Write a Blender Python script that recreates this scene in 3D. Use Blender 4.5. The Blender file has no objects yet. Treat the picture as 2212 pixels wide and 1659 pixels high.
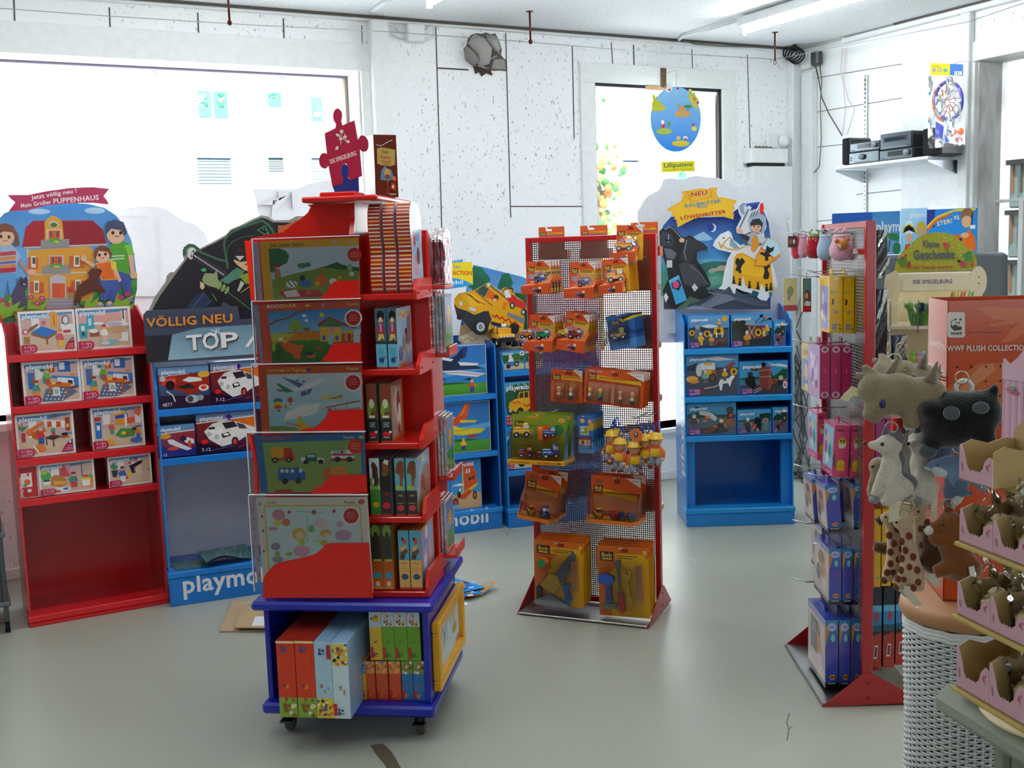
import bpy,math,random
from math import radians as R_,sin,cos,pi
from mathutils import Vector,Matrix
random.seed(7)
# ---------------------------------------------------------------- camera
F,PITCH,ROLL,YAW,EYE = 2340.0,R_(6.95),R_(-1.835),R_(27.75),1.55
CX,CY = 1106.0,829.5
_f = Vector((sin(YAW)*cos(PITCH),cos(YAW)*cos(PITCH),-sin(PITCH)))
_r0 = Vector((cos(YAW),-sin(YAW),0)); _u0 = _r0.cross(_f)
_r = _r0*cos(ROLL)+_u0*sin(ROLL); _u = -_r0*sin(ROLL)+_u0*cos(ROLL)
O = Vector((0,0,EYE))
cam_data = bpy.data.cameras.new('camera'); cam = bpy.data.objects.new('camera',cam_data)
bpy.context.scene.collection.objects.link(cam)
cam_data.sensor_width = 36; cam_data.lens = 36*F/2212; cam_data.clip_start = .05; cam_data.clip_end = 300
cam.matrix_world = Matrix(((_r.x,_u.x,-_f.x,0),(_r.y,_u.y,-_f.y,0),(_r.z,_u.z,-_f.z,EYE),(0,0,0,1)))
scn = bpy.context.scene; scn.camera = cam
scn.view_settings.view_transform = 'Standard'; scn.view_settings.look = 'None'
scn.view_settings.exposure = 0.12; scn.view_settings.gamma = 1; scn.view_settings.use_curve_mapping = False
scn.cycles.use_denoising = True; scn.cycles.max_bounces = 8; scn.cycles.diffuse_bounces = 5
scn.cycles.transparent_max_bounces = 24; scn.cycles.sample_clamp_indirect = 6
scn.cycles.caustics_reflective = False; scn.cycles.caustics_refractive = False
# ---------------------------------------------------------------- sky, sun, daylight through the windows
XR,YB,ZC,XL,YN = 5.38,5.85,2.87,-3.2,-4.6          # right wall, back wall, ceiling, left wall, near wall
w = bpy.data.worlds.new('sky'); scn.world = w; w.use_nodes = True
nt = w.node_tree; nt.nodes.clear()
bg = nt.nodes.new('ShaderNodeBackground'); bg.inputs[0].default_value = (.80,.90,1,1); bg.inputs[1].default_value = 2.6
wo = nt.nodes.new('ShaderNodeOutputWorld'); nt.links.new(bg.outputs[0],wo.inputs[0])
def lamp(name,kind,loc,rot,energy,col=(1,1,1),**kw):
    d = bpy.data.lights.new(name,kind); d.energy = energy; d.color = col
    for k,v in kw.items(): setattr(d,k,v)
    o = bpy.data.objects.new(name,d); scn.collection.objects.link(o); o.location = loc; o.rotation_euler = rot
    return o
lamp('sun','SUN',(0,0,12),(R_(38),0,R_(-28)),7.0,(1,.96,.9),angle=.01)
# daylight: one area lamp in the opening of each shop window (three ahead; the rear one unseen, assumed to light the back wall)
lamp('daylight_window_1','AREA',(.9,YB+.28,1.8),(R_(-90),0,0),42,(.84,.93,1),shape='RECTANGLE',size=2.5,size_y=1.5)
lamp('daylight_window_2','AREA',(4.2,YB+.28,1.9),(R_(-90),0,0),16,(.84,.93,1),shape='RECTANGLE',size=.9,size_y=1.2)
lamp('daylight_window_3','AREA',(XR+.28,3.2,1.7),(0,R_(90),0),50,(.9,.95,1),shape='RECTANGLE',size=1.6,size_y=1.7)
lamp('assumed_rear_window','AREA',(-.4,YN+.12,1.85),(R_(90),0,0),9,(.97,.99,1),shape='RECTANGLE',size=4.6,size_y=1.7)
TUBE = 62      # radiance of the fluorescent tubes, seen and added, under the ceiling
# ---------------------------------------------------------------- pixel of the photograph -> point in the place
def ray(x,y): return _f+_r*((x-CX)/F)-_u*((y-CY)/F)
def onz(x,y,z=0): d = ray(x,y); return O+d*((z-EYE)/d.z)
def ony(x,y,Y): d = ray(x,y); return O+d*(Y/d.y)
def onx(x,y,X): d = ray(x,y); return O+d*(X/d.x)
def dep(x,y,t): return O+ray(x,y)*t
class Fr:
    """a thing's own axes: x along its front (left to right), y to its back, z up"""
    def __init__(s,a,b=None,ang=None,z=0):
        a = Vector((a[0],a[1],z)); s.o = a
        if ang is None:
            d = Vector((b[0]-a.x,b[1]-a.y,0)); s.w = d.length; d.normalize()
        else: d = Vector((cos(ang),sin(ang),0)); s.w = 0
        s.x = d; s.y = Vector((-d.y,d.x,0)); s.z = Vector((0,0,1))
        s.M = Matrix(((s.x.x,s.y.x,0,a.x),(s.x.y,s.y.y,0,a.y),(0,0,1,z),(0,0,0,1)))
        s.I = s.M.inverted()
    def px(s,x,y,yl=0.,k=0.):
        """pixel onto the plane y = yl + k z -> local point"""
        o = s.I @ O; d = s.I.to_3x3() @ ray(x,y)
        t = (yl+k*o.z-o.y)/(d.y-k*d.z); return o+d*t
    def pxx(s,x,y,xl):
        o = s.I @ O; d = s.I.to_3x3() @ ray(x,y); return o+d*((xl-o.x)/d.x)
    def pxz(s,x,y,zl):
        o = s.I @ O; d = s.I.to_3x3() @ ray(x,y); return o+d*((zl-o.z)/d.z)
# ---------------------------------------------------------------- colours and materials
def hx(c):
    if not isinstance(c,str): return tuple(c)
    c = c.lstrip('#')
    if len(c) == 3: c = ''.join(k*2 for k in c)
    o = []
    for i in (0,2,4):
        v = int(c[i:i+2],16)/255; o.append(v/12.92 if v <= .04045 else ((v+.055)/1.055)**2.4)
    return (*o,1.0)
MATS = {}
def mat(kind):
    if kind in MATS: return MATS[kind]
    m = bpy.data.materials.new(kind); m.use_nodes = True; n = m.node_tree.nodes; l = m.node_tree.links
    b = n['Principled BSDF']; at = n.new('ShaderNodeAttribute'); at.attribute_name = 'Col'
    P = dict(paper=(.42,0,.4),matte=(.9,0,.2),gloss=(.16,0,.5),lacquer=(.24,0,.5),metal=(.28,1,.5),plastic=(.3,0,.5),
             plush=(1,0,.1),wood=(.4,0,.4),paint=(.55,0,.3),card=(.75,0,.25),film=(.04,0,.6),glow=(1,0,0),wicker=(.5,0,.4),
             foil=(.14,.75,.5),dark_glass=(.05,0,.6),chalk=(.95,0,.1),outdoor=(.9,0,.1))[kind]
    b.inputs['Roughness'].default_value = P[0]; b.inputs['Metallic'].default_value = P[1]; b.inputs['Specular IOR Level'].default_value = P[2]
    tc = n.new('ShaderNodeTexCoord'); ns = n.new('ShaderNodeTexNoise'); l.new(tc.outputs['Object'],ns.inputs['Vector'])
    sc,amt,bump = dict(plush=(240,.16,.5),wood=(9,.18,.02),card=(60,.06,.05),wicker=(220,.12,.3),matte=(30,.08,.05),chalk=(50,.06,.1),foil=(38,.25,.8),
                        film=(28,0,.5),outdoor=(3,.1,.05)).get(kind,(24,.05,.01))
    ns.inputs['Scale'].default_value = sc; ns.inputs['Detail'].default_value = 3
    mr = n.new('ShaderNodeMapRange'); mr.inputs[1].default_value = .3; mr.inputs[2].default_value = .7; mr.inputs[3].default_value = 1-amt; mr.inputs[4].default_value = 1+amt*.3
    l.new(ns.outputs['Fac'],mr.inputs[0])
    mx = n.new('ShaderNodeVectorMath'); mx.operation = 'SCALE'; l.new(at.outputs['Color'],mx.inputs[0]); l.new(mr.outputs[0],mx.inputs['Scale'])
    l.new(mx.outputs[0],b.inputs['Base Color'])
    bp = n.new('ShaderNodeBump'); bp.inputs['Strength'].default_value = bump; bp.inputs['Distance'].default_value = .004
    l.new(ns.outputs['Fac'],bp.inputs['Height']); l.new(bp.outputs[0],b.inputs['Normal'])
    if kind == 'glow':
        l.new(at.outputs['Color'],b.inputs['Emission Color']); b.inputs['Emission Strength'].default_value = TUBE
    if kind == 'plush':
        b.inputs['Sheen Weight'].default_value = .5
    if kind in ('film','dark_glass'):
        out = n['Material Output']; tr = n.new('ShaderNodeBsdfTransparent'); ms = n.new('ShaderNodeMixShader')
        gl = n.new('ShaderNodeBsdfGlossy'); gl.inputs['Roughness'].default_value = P[0]; l.new(bp.outputs[0],gl.inputs['Normal'])
        fr = n.new('ShaderNodeFresnel'); fr.inputs[0].default_value = 1.45 if kind == 'film' else 1.5; l.new(bp.outputs[0],fr.inputs['Normal'])
        if kind == 'film':
            ad = n.new('ShaderNodeMath'); ad.operation = 'ADD'; ad.inputs[1].default_value = .012; l.new(fr.outputs[0],ad.inputs[0])
            l.new(ad.outputs[0],ms.inputs[0])
        else: l.new(fr.outputs[0],ms.inputs[0])
        l.new(tr.outputs[0],ms.inputs[1]); l.new(gl.outputs[0],ms.inputs[2]); l.new(ms.outputs[0],out.inputs['Surface'])
    MATS[kind] = m; return m
# ---------------------------------------------------------------- lettering
_T = {}
def glyphs(s,bold=0.,shear=0.):
    k = (s,bold,shear)
    if k not in _T:
        c = bpy.data.curves.new('t','FONT'); c.body = s; c.offset = bold; c.shear = shear; c.resolution_u = 2; c.space_character = 1+bold*2
        o = bpy.data.objects.new('t',c); me = bpy.data.meshes.new_from_object(o)
        _T[k] = ([(v.co.x,v.co.y) for v in me.vertices],[tuple(p.vertices) for p in me.polygons])
        bpy.data.objects.remove(o); bpy.data.curves.remove(c); bpy.data.meshes.remove(me)
    return _T[k]
# ---------------------------------------------------------------- mesh builder
class MB:
    def __init__(s,m='paper'): s.v = []; s.f = []; s.c = []; s.m = []; s.s = []; s.d = m
    def add(s,vs,fs,col,m=None,smooth=False):
        b = len(s.v); s.v += [tuple(q) for q in vs]; m = m or s.d; c = hx(col)
        for f in fs: s.f.append([b+i for i in f]); s.c.append(c); s.m.append(m); s.s.append(smooth)
    def poly(s,pts,col,m=None): s.add(pts,[range(len(pts))],col,m)
    def grad(s,pts,cols,m=None):
        s.add(pts,[range(len(pts))],'#fff',m); s.c[-1] = [hx(c) for c in cols]
    def box(s,x0,x1,y0,y1,z0,z1,col,m=None,M=None,cols=None,b=0):
        if b:
            # bevelled box: eight-sided outline in x/y and a smaller rim top and bottom
            o = [(x0+b,y0),(x1-b,y0),(x1,y0+b),(x1,y1-b),(x1-b,y1),(x0+b,y1),(x0,y1-b),(x0,y0+b)]
            cx,cy = (x0+x1)/2,(y0+y1)/2
            i = [(max(x0+b,min(x1-b,x)),max(y0+b,min(y1-b,y))) for x,y in o]
            V = [(*q,z0) for q in i]+[(*q,z0+b) for q in o]+[(*q,z1-b) for q in o]+[(*q,z1) for q in i]
            Fs = [tuple(range(7,-1,-1)),tuple(range(24,32))]
            for r in range(3):
                for k in range(8): Fs.append((r*8+k,r*8+(k+1) % 8,r*8+8+(k+1) % 8,r*8+8+k))
            if M: V = [M @ Vector(q) for q in V]
            s.add(V,Fs,col,m); return
        V = [(x,y,z) for z in (z0,z1) for y in (y0,y1) for x in (x0,x1)]
        if M: V = [M @ Vector(q) for q in V]
        Fs = [(0,1,5,4),(2,6,7,3),(0,4,6,2),(1,3,7,5),(4,5,7,6),(0,2,3,1)]   # front back left right top bottom
        if cols:
            b0 = len(s.v); s.v += [tuple(q) for q in V]
            for f,c in zip(Fs,cols): s.f.append([b0+i for i in f]); s.c.append(hx(c)); s.m.append(m or s.d); s.s.append(False)
        else: s.add(V,Fs,col,m)
    def prism(s,pts,d,col,m=None,back=None,edge=None):
        """flat outline pts (3D, planar) given thickness: vector d to its back"""
        d = Vector(d); n = len(pts); A = [Vector(p) for p in pts]; B = [p+d for p in A]
        s.add(A+B,[range(n)],col,m); s.f.append([len(s.v)-n+i for i in range(n-1,-1,-1)]); s.c.append(hx(back or col)); s.m.append(m or s.d); s.s.append(False)
        b = len(s.v)-2*n
        for i in range(n):
            j = (i+1) % n; s.f.append([b+i,b+n+i,b+n+j,b+j]); s.c.append(hx(edge or col)); s.m.append(m or s.d); s.s.append(False)
    def tube(s,pts,r,col,m=None,n=6,closed=False,cap=True):
        P = [Vector(p) for p in pts]; N = len(P); rs = r if isinstance(r,(list,tuple)) else [r]*N
        V = []; u = None
        for i,p in enumerate(P):
            t = (P[(i+1) % N]-P[i-1]) if closed else (P[min(i+1,N-1)]-P[max(i-1,0)])
            t = t.normalized() if t.length > 1e-9 else Vector((0,0,1))
            if u is None: u = t.orthogonal().normalized()
            else:
                u = u-t*u.dot(t); u = u.normalized() if u.length > 1e-6 else t.orthogonal().normalized()
            w_ = t.cross(u)
            for k in range(n): a = 2*pi*k/n; V.append(p+(u*cos(a)+w_*sin(a))*rs[i])
        Fs = []
        for i in range(N if closed else N-1):
            j = (i+1) % N
            for k in range(n): Fs.append((i*n+k,i*n+(k+1) % n,j*n+(k+1) % n,j*n+k))
        if cap and not closed: Fs += [tuple(range(n-1,-1,-1)),tuple(range((N-1)*n,N*n))]
        s.add(V,Fs,col,m,True)
    def lathe(s,prof,col,m=None,n=20,c=(0,0,0),M=None,sx=1,sy=1,smooth=True):
        V = []; Fs = []
        for r,z in prof:
            for k in range(n): a = 2*pi*k/n; V.append(Vector((c[0]+r*cos(a)*sx,c[1]+r*sin(a)*sy,c[2]+z)))
        for i in range(len(prof)-1):
            for k in range(n): Fs.append((i*n+k,i*n+(k+1) % n,(i+1)*n+(k+1) % n,(i+1)*n+k))
        Fs += [tuple(range(n-1,-1,-1)),tuple(range((len(prof)-1)*n,len(prof)*n))]
        if M: V = [M @ q for q in V]
        s.add(V,Fs,col,m,smooth)
    def ball(s,c,r,col,m=None,n=12,rings=8,M=None):
        rx,ry,rz = (r,r,r) if not isinstance(r,(tuple,list)) else r
        V = []; Fs = []
        for i in range(1,rings):
            a = pi*i/rings
            for k in range(n): b = 2*pi*k/n; V.append(Vector((rx*sin(a)*cos(b),ry*sin(a)*sin(b),-rz*cos(a))))
        V += [Vector((0,0,-rz)),Vector((0,0,rz))]; q = len(V)
        for i in range(rings-2):
            for k in range(n): Fs.append((i*n+k,i*n+(k+1) % n,(i+1)*n+(k+1) % n,(i+1)*n+k))
        for k in range(n): Fs.append((q-2,(k+1) % n,k)); Fs.append((q-1,(rings-2)*n+k,(rings-2)*n+(k+1) % n))
        V = [(M @ v if M else v)+Vector(c) for v in V]; s.add(V,Fs,col,m,True)
    def sheet(s,fn,nu,nv,col,m=None,smooth=True):
        V = [fn(i/nu,j/nv) for j in range(nv+1) for i in range(nu+1)]
        s.add(V,[(j*(nu+1)+i,j*(nu+1)+i+1,(j+1)*(nu+1)+i+1,(j+1)*(nu+1)+i) for j in range(nv) for i in range(nu)],col,m,smooth)
    def art(s,txt,fn,n,flip=False,asp=1.,eps=.00012,m=None,lay=1):
        """printed picture: fn maps the drawing's two coordinates onto the surface, n is its outward normal"""
        n = Vector(n).normalized(); k = lay; sg = -1 if flip else 1
        def put(P,c,mm=None): s.poly([Vector(fn(x,y))+n*(eps*k) for x,y in P],c,mm or m)
        for cmd in txt.split(';'):
            t = cmd.split()
            if not t: continue
            c = t[0]; o = t[1]
            if o in ('t','b','i','T','B'):
                x,y,h,a = map(float,t[2:6]); st = ' '.join(t[6:]).replace('_',' ')
                g,fs = glyphs(st,.022 if o in 'bBi' else 0.,.3 if o == 'i' else 0.)
                if not g: continue
                wd = max(q[0] for q in g)*h*asp if o in 'TB' else 0; a = R_(a)*sg
                V = []
                for gx,gy in g:
                    X = gx*h*asp-wd/2; Y = gy*h*sg; V.append(Vector(fn(x+X*cos(a)-Y*sin(a)*(asp if not flip else 1),y+X*sin(a)/(asp if not flip else 1)+Y*cos(a)))+n*(eps*k))
                s.add(V,fs,c,m); k += 1; continue
            if o == 'F':      # lettering fitted to a width and a cap height
                x,y,fw,fh,a = map(float,t[2:7]); g,fs = glyphs(' '.join(t[7:]).replace('_',' '),.022,0.)
                if not g: continue
                wd = max(q[0] for q in g); a = R_(a)*sg; V = []
                for gx,gy in g:
                    X = gx*fw/wd; Y = gy*fh/.72*sg; V.append(Vector(fn(x+X*cos(a)-Y*sin(a)*(asp if not flip else 1),y+X*sin(a)/(asp if not flip else 1)+Y*cos(a)))+n*(eps*k))
                s.add(V,fs,c,m); k += 1; continue
            if o == 'G':      # printed colour run over an outline: G colour2 y1 y2 outline
                y0,y1 = float(t[3]),float(t[4]); v = [float(q) for q in t[5:]]; P = list(zip(v[::2],v[1::2])); A,B = hx(c),hx(t[2])
                cs = [tuple(A[i]+(B[i]-A[i])*max(0,min(1,(q[1]-y0)/(y1-y0))) for i in range(4)) for q in P]
                s.grad([Vector(fn(*q))+n*(eps*k) for q in P],cs,m); k += 1; continue
            v = [float(q) for q in t[2:]] if o != 'g' else None
            if o == 'r': put([(v[0],v[1]),(v[2],v[1]),(v[2],v[3]),(v[0],v[3])],c)
            elif o == 'g':
                a0,b0,a1,b1 = map(float,t[2:6])
                P = [Vector(fn(x,y))+n*(eps*k) for x,y in ((a0,b0),(a1,b0),(a1,b1),(a0,b1))]
                s.grad(P,[c,c,t[6],t[6]],m)
            elif o == 'e':
                r = R_(v[4]) if len(v) > 4 else 0; N = 20 if v[2] > 2 else 12
                put([(v[0]+v[2]*cos(q)*cos(r)-v[3]*sin(q)*sin(r),v[1]+v[2]*cos(q)*sin(r)+v[3]*sin(q)*cos(r)) for q in (2*pi*i/N for i in range(N))],c)
            elif o == 'p': put(list(zip(v[::2],v[1::2])),c)
            elif o == 'l':
                hw = v[0]/2; P = list(zip(v[1::2],v[2::2]))
                for (ax,ay),(bx,by) in zip(P,P[1:]):
                    L = math.hypot((bx-ax)/asp,by-ay) or 1; nx,ny = -(by-ay)/L*hw*asp,(bx-ax)/asp/L*hw
                    put([(ax+nx,ay+ny),(bx+nx,by+ny),(bx-nx,by-ny),(ax-nx,ay-ny)],c)
            k += 1
        return k
    def build(s,name,parent=None,M=None,smooth_angle=None):
        me = bpy.data.meshes.new(name); me.from_pydata(s.v,[],s.f)
        kinds = []
        for q in s.m:
            if q not in kinds: kinds.append(q)
        for q in kinds: me.materials.append(mat(q))
        me.polygons.foreach_set('material_index',[kinds.index(q) for q in s.m])
        me.polygons.foreach_set('use_smooth',s.s)
        ca = me.color_attributes.new('Col','FLOAT_COLOR','CORNER'); buf = []
        for f,c in zip(s.f,s.c):
            if isinstance(c,list):
                for q in c: buf += q
            else: buf += list(c)*len(f)
        ca.data.foreach_set('color',buf)
        o = bpy.data.objects.new(name,me); scn.collection.objects.link(o)
        if parent: o.parent = parent
        if M is not None: o.matrix_world = M
        return o
def empty(name,M): o = bpy.data.objects.new(name,None); scn.collection.objects.link(o); o.matrix_world = M; o.empty_display_size = .1; return o
def tag(o,label=None,cat=None,group=None,kind=None):
    for k,v in (('label',label),('category',cat),('group',group),('kind',kind)):
        if v: o[k] = v
    return o
def struct(mb,name,parent=None,M=None): return tag(mb.build(name,parent,M),kind='structure')
def dup(o,M=None,label=None,parent=None):
    c = o.copy(); scn.collection.objects.link(c)
    if parent: c.parent = parent
    if M is not None: c.matrix_world = M
    if label: c['label'] = label
    for ch in list(o.children): dup(ch,None,None,c)
    return c
T3 = Matrix.Translation
def RZ(a): return Matrix.Rotation(R_(a),4,'Z')
def RX(a): return Matrix.Rotation(R_(a),4,'X')
def RY(a): return Matrix.Rotation(R_(a),4,'Y')
# ================================================================ the room
def wallmat(name,kind):
    m = bpy.data.materials.new(name); m.use_nodes = True; n = m.node_tree.nodes; l = m.node_tree.links; b = n['Principled BSDF']
    tc = n.new('ShaderNodeTexCoord'); mp = n.new('ShaderNodeMapping'); l.new(tc.outputs['Object'],mp.inputs[0])
    def noise(sc,det=4,src=mp): q = n.new('ShaderNodeTexNoise'); q.inputs['Scale'].default_value = sc; q.inputs['Detail'].default_value = det; l.new(src.outputs[0],q.inputs['Vector']); return q
    def ramp(src,a,b_,c0,c1):
        q = n.new('ShaderNodeValToRGB'); q.color_ramp.elements[0].position = a; q.color_ramp.elements[1].position = b_
        q.color_ramp.elements[0].color = c0; q.color_ramp.elements[1].color = c1; l.new(src,q.inputs[0]); return q
    def mixc(f,a,b_):
        q = n.new('ShaderNodeMix'); q.data_type = 'RGBA'; l.new(f,q.inputs[0])
        for i,v in ((6,a),(7,b_)):
            if hasattr(v,'links'): l.new(v,q.inputs[i])
            else: q.inputs[i].default_value = v
        return q.outputs[2]
    bp = n.new('ShaderNodeBump'); l.new(bp.outputs[0],b.inputs['Normal']); b.inputs['Roughness'].default_value = .8
    if kind == 'pitted':
        mp.inputs['Scale'].default_value = (1,1,.62); mp.inputs['Rotation'].default_value = (.25,.35,.1)
        big = noise(1.7,3); fine = noise(75,3); pits = ramp(fine.outputs[0],.635,.70,(0,0,0,1),(1,1,1,1))
        zone = ramp(big.outputs[0],.36,.62,(0,0,0,1),(1,1,1,1))
        mu = n.new('ShaderNodeMath'); mu.operation = 'MULTIPLY'; l.new(pits.outputs[0],mu.inputs[0]); l.new(zone.outputs[0],mu.inputs[1])
        tone = mixc(noise(4,3).outputs[0],(.90,.92,.93,1),(.97,.98,.98,1))
        l.new(mixc(mu.outputs[0],tone,(.42,.40,.37,1)),b.inputs['Base Color'])
        inv = n.new('ShaderNodeMath'); inv.operation = 'MULTIPLY'; inv.inputs[1].default_value = -1; l.new(mu.outputs[0],inv.inputs[0]); l.new(inv.outputs[0],bp.inputs['Height'])
        bp.inputs['Strength'].default_value = .6; bp.inputs['Distance'].default_value = .004
    elif kind == 'ceiling':
        fine = noise(70,3); l.new(mixc(ramp(fine.outputs[0],.5,.72,(0,0,0,1),(1,1,1,1)).outputs[0],(.90,.92,.92,1),(.74,.76,.74,1)),b.inputs['Base Color'])
        l.new(fine.outputs[0],bp.inputs['Height']); bp.inputs['Strength'].default_value = .4; bp.inputs['Distance'].default_value = .006
    elif kind == 'floor':
        big = noise(.8,4); fine = noise(160,2); st = noise(3.1,6)
        a = mixc(big.outputs[0],(.335,.345,.285,1),(.40,.41,.34,1))
        a = mixc(ramp(fine.outputs[0],.66,.74,(0,0,0,1),(.5,.5,.5,1)).outputs[0],a,(.24,.24,.21,1))
        a = mixc(ramp(st.outputs[0],.68,.78,(0,0,0,1),(.06,.06,.06,1)).outputs[0],a,(.25,.23,.18,1))
        l.new(a,b.inputs['Base Color']); b.inputs['Roughness'].default_value = .32; b.inputs['Specular IOR Level'].default_value = .35
        l.new(ramp(big.outputs[0],.3,.7,(.26,.26,.26,1),(.42,.42,.42,1)).outputs[0],b.inputs['Roughness'])
        l.new(st.outputs[0],bp.inputs['Height']); bp.inputs['Strength'].default_value = .02; bp.inputs['Distance'].default_value = .005
    elif kind == 'boards':
        t = mixc(noise(3,4).outputs[0],(.91,.93,.92,1),(.96,.97,.96,1)); l.new(t,b.inputs['Base Color']); b.inputs['Roughness'].default_value = .5
        l.new(noise(14,3).outputs[0],bp.inputs['Height']); bp.inputs['Strength'].default_value = .06; bp.inputs['Distance'].default_value = .01
    elif kind == 'jamb':
        mp.inputs['Scale'].default_value = (1,1,.35); s_ = noise(7,5)
        l.new(mixc(ramp(s_.outputs[0],.45,.75,(0,0,0,1),(1,1,1,1)).outputs[0],(.80,.80,.78,1),(.36,.33,.30,1)),b.inputs['Base Color'])
    MATS[name] = m
for a in (('pitted_plaster','pitted'),('ceiling_plaster','ceiling'),('floor_coating','floor'),('painted_boards','boards'),('weathered_jamb','jamb')): wallmat(*a)
WHT = '#eef0ee'
def holed(name,mk,axis,c,thick,a0,a1,z0,z1,holes,grooves=()):
    """wall standing at x=c or y=c with openings (a,a,z,z); its room face at c"""
    mb = MB(mk); WHT = '#eef0ee' if mk != 'matte' else '#7a756c'; A = sorted({a0,a1,*[h[0] for h in holes],*[h[1] for h in holes]}); Z = sorted({z0,z1,*[h[2] for h in holes],*[h[3] for h in holes]})
    for p,q in zip(A,A[1:]):
        for u,v in zip(Z,Z[1:]):
            if any(h[0] <= p and q <= h[1] and h[2] <= u and v <= h[3] for h in holes): continue
            if axis == 'y': mb.box(p,q,min(c,c+thick),max(c,c+thick),u,v,WHT)
            else: mb.box(min(c,c+thick),max(c,c+thick),p,q,u,v,WHT)
    for g in grooves:      # open joints between the panels; over window_1 cracks and a painted shadow line
        mb.poly(g,'#57514a','matte')
    return struct(mb,name)
def strip(P,Q,w,fn,off):
    P,Q = Vector(P),Vector(Q); d = (Q-P).normalized(); s_ = d.cross(off).normalized()*w/2; o = Vector(off)*.002
    return [P+s_+o,Q+s_+o,Q-s_+o,P-s_+o]
fl = MB('floor_coating'); fl.box(XL,XR,YN,YB,-.1,0,WHT)
struct(fl,'floor')
# window openings
W1 = (-1.9,ony(777,154,YB).x,.8,ony(770,154,YB).z); W2 = (ony(1282,176,YB).x,ony(1557,195,YB).x,.35,ony(1420,186,YB).z)
W3 = (1.35,onx(2111,132,XR).y,.55,onx(2111,132,XR).z)
gv = []
for x0,y0,x1,y1,w_ in ((941,55,952,419,3),(952,419,958,640,3),(1092,71,1103,470,3),(1103,446,1262,446,3),(945,147,1012,151,4),(30,0,33,76,3),(236,16,239,86,3),
        (427,27,430,94,3),(612,40,614,104,3),(781,55,783,112,2),(1236,100,1240,300,3),(1320,92,1324,148,3),(1368,97,1370,150,4),(1494,106,1496,160,3),(1614,118,1620,320,3),
        (20,76,60,77,6),(95,82,160,84,3),(215,87,240,88,5),(250,88,315,92,6),(350,94,365,95,5),(460,99,560,102,3),(600,105,690,108,3),(730,109,775,113,5),(1253,142,1262,419,4),(1577,168,1584,400,3)):
    gv.append(strip(ony(x0,y0,YB),ony(x1,y1,YB),w_*.0022,None,(0,-1,0)))
holed('wall_back','pitted_plaster','y',YB,.26,XL,XR+.3,0,ZC,[W1,W2],gv)
gr = []
for x0,y0,x1,y1 in ((1735,247,1965,209),(1745,320,2085,285),(1850,420,2090,396),(1741,172,1950,138),(1745,480,1850,470),(1740,560,1770,556),(1740,600,1775,598),(1950,440,2090,428)):
    gr.append(strip(onx(x0,y0,XR),onx(x1,y1,XR),.004,None,(-1,0,0)))
holed('wall_right','painted_boards','x',XR,.26,YN,YB,0,ZC,[W3],gr)
holed('wall_left','matte','x',XL,-.2,YN,YB,0,ZC,[])
W4 = (-2.7,1.9,1.0,2.7); holed('wall_front','matte','y',YN,-.2,XL-.2,XR+.26,0,ZC,[W4])  # W4: assumed window out of view, lets the rear light in
cl = MB('ceiling_plaster'); cl.box(XL-.2,XR+.26,YN-.2,YB+.26,ZC,ZC+.25,WHT); struct(cl,'ceiling')
# boards and frames along the walls
def band(name,axis,c,a0,a1,z0,z1,t,col=WHT,m='paint'):
    mb = MB(m)
    if axis == 'y': mb.box(a0,a1,c-t,c,z0,z1,col,b=.004)
    else: mb.box(c-t,c,a0,a1,z0,z1,col,b=.004)
    return struct(mb,name)
zt = ony(940,58,YB).z
band('trim_1','y',YB,XL,XR,zt,ZC-.012,.035)
zr = onx(1960,62,XR).z
band('trim_2','x',XR,YN,onx(1828,90,XR).y,zr,ZC-.012,.045)
mb = MB('paint'); mb.box(XL,XR-.05,YB-.05,YB-.028,ZC-.012,ZC-.001,'#55504a'); mb.box(XR-.05,XR-.03,YN,YB-.9,ZC-.012,ZC-.001,'#55504a'); struct(mb,'trim_3')
# window_1 frame, with the deep weathered side and the post beside it
def frame(name,parts,glass):
    e = empty(name,T3((0,0,0))); e['kind'] = 'structure'
    for nm,b_,col,m in parts:
        mb = MB(m); mb.box(*b_,col,b=.003); mb.build(nm,e)
    g = MB('dark_glass'); g.add(glass,[(0,1,2,3)],'#dfeeee'); g.build('pane',e)
    return e
xa,xb,za,zb = W1
frame('window_1',[('window_frame',(xa-.1,xb+.16,YB-.022,YB-.001,zb,zb+.15),WHT,'paint'),('window_frame',(xb,xb+.11,YB-.022,YB-.001,za,zb),WHT,'paint'),
    ('window_sill',(xa,xb+.1,YB-.09,YB+.26,za-.04,za),WHT,'paint'),('jamb',(xb-.012,xb-.001,YB+.004,YB+.25,za,zb),'#c9c5bd','weathered_jamb'),
    ('window_frame',(xa,xb-.012,YB+.17,YB+.21,zb-.012,zb-.001),'#8b7f92','paint'),('window_frame',(xb-.03,xb-.013,YB+.17,YB+.21,za,zb-.012),'#93857a','paint')],
    [(xa,YB+.19,za),(xb-.02,YB+.19,za),(xb-.02,YB+.19,zb),(xa,YB+.19,zb)])
px = ony(798,55,YB-.05).x; mb = MB('paint'); mb.box(px,px+.1,YB-.075,YB-.001,0,zt,WHT,b=.006); struct(mb,'trim_4')
xa,xb,za,zb = W2
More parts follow.
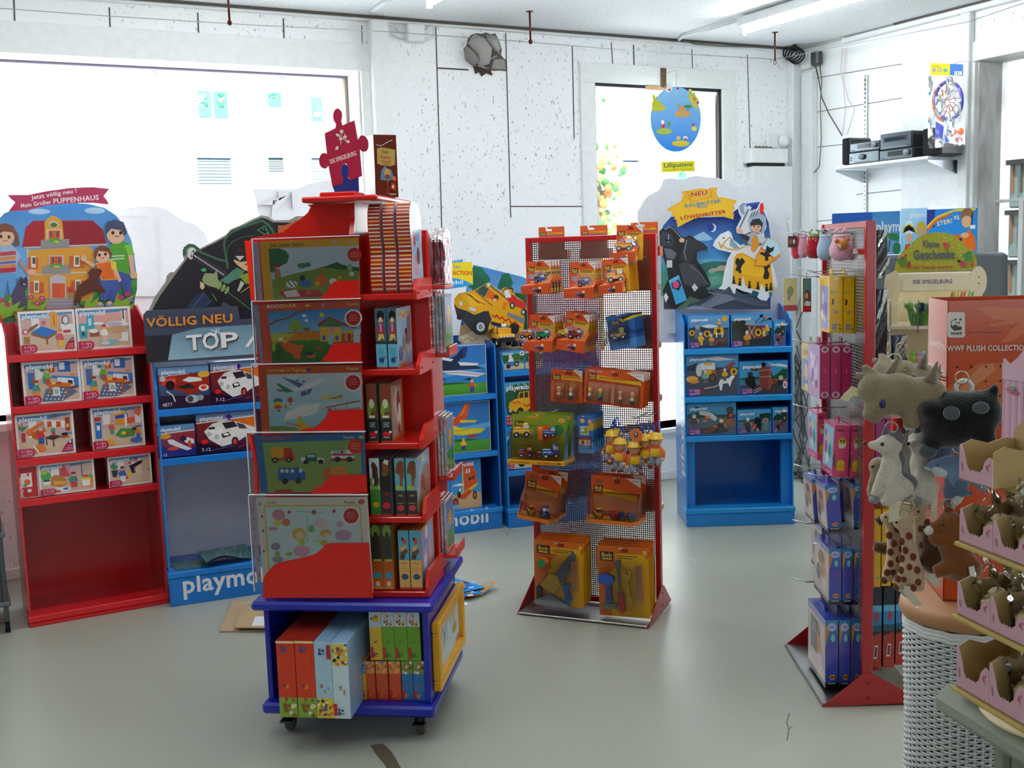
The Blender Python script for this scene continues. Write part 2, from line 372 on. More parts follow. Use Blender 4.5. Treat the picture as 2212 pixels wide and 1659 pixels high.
frame('window_2',[('window_frame',(xa-.105,xb+.105,YB-.02,YB-.001,zb,zb+.12),WHT,'paint'),('window_frame',(xa-.105,xa,YB-.02,YB-.001,za,zb),WHT,'paint'),('window_frame',(xb,xb+.105,YB-.02,YB-.001,za,zb),WHT,'paint'),
    ('window_seal',(xa,xb,YB-.005,YB+.02,zb-.018,zb-.001),'#23262e','paint'),('window_seal',(xa,xa+.012,YB-.005,YB+.02,za,zb),'#23262e','paint'),('window_seal',(xb-.02,xb-.001,YB-.005,YB+.02,za,zb),'#2a221c','paint'),
    ('jamb',(xb-.022,xb-.021,YB+.03,YB+.25,za,zb-.03),'#c9c5bd','weathered_jamb'),('window_sill',(xa,xb,YB-.04,YB+.26,za-.03,za),WHT,'paint'),
    ('wood_wedge',(ony(1392,180,YB).x,ony(1437,180,YB).x,YB-.028,YB-.006,zb-.03,zb-.002),'#c9a27c','wood'),('tape',(ony(1422,160,YB).x,ony(1434,160,YB).x,YB-.03,YB-.021,zb-.012,zb+.11),'#6b4a2c','wood'),
    ('window_strut',(ony(1291,450,YB).x,ony(1296,450,YB).x,YB+.05,YB+.09,za,ony(1293,415,YB).z),'#c98f5a','wood')],
    [(xa,YB+.12,za),(xb,YB+.12,za),(xb,YB+.12,zb),(xa,YB+.12,zb)])
ya,yb,za,zb = W3
frame('window_3',[('window_frame',(XR-.02,XR-.001,ya-.1,yb+.07,zb,zb+.11),WHT,'paint'),('window_frame',(XR-.02,XR-.001,yb,yb+.07,za,zb),WHT,'paint'),
    ('jamb',(XR+.002,XR+.25,yb-.012,yb-.001,za,zb),'#c9c5bd','weathered_jamb'),('window_sill',(XR-.05,XR+.26,ya,yb,za-.03,za),WHT,'paint'),
    ('glazing_bar',(XR+.16,XR+.19,yb-.20,yb-.17,za,zb-.8),'#d9dad6','paint'),('glazing_bar',(XR+.16,XR+.19,yb-.40,yb-.012,onx(2175,437,XR+.17).z,onx(2175,434,XR+.17).z+.01),'#d9dad6','paint')],
    [(XR+.2,ya,za),(XR+.2,yb,za),(XR+.2,yb,zb),(XR+.2,ya,zb)])
yp = onx(2094,60,XR).y; mb = MB('paint'); mb.box(XR-.05,XR-.001,yp-.04,yp+.03,0,zr,'#e4e7e6',b=.005); struct(mb,'trim_5')
pit = MB('pitted_plaster'); pit.box(XR-.006,XR-.0005,YN,yp-.045,zb+.112,zr-.002,WHT); struct(pit,'wall_right_panel')
# corner post and the boxed-in duct in the corner
x0,x1 = ony(1696,250,YB-.06).x,ony(1715,250,YB-.06).x
mb = MB('paint'); mb.box(x0+.07,XR-.002,YB-.06,YB-.002,0,zt,'#e9eceb',b=.005); mb.box(XR-.055,XR-.002,YB-.20,YB-.10,0,zt-.15,'#e3e8e7',b=.004); struct(mb,'trim_6')
p = ony(1622,320,YB-.09); q = ony(1700,352,YB-.09)
mb = MB('paint'); mb.box(p.x,q.x,YB-.10,YB-.001,q.z,p.z,'#eceeed',b=.003); mb.box(p.x+.02,q.x,YB-.07,YB-.02,q.z-.022,q.z,'#2a2724',b=.002)
mb.box(p.x+.03,q.x+.06,YB-.08,YB-.001,0,q.z-.022,'#e9eceb',b=.003)
for k in range(5): mb.tube([(p.x+.10+.03*k,YB-.05,p.z),(p.x+.10+.03*k,YB-.02,p.z+.015)],.012,'#77736b')
struct(mb,'trim_7')
mb = MB('paint'); c = ony(1690,305,YB-.03); mb.lathe([(.0,0),(.04,0),(.042,.02),(.03,.05),(0,.055)],'#e6e9e8',M=T3(c) @ RX(90)); mb.box(c.x-.13,c.x,YB-.03,YB-.001,c.z-.05,c.z+.05,'#e6e9e8',b=.01)
tag(mb.build('pipe_flange'),'white round pipe flange on the wall above the boxed-in duct','pipe flange')
# baseboards
band('baseboard_back','y',YB,XL,x0,0,.06,.015); band('baseboard_right','x',XR,YN,YB-.2,0,.07,.015)
# raised panel on the right wall
a,b_ = onx(1952,95,XR-.01),onx(2088,45,XR-.01); c = onx(1957,275,XR-.01)
mb = MB('paint'); mb.box(XR-.022,XR-.002,yp+.03,a.y,c.z-.9,a.z,'#f0f3f3',b=.003); struct(mb,'trim_8')
# ---------------------------------------------------------------- outside
g = MB('outdoor'); g.box(-60,80,YB+.3,90,-1.2,-.9,'#c9ccc6'); g.box(XR+.3,80,-40,YB+.3,-1.2,-.9,'#c9ccc6'); g.box(-60,XR+.3,-40,YN-.25,-1.2,-.9,'#c9ccc6'); struct(g,'ground')
YF = 36
def P3(x,y,Y=YF): return ony(x,y,Y)
hb = empty('apartment_building',T3((0,0,0))); tag(hb,'bright white apartment block seen through the windows, with louvred windows','building')
mb = MB('outdoor'); mb.box(-24,P3(660,300).x,YF,YF+8,-1,14.5,'#f4f3ee'); mb.box(P3(660,300).x,44,YF+.001,YF+8,-1,14.5,'#f3f1ea')
mb.box(-24,44,YF-.5,YF+8,14.5,14.8,'#e6e6e0'); mb.build('wall',hb)
def fwin(x0,y0,x1,y1,kind='blind',mull=None):
    a,b_ = P3(x0,y1,YF-.06),P3(x1,y0,YF-.06)
    mb = MB('outdoor'); mb.box(a.x,b_.x,YF-.06,YF-.001,a.z,b_.z,'#9ab8b8' if kind != 'blind' else '#6f9298')
    mb.box(a.x-.06,b_.x+.06,YF-.16,YF-.001,a.z-.12,a.z,'#f6f6f2')
    if kind == 'blind':
        for i in range(9): z = a.z+(b_.z-a.z)*(i+.5)/9; mb.box(a.x,b_.x,YF-.1,YF-.06,z-.045,z+.03,'#a8c4c8')
        mb.box(a.x,b_.x,YF-.12,YF-.06,b_.z-.05,b_.z,'#2a3a4a')
    o = mb.build('window',hb)
    if kind != 'blind':
        m2 = MB('outdoor'); n_ = len(mull)
        for (u,v) in mull: m2.box(P3(u,y0).x,P3(v,y0).x,YF-.1,YF-.061,a.z+.03,b_.z-.05,'#6f9fa4')
        for k in range(26):
            u,v = random.choice(mull); m2.ball((random.uniform(P3(u,y0).x+.1,P3(v,y0).x-.1),YF-.1,random.uniform(a.z+.35,b_.z-.15)),(random.uniform(.05,.11),.01,random.uniform(.04,.09)),random.choice(['#5fae7c','#3f8a78','#8fce8f']),n=6,rings=4)
        m2.build('pane',o)
fwin(424,196,490,255,'glass',[(426,451),(460,487)]); fwin(430,342,497,403); fwin(576,198,605,232,'glass',[(577,604)]); fwin(582,341,610,374)
fwin(676,342,712,393); fwin(1347,347,1377,383); fwin(1463,372,1480,392,'glass',[(1464,1479)])
def balc(x0,y0,x1,y1,bx0,bx1,door=None):
    a,b_ = P3(x0,y1,YF),P3(x1,y0,YF); mb = MB('outdoor'); mb.box(a.x,b_.x,YF-.04,YF-.002,a.z,b_.z,'#c9d6d6')
    r = 0; z = a.z
    while z < b_.z-.1:
        x = P3(bx0,y0).x-(.25 if r % 2 else 0)
        while x < P3(bx1,y0).x: mb.box(max(x,P3(bx0,y0).x),min(x+.5,P3(bx1,y0).x),YF-.08,YF-.04,z+.02,min(z+.24,b_.z),random.choice(['#f0d9ac','#f2e2bd','#eecf9f'])); x += .53
        z += .27; r += 1
    if door: mb.box(P3(door[0],y0).x,P3(door[1],y0).x,YF-.12,YF-.04,a.z,b_.z-.25,'#7894a6'); mb.box(P3(door[0]+3,y0).x,P3(door[1]-3,y0).x,YF-.14,YF-.12,a.z+.3,b_.z-.9,'#dff3f0')
    mb.build('balcony',hb)
balc(669,198,752,262,693,720,(670,692)); balc(1332,220,1412,286,1332,1412); balc(1285,218,1300,272,1285,1300)
mb = MB('outdoor')
for x,y0,y1 in ((333,152,500),(611,165,430)): mb.tube([P3(x,y0,YF-.15),P3(x+8,y1,YF-.15)],.06,'#cfe9ea')
mb.box(P3(320,152).x,P3(640,152).x,YF-.4,YF-.01,P3(330,153).z,P3(330,150).z,'#b9b7ae'); mb.build('drainpipe',hb)
mb = MB('outdoor'); c = dep(1291,375,26)
mb.tube([(c.x,c.y,-1),(c.x,c.y,c.z)],.07,'#8c7a5a')
for k in range(120): mb.ball((c.x+random.gauss(0,.28),c.y+random.gauss(0,.25),c.z-.5+random.gauss(0,.55)),random.uniform(.05,.12),random.choice(['#7fae6a','#5d9a62','#b9cf7a','#d79a62']),n=6,rings=4)
tag(mb.build('shrub'),'small green shrub growing outside at the edge of the narrow window','shrub')
# dark slatted crates stacked outside the right window
a = onx(2180,342,XR+1.0); b_ = onx(2184,640,XR+1.0)
zt_ = a.z; nlev = 5; h_ = (zt_+.9)/9
for i in range(9):
    mb = MB('outdoor'); z = -.9+h_*i; y1 = a.y; y0 = y1-1.2
    mb.box(XR+1.0,XR+2.0,y0,y1,z,z+h_*.93,'#6d7d79',b=.01); mb.box(XR+.97,XR+1.0,y0,y1+.005,z+h_*.86,z+h_*.96,'#2f3230')
    for k in range(18):
        yy = y1-.03-k*.066; mb.box(XR+.985,XR+1.0,yy-.012,yy,z+h_*.3,z+h_*.86,'#4a4740' if k % 3 else '#7a5236')
    tag(mb.build('transport_crate'),['lowest','second lowest','third lowest','fourth lowest','middle','fourth highest','third highest','second highest','topmost'][i]+' of the grey-green slatted crates stacked outside the side window','crate','crates stacked outside')
# ================================================================ printed pictures for the boxes (own drawing in per cent of the face)
PM = '#f4f4f2 b 6 %s 13 0 playmobil'
def logo(y=84,h=15,x=6): return '#ffffff b %g %g %g 0 playmobil;' % (x,y,h)
def ftag(c='#b5164a',a='4-10',b='5331'): return c+' r 0 0 22 20;'+c+' e 22 10 7 10;#e8c9cc t 5 11 9 0 '+a+';#e8c9cc t 5 2 8 0 '+b+';#e9b9c0 e 21 10 4 6;#b5486a e 21 10 3 4.5;'
def fig(x,y,s,body,leg,hair,skin='#e8b48f'):
    """small printed doll figure standing at x,y, s per cent tall"""
    return ('%s p %g %g %g %g %g %g %g %g;' % (leg,x-.12*s,y,x-.11*s,y+.42*s,x+.11*s,y+.42*s,x+.12*s,y)+'%s p %g %g %g %g %g %g %g %g;' % (body,x-.17*s,y+.38*s,x-.1*s,y+.74*s,x+.1*s,y+.74*s,x+.17*s,y+.38*s)
            +'%s e %g %g %g %g;' % (skin,x,y+.86*s,.09*s,.13*s)+'%s p %g %g %g %g %g %g %g %g;' % (hair,x-.1*s,y+.86*s,x-.07*s,y+1.02*s,x+.07*s,y+1.02*s,x+.1*s,y+.86*s)
            +'%s l %g %g %g %g %g;' % (skin,.06*s,x+.12*s,y+.68*s,x+.2*s,y+.45*s)+'%s l %g %g %g %g %g;' % (body,.07*s,x-.12*s,y+.68*s,x-.2*s,y+.5*s))
RED,MAG = '#c01a22','#a3124c'
ROOM = '#4f86b8 g 3 4 97 96 #4f86b8;#c9a8a4 p 3 88 20 80 97 92 97 50 45 48 3 44;#cdb49a p 3 4 3 46 45 54 97 44 97 4;#e3e0dc p 22 84 36 84 36 60 22 58;'
BOX = {
 'bedroom': ROOM+'#dd9a2e p 56 97 56 60 66 57 70 62 70 94 64 99;#a86a22 r 62 62 64 92;#8b5a34 p 16 60 34 72 34 66 16 50;#2a6fc0 p 20 50 40 64 66 50 48 36;#8b5a34 p 20 50 48 36 48 30 20 43;#8b5a34 p 48 36 66 50 66 43 48 30;#8b5a34 r 46 18 49 32;#a3763f r 6 22 17 40;#c94a5c e 10 52 6 7;#e9d3d6 e 10 52 3 4;#e7e2dd r 74 40 97 66;#b84a5a r 78 44 92 52;#7a5a4a e 84 76 7 12;#d6d9dc e 84 76 5 9;#cf5a68 e 44 72 4 5;'+fig(72,12,42,'#c9506a','#e0b23a','#d7822a')+logo()+ftag()+'#b01722 p 78 4 97 4 97 34 90 28 84 20;#e9c9c9 r 84 12 96 13;#e9c9c9 r 86 16 96 17;#e9c9c9 r 82 8 96 9;#6a7ab0 e 92 27 4 3;',
 'bath': ROOM+'#d9a39a p 3 60 97 70 97 90 3 84;#3aa0b4 r 18 50 32 84;#bfe0e4 r 21 58 27 76;#3aa0b4 r 3 28 18 64;#dfe6e4 r 7 46 14 58;#2b3b44 r 8 34 13 42;#eceae6 e 74 56 22 10;#b9b3c9 e 70 58 15 6;#c89a74 p 53 52 95 54 92 42 76 36 58 40;#dfe3e6 r 84 62 92 92;#6a4a3a r 86 70 89 96;#e9ebea e 40 62 10 4;#9a5a3a r 22 30 40 42;#eaf0f0 e 30 44 8 5;#7ab6c4 e 56 14 17 7;#b9d9d9 e 50 12 9 4;#f0efea p 82 36 94 38 94 14 74 16 82 22;'+fig(50,16,42,'#eceae2','#dcb9a4','#c24f2a')+logo()+ftag(b='5330'),
 'kitchen': ROOM+'#2f6fb8 r 8 36 20 76;#8b5a3a r 14 48 18 68;#2460aa p 70 99 84 97 84 72 62 74 62 97;#d7dbe0 r 64 78 74 96;#b03a2a r 46 74 56 92;#d9b03a r 48 76 52 88;#2f7a5a e 34 82 4 6;#2c78c0 p 48 66 97 58 97 50 48 60;#dfe2e6 p 60 60 88 55 88 36 60 44;#2a2f3a p 78 52 86 50 86 40 78 42;#2c78c0 r 90 32 97 54;#d98a2e e 88 64 5 3;#3aa0a4 r 34 48 46 66;#5a6a8a p 30 4 38 34 76 38 94 22 66 2;'+''.join('#e9ecee p %g %g %g %g %g %g;' % (36+7*i+3*j,8+8*j-i,40+7*i+3*j,9+8*j-i,38+7*i+3*j,13+8*j-i) for i in range(5) for j in range(4))+'#d06a1e p 40 42 48 50 84 44 80 34;#b3541a r 74 12 77 36;#b3541a r 44 22 47 40;#c23a2a e 62 46 5 4;#e0c23a e 52 47 4 3;#eceae4 r 50 16 62 36;#9db3a0 r 52 20 60 32;#8a3a2a e 88 34 7 3;'+fig(42,46,36,'#5fae4a','#b84a3a','#8a8f96')+fig(22,16,40,'#3f8f8a','#d9862a','#8a3a2a')+logo()+ftag(b='5329'),
 'living': ROOM+'#2f7a4a p 6 78 12 60 4 68;#2f7a4a p 10 60 22 74 12 72 10 88;#a32a34 r 8 36 15 58;#d0701e p 16 62 18 52 46 72 50 78 44 80;#c25f18 p 18 52 34 38 52 58 46 68;#e6e2dc r 20 44 26 50;#eae6e0 p 48 84 52 66 84 62 88 78;#c4501e r 54 66 62 80;#c4501e r 70 64 78 78;#5a6a8a e 68 92 8 5;#9a3a2a r 86 54 94 86;#e0a43a e 90 66 3 5;#3a2a34 p 48 42 62 34 78 42 64 48;#3a2a34 r 50 24 52 40;#3a2a34 r 62 18 64 34;#3f8a5a e 64 58 4 5;#b03a4a r 62 44 67 54;#1f2022 e 84 46 6 4;#c4501e e 84 40 8 3;#d9772a p 28 26 44 30 50 12 38 4 30 10;#eceae4 l 3 28 26 36 6 48 4;'+fig(42,28,42,'#c92f2a','#3a4f9a','#aab0b6')+logo()+ftag(b='5332')+'#a3124c p 76 4 97 4 97 34 90 28 82 18;#e9c9c9 r 84 12 96 13;#e9c9c9 r 86 17 96 18;#e9c9c9 r 80 8 96 9;#2a4a9a e 92 27 4 3;#e0e0e4 e 92 27 2 3;',
 'kids': ROOM+'#2a6fc0 r 6 26 18 66;#a83a3a r 5 68 18 78;#e0e4e6 r 9 46 15 58;#e0a22a p 40 86 64 90 68 80 46 76;#2a4fa8 p 46 78 70 82 70 72 46 70;#d9922a p 46 68 64 70 64 54 46 56;#f0ece6 r 64 50 68 80;#d9583a p 68 70 84 72 84 58 68 56;#e9e4de r 84 56 96 76;#3f8f4a p 44 30 54 46 86 42 80 24 56 22;#d9c23a e 60 34 5 4;#c9402a e 68 32 4 4;#4a3a34 e 82 42 6 4;#e0a43a p 24 20 34 24 44 12 36 6 26 10;#3f6fb8 e 84 14 12 7;#d96a4a p 88 96 98 90 92 70 82 84;'+fig(38,34,32,'#c94a5a','#4f9a5a','#e0a23a')+fig(88,18,30,'#e07a2a','#3a5fae','#8a3a2a')+logo()+ftag(b='5333'),
 'nursery': ROOM+'#3f9a4a e 12 62 9 14;#8fc04a e 10 74 6 7;#eceae6 p 6 46 8 34 18 34 20 46;#2f3a34 e 13 47 7 3;#b84a4a p 38 84 46 96 56 70 54 52 36 56;#d98a9a p 46 92 56 94 58 66 66 50 58 46;#b3742e p 20 30 22 58 30 64 48 48 50 28 38 20;#d69a4a p 24 44 48 40 48 28 26 30;#e9ecf0 e 34 12 22 9;#d9c29a e 28 14 5 4;#d9552a e 32 8 6 4;#2a6fc0 e 46 14 5 4;#eeeae2 p 76 40 78 16 94 16 97 40;#d9c23a e 87 42 12 6;#c9402a e 84 48 5 4;#3f9a4a e 92 47 4 4;#5a5f66 r 77 50 79 92;#e0a43a e 86 72 6 7;#7ab6d4 e 86 72 4 5;#d9862a r 92 12 97 44;'+fig(62,16,50,'#3f7f7a','#b83a3a','#6a3a24')+logo()+ftag(b='5334'),
 'dining': ROOM+'#2f8a54 p 4 70 12 56 24 68 16 72 14 84;#3a3f44 p 6 56 9 32 18 32 22 56;#2a2224 p 46 64 76 80 90 78 60 58;#2a2224 p 50 62 54 40 60 38 60 58;#2f4a3a p 60 40 76 34 76 50 62 58;#d9c29a p 62 54 64 30 78 34 78 66;#c9b084 p 80 78 82 44 97 50 97 80;#c9402a e 50 76 4 3;#e9e9ee e 58 74 4 3;#c9402a e 66 86 4 3;#e9e9ee e 74 84 4 3;#e0c22a e 48 36 5 9;#d9622a e 40 26 5 5;'+fig(32,14,52,'#3a5fae','#dfe4e8','#5a3424')+logo()+ftag(b='5335'),
 'spine': '#b01722 r 0 0 100 100;#a3124c r 0 0 14 100;#e9e3dc r 10 34 70 80;#d06a4a e 44 50 18 10;#5f9a5a e 30 40 12 5;#c94a3a e 50 74 8 5;#d9e0ea e 52 22 12 6;#f0f0f0 b 14 4 16 90 playmobil;',
 'agent': '#34241e g 0 0 100 100 #3a6fa8;#9a2a1a p 0 78 100 82 100 40 60 30 0 60;#241a34 p 0 30 100 24 100 0 0 0;#6fa2cc r 0 82 100 100;#d9d9dc l 1.5 2 78 60 82;#1d2026 b 56 80 7 0 TOP_AGENTS;#e0b03a e 90 78 12 8;#d9311f r 6 56 34 76;#c0c9cf e 8 72 6 6;#e9c9b9 r 16 68 32 69;#e9c9b9 r 16 64 32 65;#15171c e 22 56 9 12;#c9d0d6 l 3 14 42 26 30 30 14;#e4e8ea p 46 66 60 74 84 70 86 62 60 60;#22262c p 34 50 60 58 72 46 50 44;#e9ecee e 88 44 10 8;#d9421f e 88 45 6 5;#b9c0c6 e 64 18 14 10;#3a4048 e 60 18 6 8;#8fa49a e 80 20 7 7;#e0e4e8 t 4 4 12 0 4877;'+logo(84,14),
 'car': '#1a1c3a g 0 0 100 100 #8a2a1a;#6f9fc8 r 0 82 100 100;#e9e6de l 3 0 78 100 86;#d9701f p 60 80 100 84 100 44 80 40;#12142a p 0 0 0 30 40 14 60 0;#3a4a8a l 2 20 6 60 14;#9a3a1f l 2 66 8 98 20;#e4e6e2 p 12 56 26 74 42 80 58 78 74 70 96 56 98 40 80 34 62 20 40 14 20 34;#f2f3f0 p 14 52 28 64 46 62 36 40 20 38;#262a34 p 42 74 62 76 68 62 48 58;#3a4450 p 66 72 78 66 84 54 70 56;#262a34 e 62 24 6 12;#d9451f e 62 24 3 7;#22262c p 40 46 52 50 56 40 42 36;#f8f8f4 e 48 44 5 3;#262a34 r 20 60 30 66;#4a2a9a p 48 90 54 96 60 88 54 80;#b9c0c0 e 20 48 4 6;#b9c0c0 e 32 40 4 6;#d0281f e 12 30 6 6;#e0e4e8 t 6 6 12 0 7-12;'+logo(84,14),
 'jet': '#23245a g 0 0 100 100 #a8321f;#5f8fbc r 0 78 100 100;#e9e6de l 3 0 74 100 80;#e0a02a e 20 66 16 8;#1c2a7a p 0 0 0 34 50 30 100 22 100 0;#d9dee2 p 26 54 38 56 60 40 90 20 76 16 50 30 30 42;#e4e8ea p 66 50 80 58 96 50 96 36 78 38;#2a2440 p 58 58 70 66 78 52 66 44;#c9482a e 40 26 16 6;#c9482a e 84 36 5 12;#f0f0f0 t 4 4 12 0 7-12;'+logo(82,16),
 'glider': '#2f86c8 g 0 0 100 100 #2a6fb8;#4f9fd6 p 0 40 100 60 100 50 0 30;#3f8a2e g 0 0 100 22 #4f9a34;#2f5f2a p 8 22 22 27 60 26 78 22;#243048 p 0 66 40 74 66 84 60 70 100 50 40 52 0 46;#1c2440 p 52 74 66 97 73 98 66 74;#2c3a70 p 66 96 74 98 70 76 66 76;#e4e8ea p 34 80 30 76 48 70 52 74;#dfe4e8 p 58 68 90 62 86 58 62 60;#2c3456 p 0 52 0 40 34 46 50 50;#d9dce4 p 30 52 60 50 100 40 86 34 44 44;#7a2a4a l 1 34 48 60 46 92 38;#20283a p 24 34 34 38 40 34 30 30;#20283a p 62 32 76 28 70 34 78 32;'+fig(78,4,26,'#c9521f','#3a3f8a','#d9a04a'),
 'glider2': '#2f86c8 g 0 0 100 100 #2a6fb8;#5fa9dc p 0 44 100 56 100 46 0 36;#3f8a2e g 0 0 100 22 #4f9a34;#2f5f2a p 14 22 30 27 70 26 84 22;#d9482a p 0 58 30 64 60 76 68 72 60 60 34 50 0 46;#d9562a p 52 72 64 97 72 98 68 74;#e0a42a l 2 58 74 66 96;#e0c22a p 34 78 30 72 46 68 50 72;#e0c22a p 56 66 82 62 78 58 56 60;#dcc42a p 10 50 34 62 60 48 94 44 86 36 60 34 30 40;#8a7a3a l 1 30 48 50 44 70 46;#a8321f p 24 34 34 38 42 34 30 30;#d9a02a p 32 38 38 44 40 42;#a8321f p 64 32 76 34 84 30 70 28;'+fig(60,4,24,'#e0c22a','#3a3f8a','#d9a04a'),
 'sail': '#3f8fc8 g 0 0 100 100 #2a78bc;#c9a070 p 0 0 0 30 60 36 100 30 100 0;#d9e4ea p 0 50 30 54 60 50 30 48;#c94a1a p 44 92 60 98 74 90 86 70 88 52 44 34;#e0b02a p 44 36 88 52 88 46 44 28;#e0b02a r 38 26 42 98;#3a2a2a p 56 66 70 62 80 70 78 60 60 58;#e9ecee i 48 74 11 0 55;#c9421a p 18 24 44 20 70 34 60 40 40 32;#1f2022 e 14 14 9 10;#c9541f e 14 14 5 6;#1f2022 e 78 26 7 9;#c9541f e 78 26 4 5;#1f2022 e 26 30 6 7;#e9dcd0 e 30 40 3 4;#5fb0d8 r 2 2 24 10;'+logo(88,12,4),
 'quad': '#2f7a6a g 0 0 100 100 #4f9fc8;#2f6f3a p 0 84 100 90 100 44 0 40;#235a34 p 6 86 14 96 24 84 30 94 38 82 44 40 0 40;#cabb90 p 0 0 0 30 60 40 100 30 100 0;#dfe4ea p 26 44 34 66 48 68 54 46;#d9dee4 e 38 74 8 9;#3a6fae p 16 28 40 44 70 42 84 50 76 26 40 18;#1f2226 e 28 20 10 13;#1f2226 e 66 30 11 14;#c9cdd2 e 66 30 5 6;#c9402a p 60 48 84 60 86 50;#4a4038 p 76 58 96 66 92 50;#e9e9ee e 92 88 12 12;#8a6a5a e 92 88 7 6;'+logo(84,14),
 'pickup': '#1f5a4a g 0 0 100 100 #5fb0c8;#235a34 p 40 96 54 90 60 98 72 88 80 98 96 88 98 50 0 40 0 76;#cfc4a8 p 0 0 0 22 100 26 100 0;#e3a51e p 12 40 16 52 34 60 56 62 88 60 96 46 96 30 60 30 20 30;#e3a51e p 46 60 52 76 86 78 88 60;#2a332e p 50 62 55 74 66 75 66 62;#2a332e p 70 62 70 75 82 76 84 62;#202326 l 2 34 60 50 82 88 82;#d9dce0 e 46 86 4 4;#d9dce0 e 62 87 4 4;#c9401a l 2 24 54 40 50 46 55 56 48;#c9401a l 3 66 48 78 40 84 46 94 38;#202326 p 8 42 20 36 60 20 54 14 24 18 10 28;#1c1f22 e 54 22 14 18;#b9bec4 e 54 20 6 8;#b9bec4 e 18 34 5 5;#1c1f22 e 90 24 9 12;'+logo(82,16)+ftag('#c0283a','4-10','4228'),
 'knights': '#3f7fb8 g 0 0 100 100 #5fa0d4;#cfe0ea p 20 66 50 74 80 66 50 62;#22324a p 0 62 24 70 50 60 100 62 100 52 0 52;#3a4452 p 0 0 0 52 100 54 100 0;#2a3038 p 0 0 20 10 60 6 100 16 100 0;#d9a51e p 64 64 86 64 88 40 62 42;#e0e3e6 r 68 32 71 46;#e0e3e6 r 82 32 85 46;#22262c e 75 52 5 7;#d9a51e e 46 44 9 10;#22262c e 46 44 4 6;#d9a51e e 8 48 7 9;#22262c e 8 48 3 5;#9aa3ad e 22 66 6 8;#e0a51e e 90 90 7 9;#5f6a74 p 14 30 16 60 30 60 28 30;#c92f2a l 2 20 72 22 84;#7a4030 p 60 20 86 26 96 30 80 10 64 10;#3a2a24 e 78 12 7 8;'+fig(30,8,40,'#e0a51e','#d9b02a','#c9ced4')+fig(56,6,36,'#d98a1e','#5f6672','#c9ced4')+fig(76,62,28,'#e0a51e','#5f6672','#c9ced4')+logo(84,13)+ftag('#5a3a86','4-12','4871'),
 'siege': '#3f7fb0 g 0 0 100 100 #5fa0d0;#18241f p 0 82 30 86 44 66 60 56 100 56 100 46 0 46;#2a333a p 0 0 0 46 100 48 100 0;#6f3a34 p 38 66 42 26 76 24 78 66;#8a4a40 p 76 24 84 36 84 66 78 66;#9aa3a8 p 32 68 36 78 56 80 60 70;#b9bec2 l 2 42 28 58 64;#b9bec2 l 2 58 26 42 64;#1f2226 l 2 58 74 76 98;#1f2226 l 2 70 74 88 94;#3a3f44 l 2 76 78 96 86;#17191c e 74 96 4 5;#e06a1e e 87 92 4 4;#17191c e 96 86 4 4;#e0b01e e 66 44 8 12;#22262c e 66 44 4 7;#e0b01e e 82 40 6 9;#dfe3e6 l 2 78 58 82 30;'+fig(38,4,46,'#d98a1e','#7a5a2a','#c9ced4')+fig(88,34,34,'#d9a51e','#5f6672','#c9ced4')+logo(84,13)+ftag('#5a3a86','5-10','4867'),
 'wagon': '#2f5f94 g 0 0 100 100 #4f8fc4;#c9d6e0 p 30 92 60 97 96 88 60 86;#20323a p 0 74 20 82 46 70 100 68 100 60 0 60;#3f4858 p 0 0 0 62 100 62 100 0;#d9dce0 p 22 64 24 78 32 82 54 82 56 64;#c4c8cc e 24 64 6 16;#e0b01e r 34 76 50 82;#8a5a3a p 26 46 34 66 56 64 58 50 44 42;#d9a51e e 44 58 6 7;#26221e e 50 44 8 11;#5a4a3a e 50 44 5 8;#7a4034 p 56 60 70 66 86 80 90 84 96 78 90 74 90 62 80 64;#6a3a30 r 68 54 70 66;#6a3a30 r 84 52 86 66;#d9a050 e 10 42 12 8;#c98a3a e 14 36 10 5;#e6e9ec p 62 30 66 40 82 42 88 50 94 46 88 36 84 20 80 30 70 28 68 12 65 12;#d9a51e e 92 58 7 9;#22262c e 92 58 3 5;#6a3a2a e 30 12 9 7;#d6d0c4 l 2 34 18 56 22 76 36;'+fig(36,30,34,'#5fae9a','#5a5f66','#c9ced4')+fig(74,36,30,'#e0a51e','#5a5f66','#c9ced4')+logo(88,10)+ftag('#5a3a86','4-12','4874'),
 'tower': '#2f8fae g 0 0 100 100 #3f8fc4;#cfe2ea p 60 88 84 92 100 86 100 80;#1f4f34 p 64 50 78 60 90 76 100 74 100 46 64 44;#26503f p 0 50 30 54 60 50 60 44 0 44;#3a6f8a p 0 30 0 44 60 44 60 30;#a8483a p 60 26 100 34 100 44 60 44;#3a3f44 p 0 0 0 28 100 30 100 0;#7a3a34 p 40 82 42 16 60 12 60 84;#8f4a40 p 60 12 66 18 66 84 60 84;#b9a09a l 1.5 41 72 66 74;#b9a09a l 1.5 41 52 66 54;#3a2a28 l 3 66 64 76 20;#1a1c20 e 50 90 5 8;#dfe0e0 l 1.5 60 96 72 90 64 86;#1f3f34 p 22 86 40 78 36 70 24 74;#c9402a e 30 78 3 3;#17191c p 10 44 20 58 30 54 34 30 28 10 22 26 14 30;#2a2f36 e 22 62 6 7;#c9cdd2 l 2 26 8 44 20;#b9bec4 l 2 30 4 46 14;#5f3a2e e 70 10 6 7;'+fig(86,6,48,'#2a2f34','#3a4048','#aab2b8')+'#c9cdd2 e 95 26 5 12;#c9402a e 95 26 2 5;'+logo(80,14)+ftag('#5a3a86','4-12','4869'),
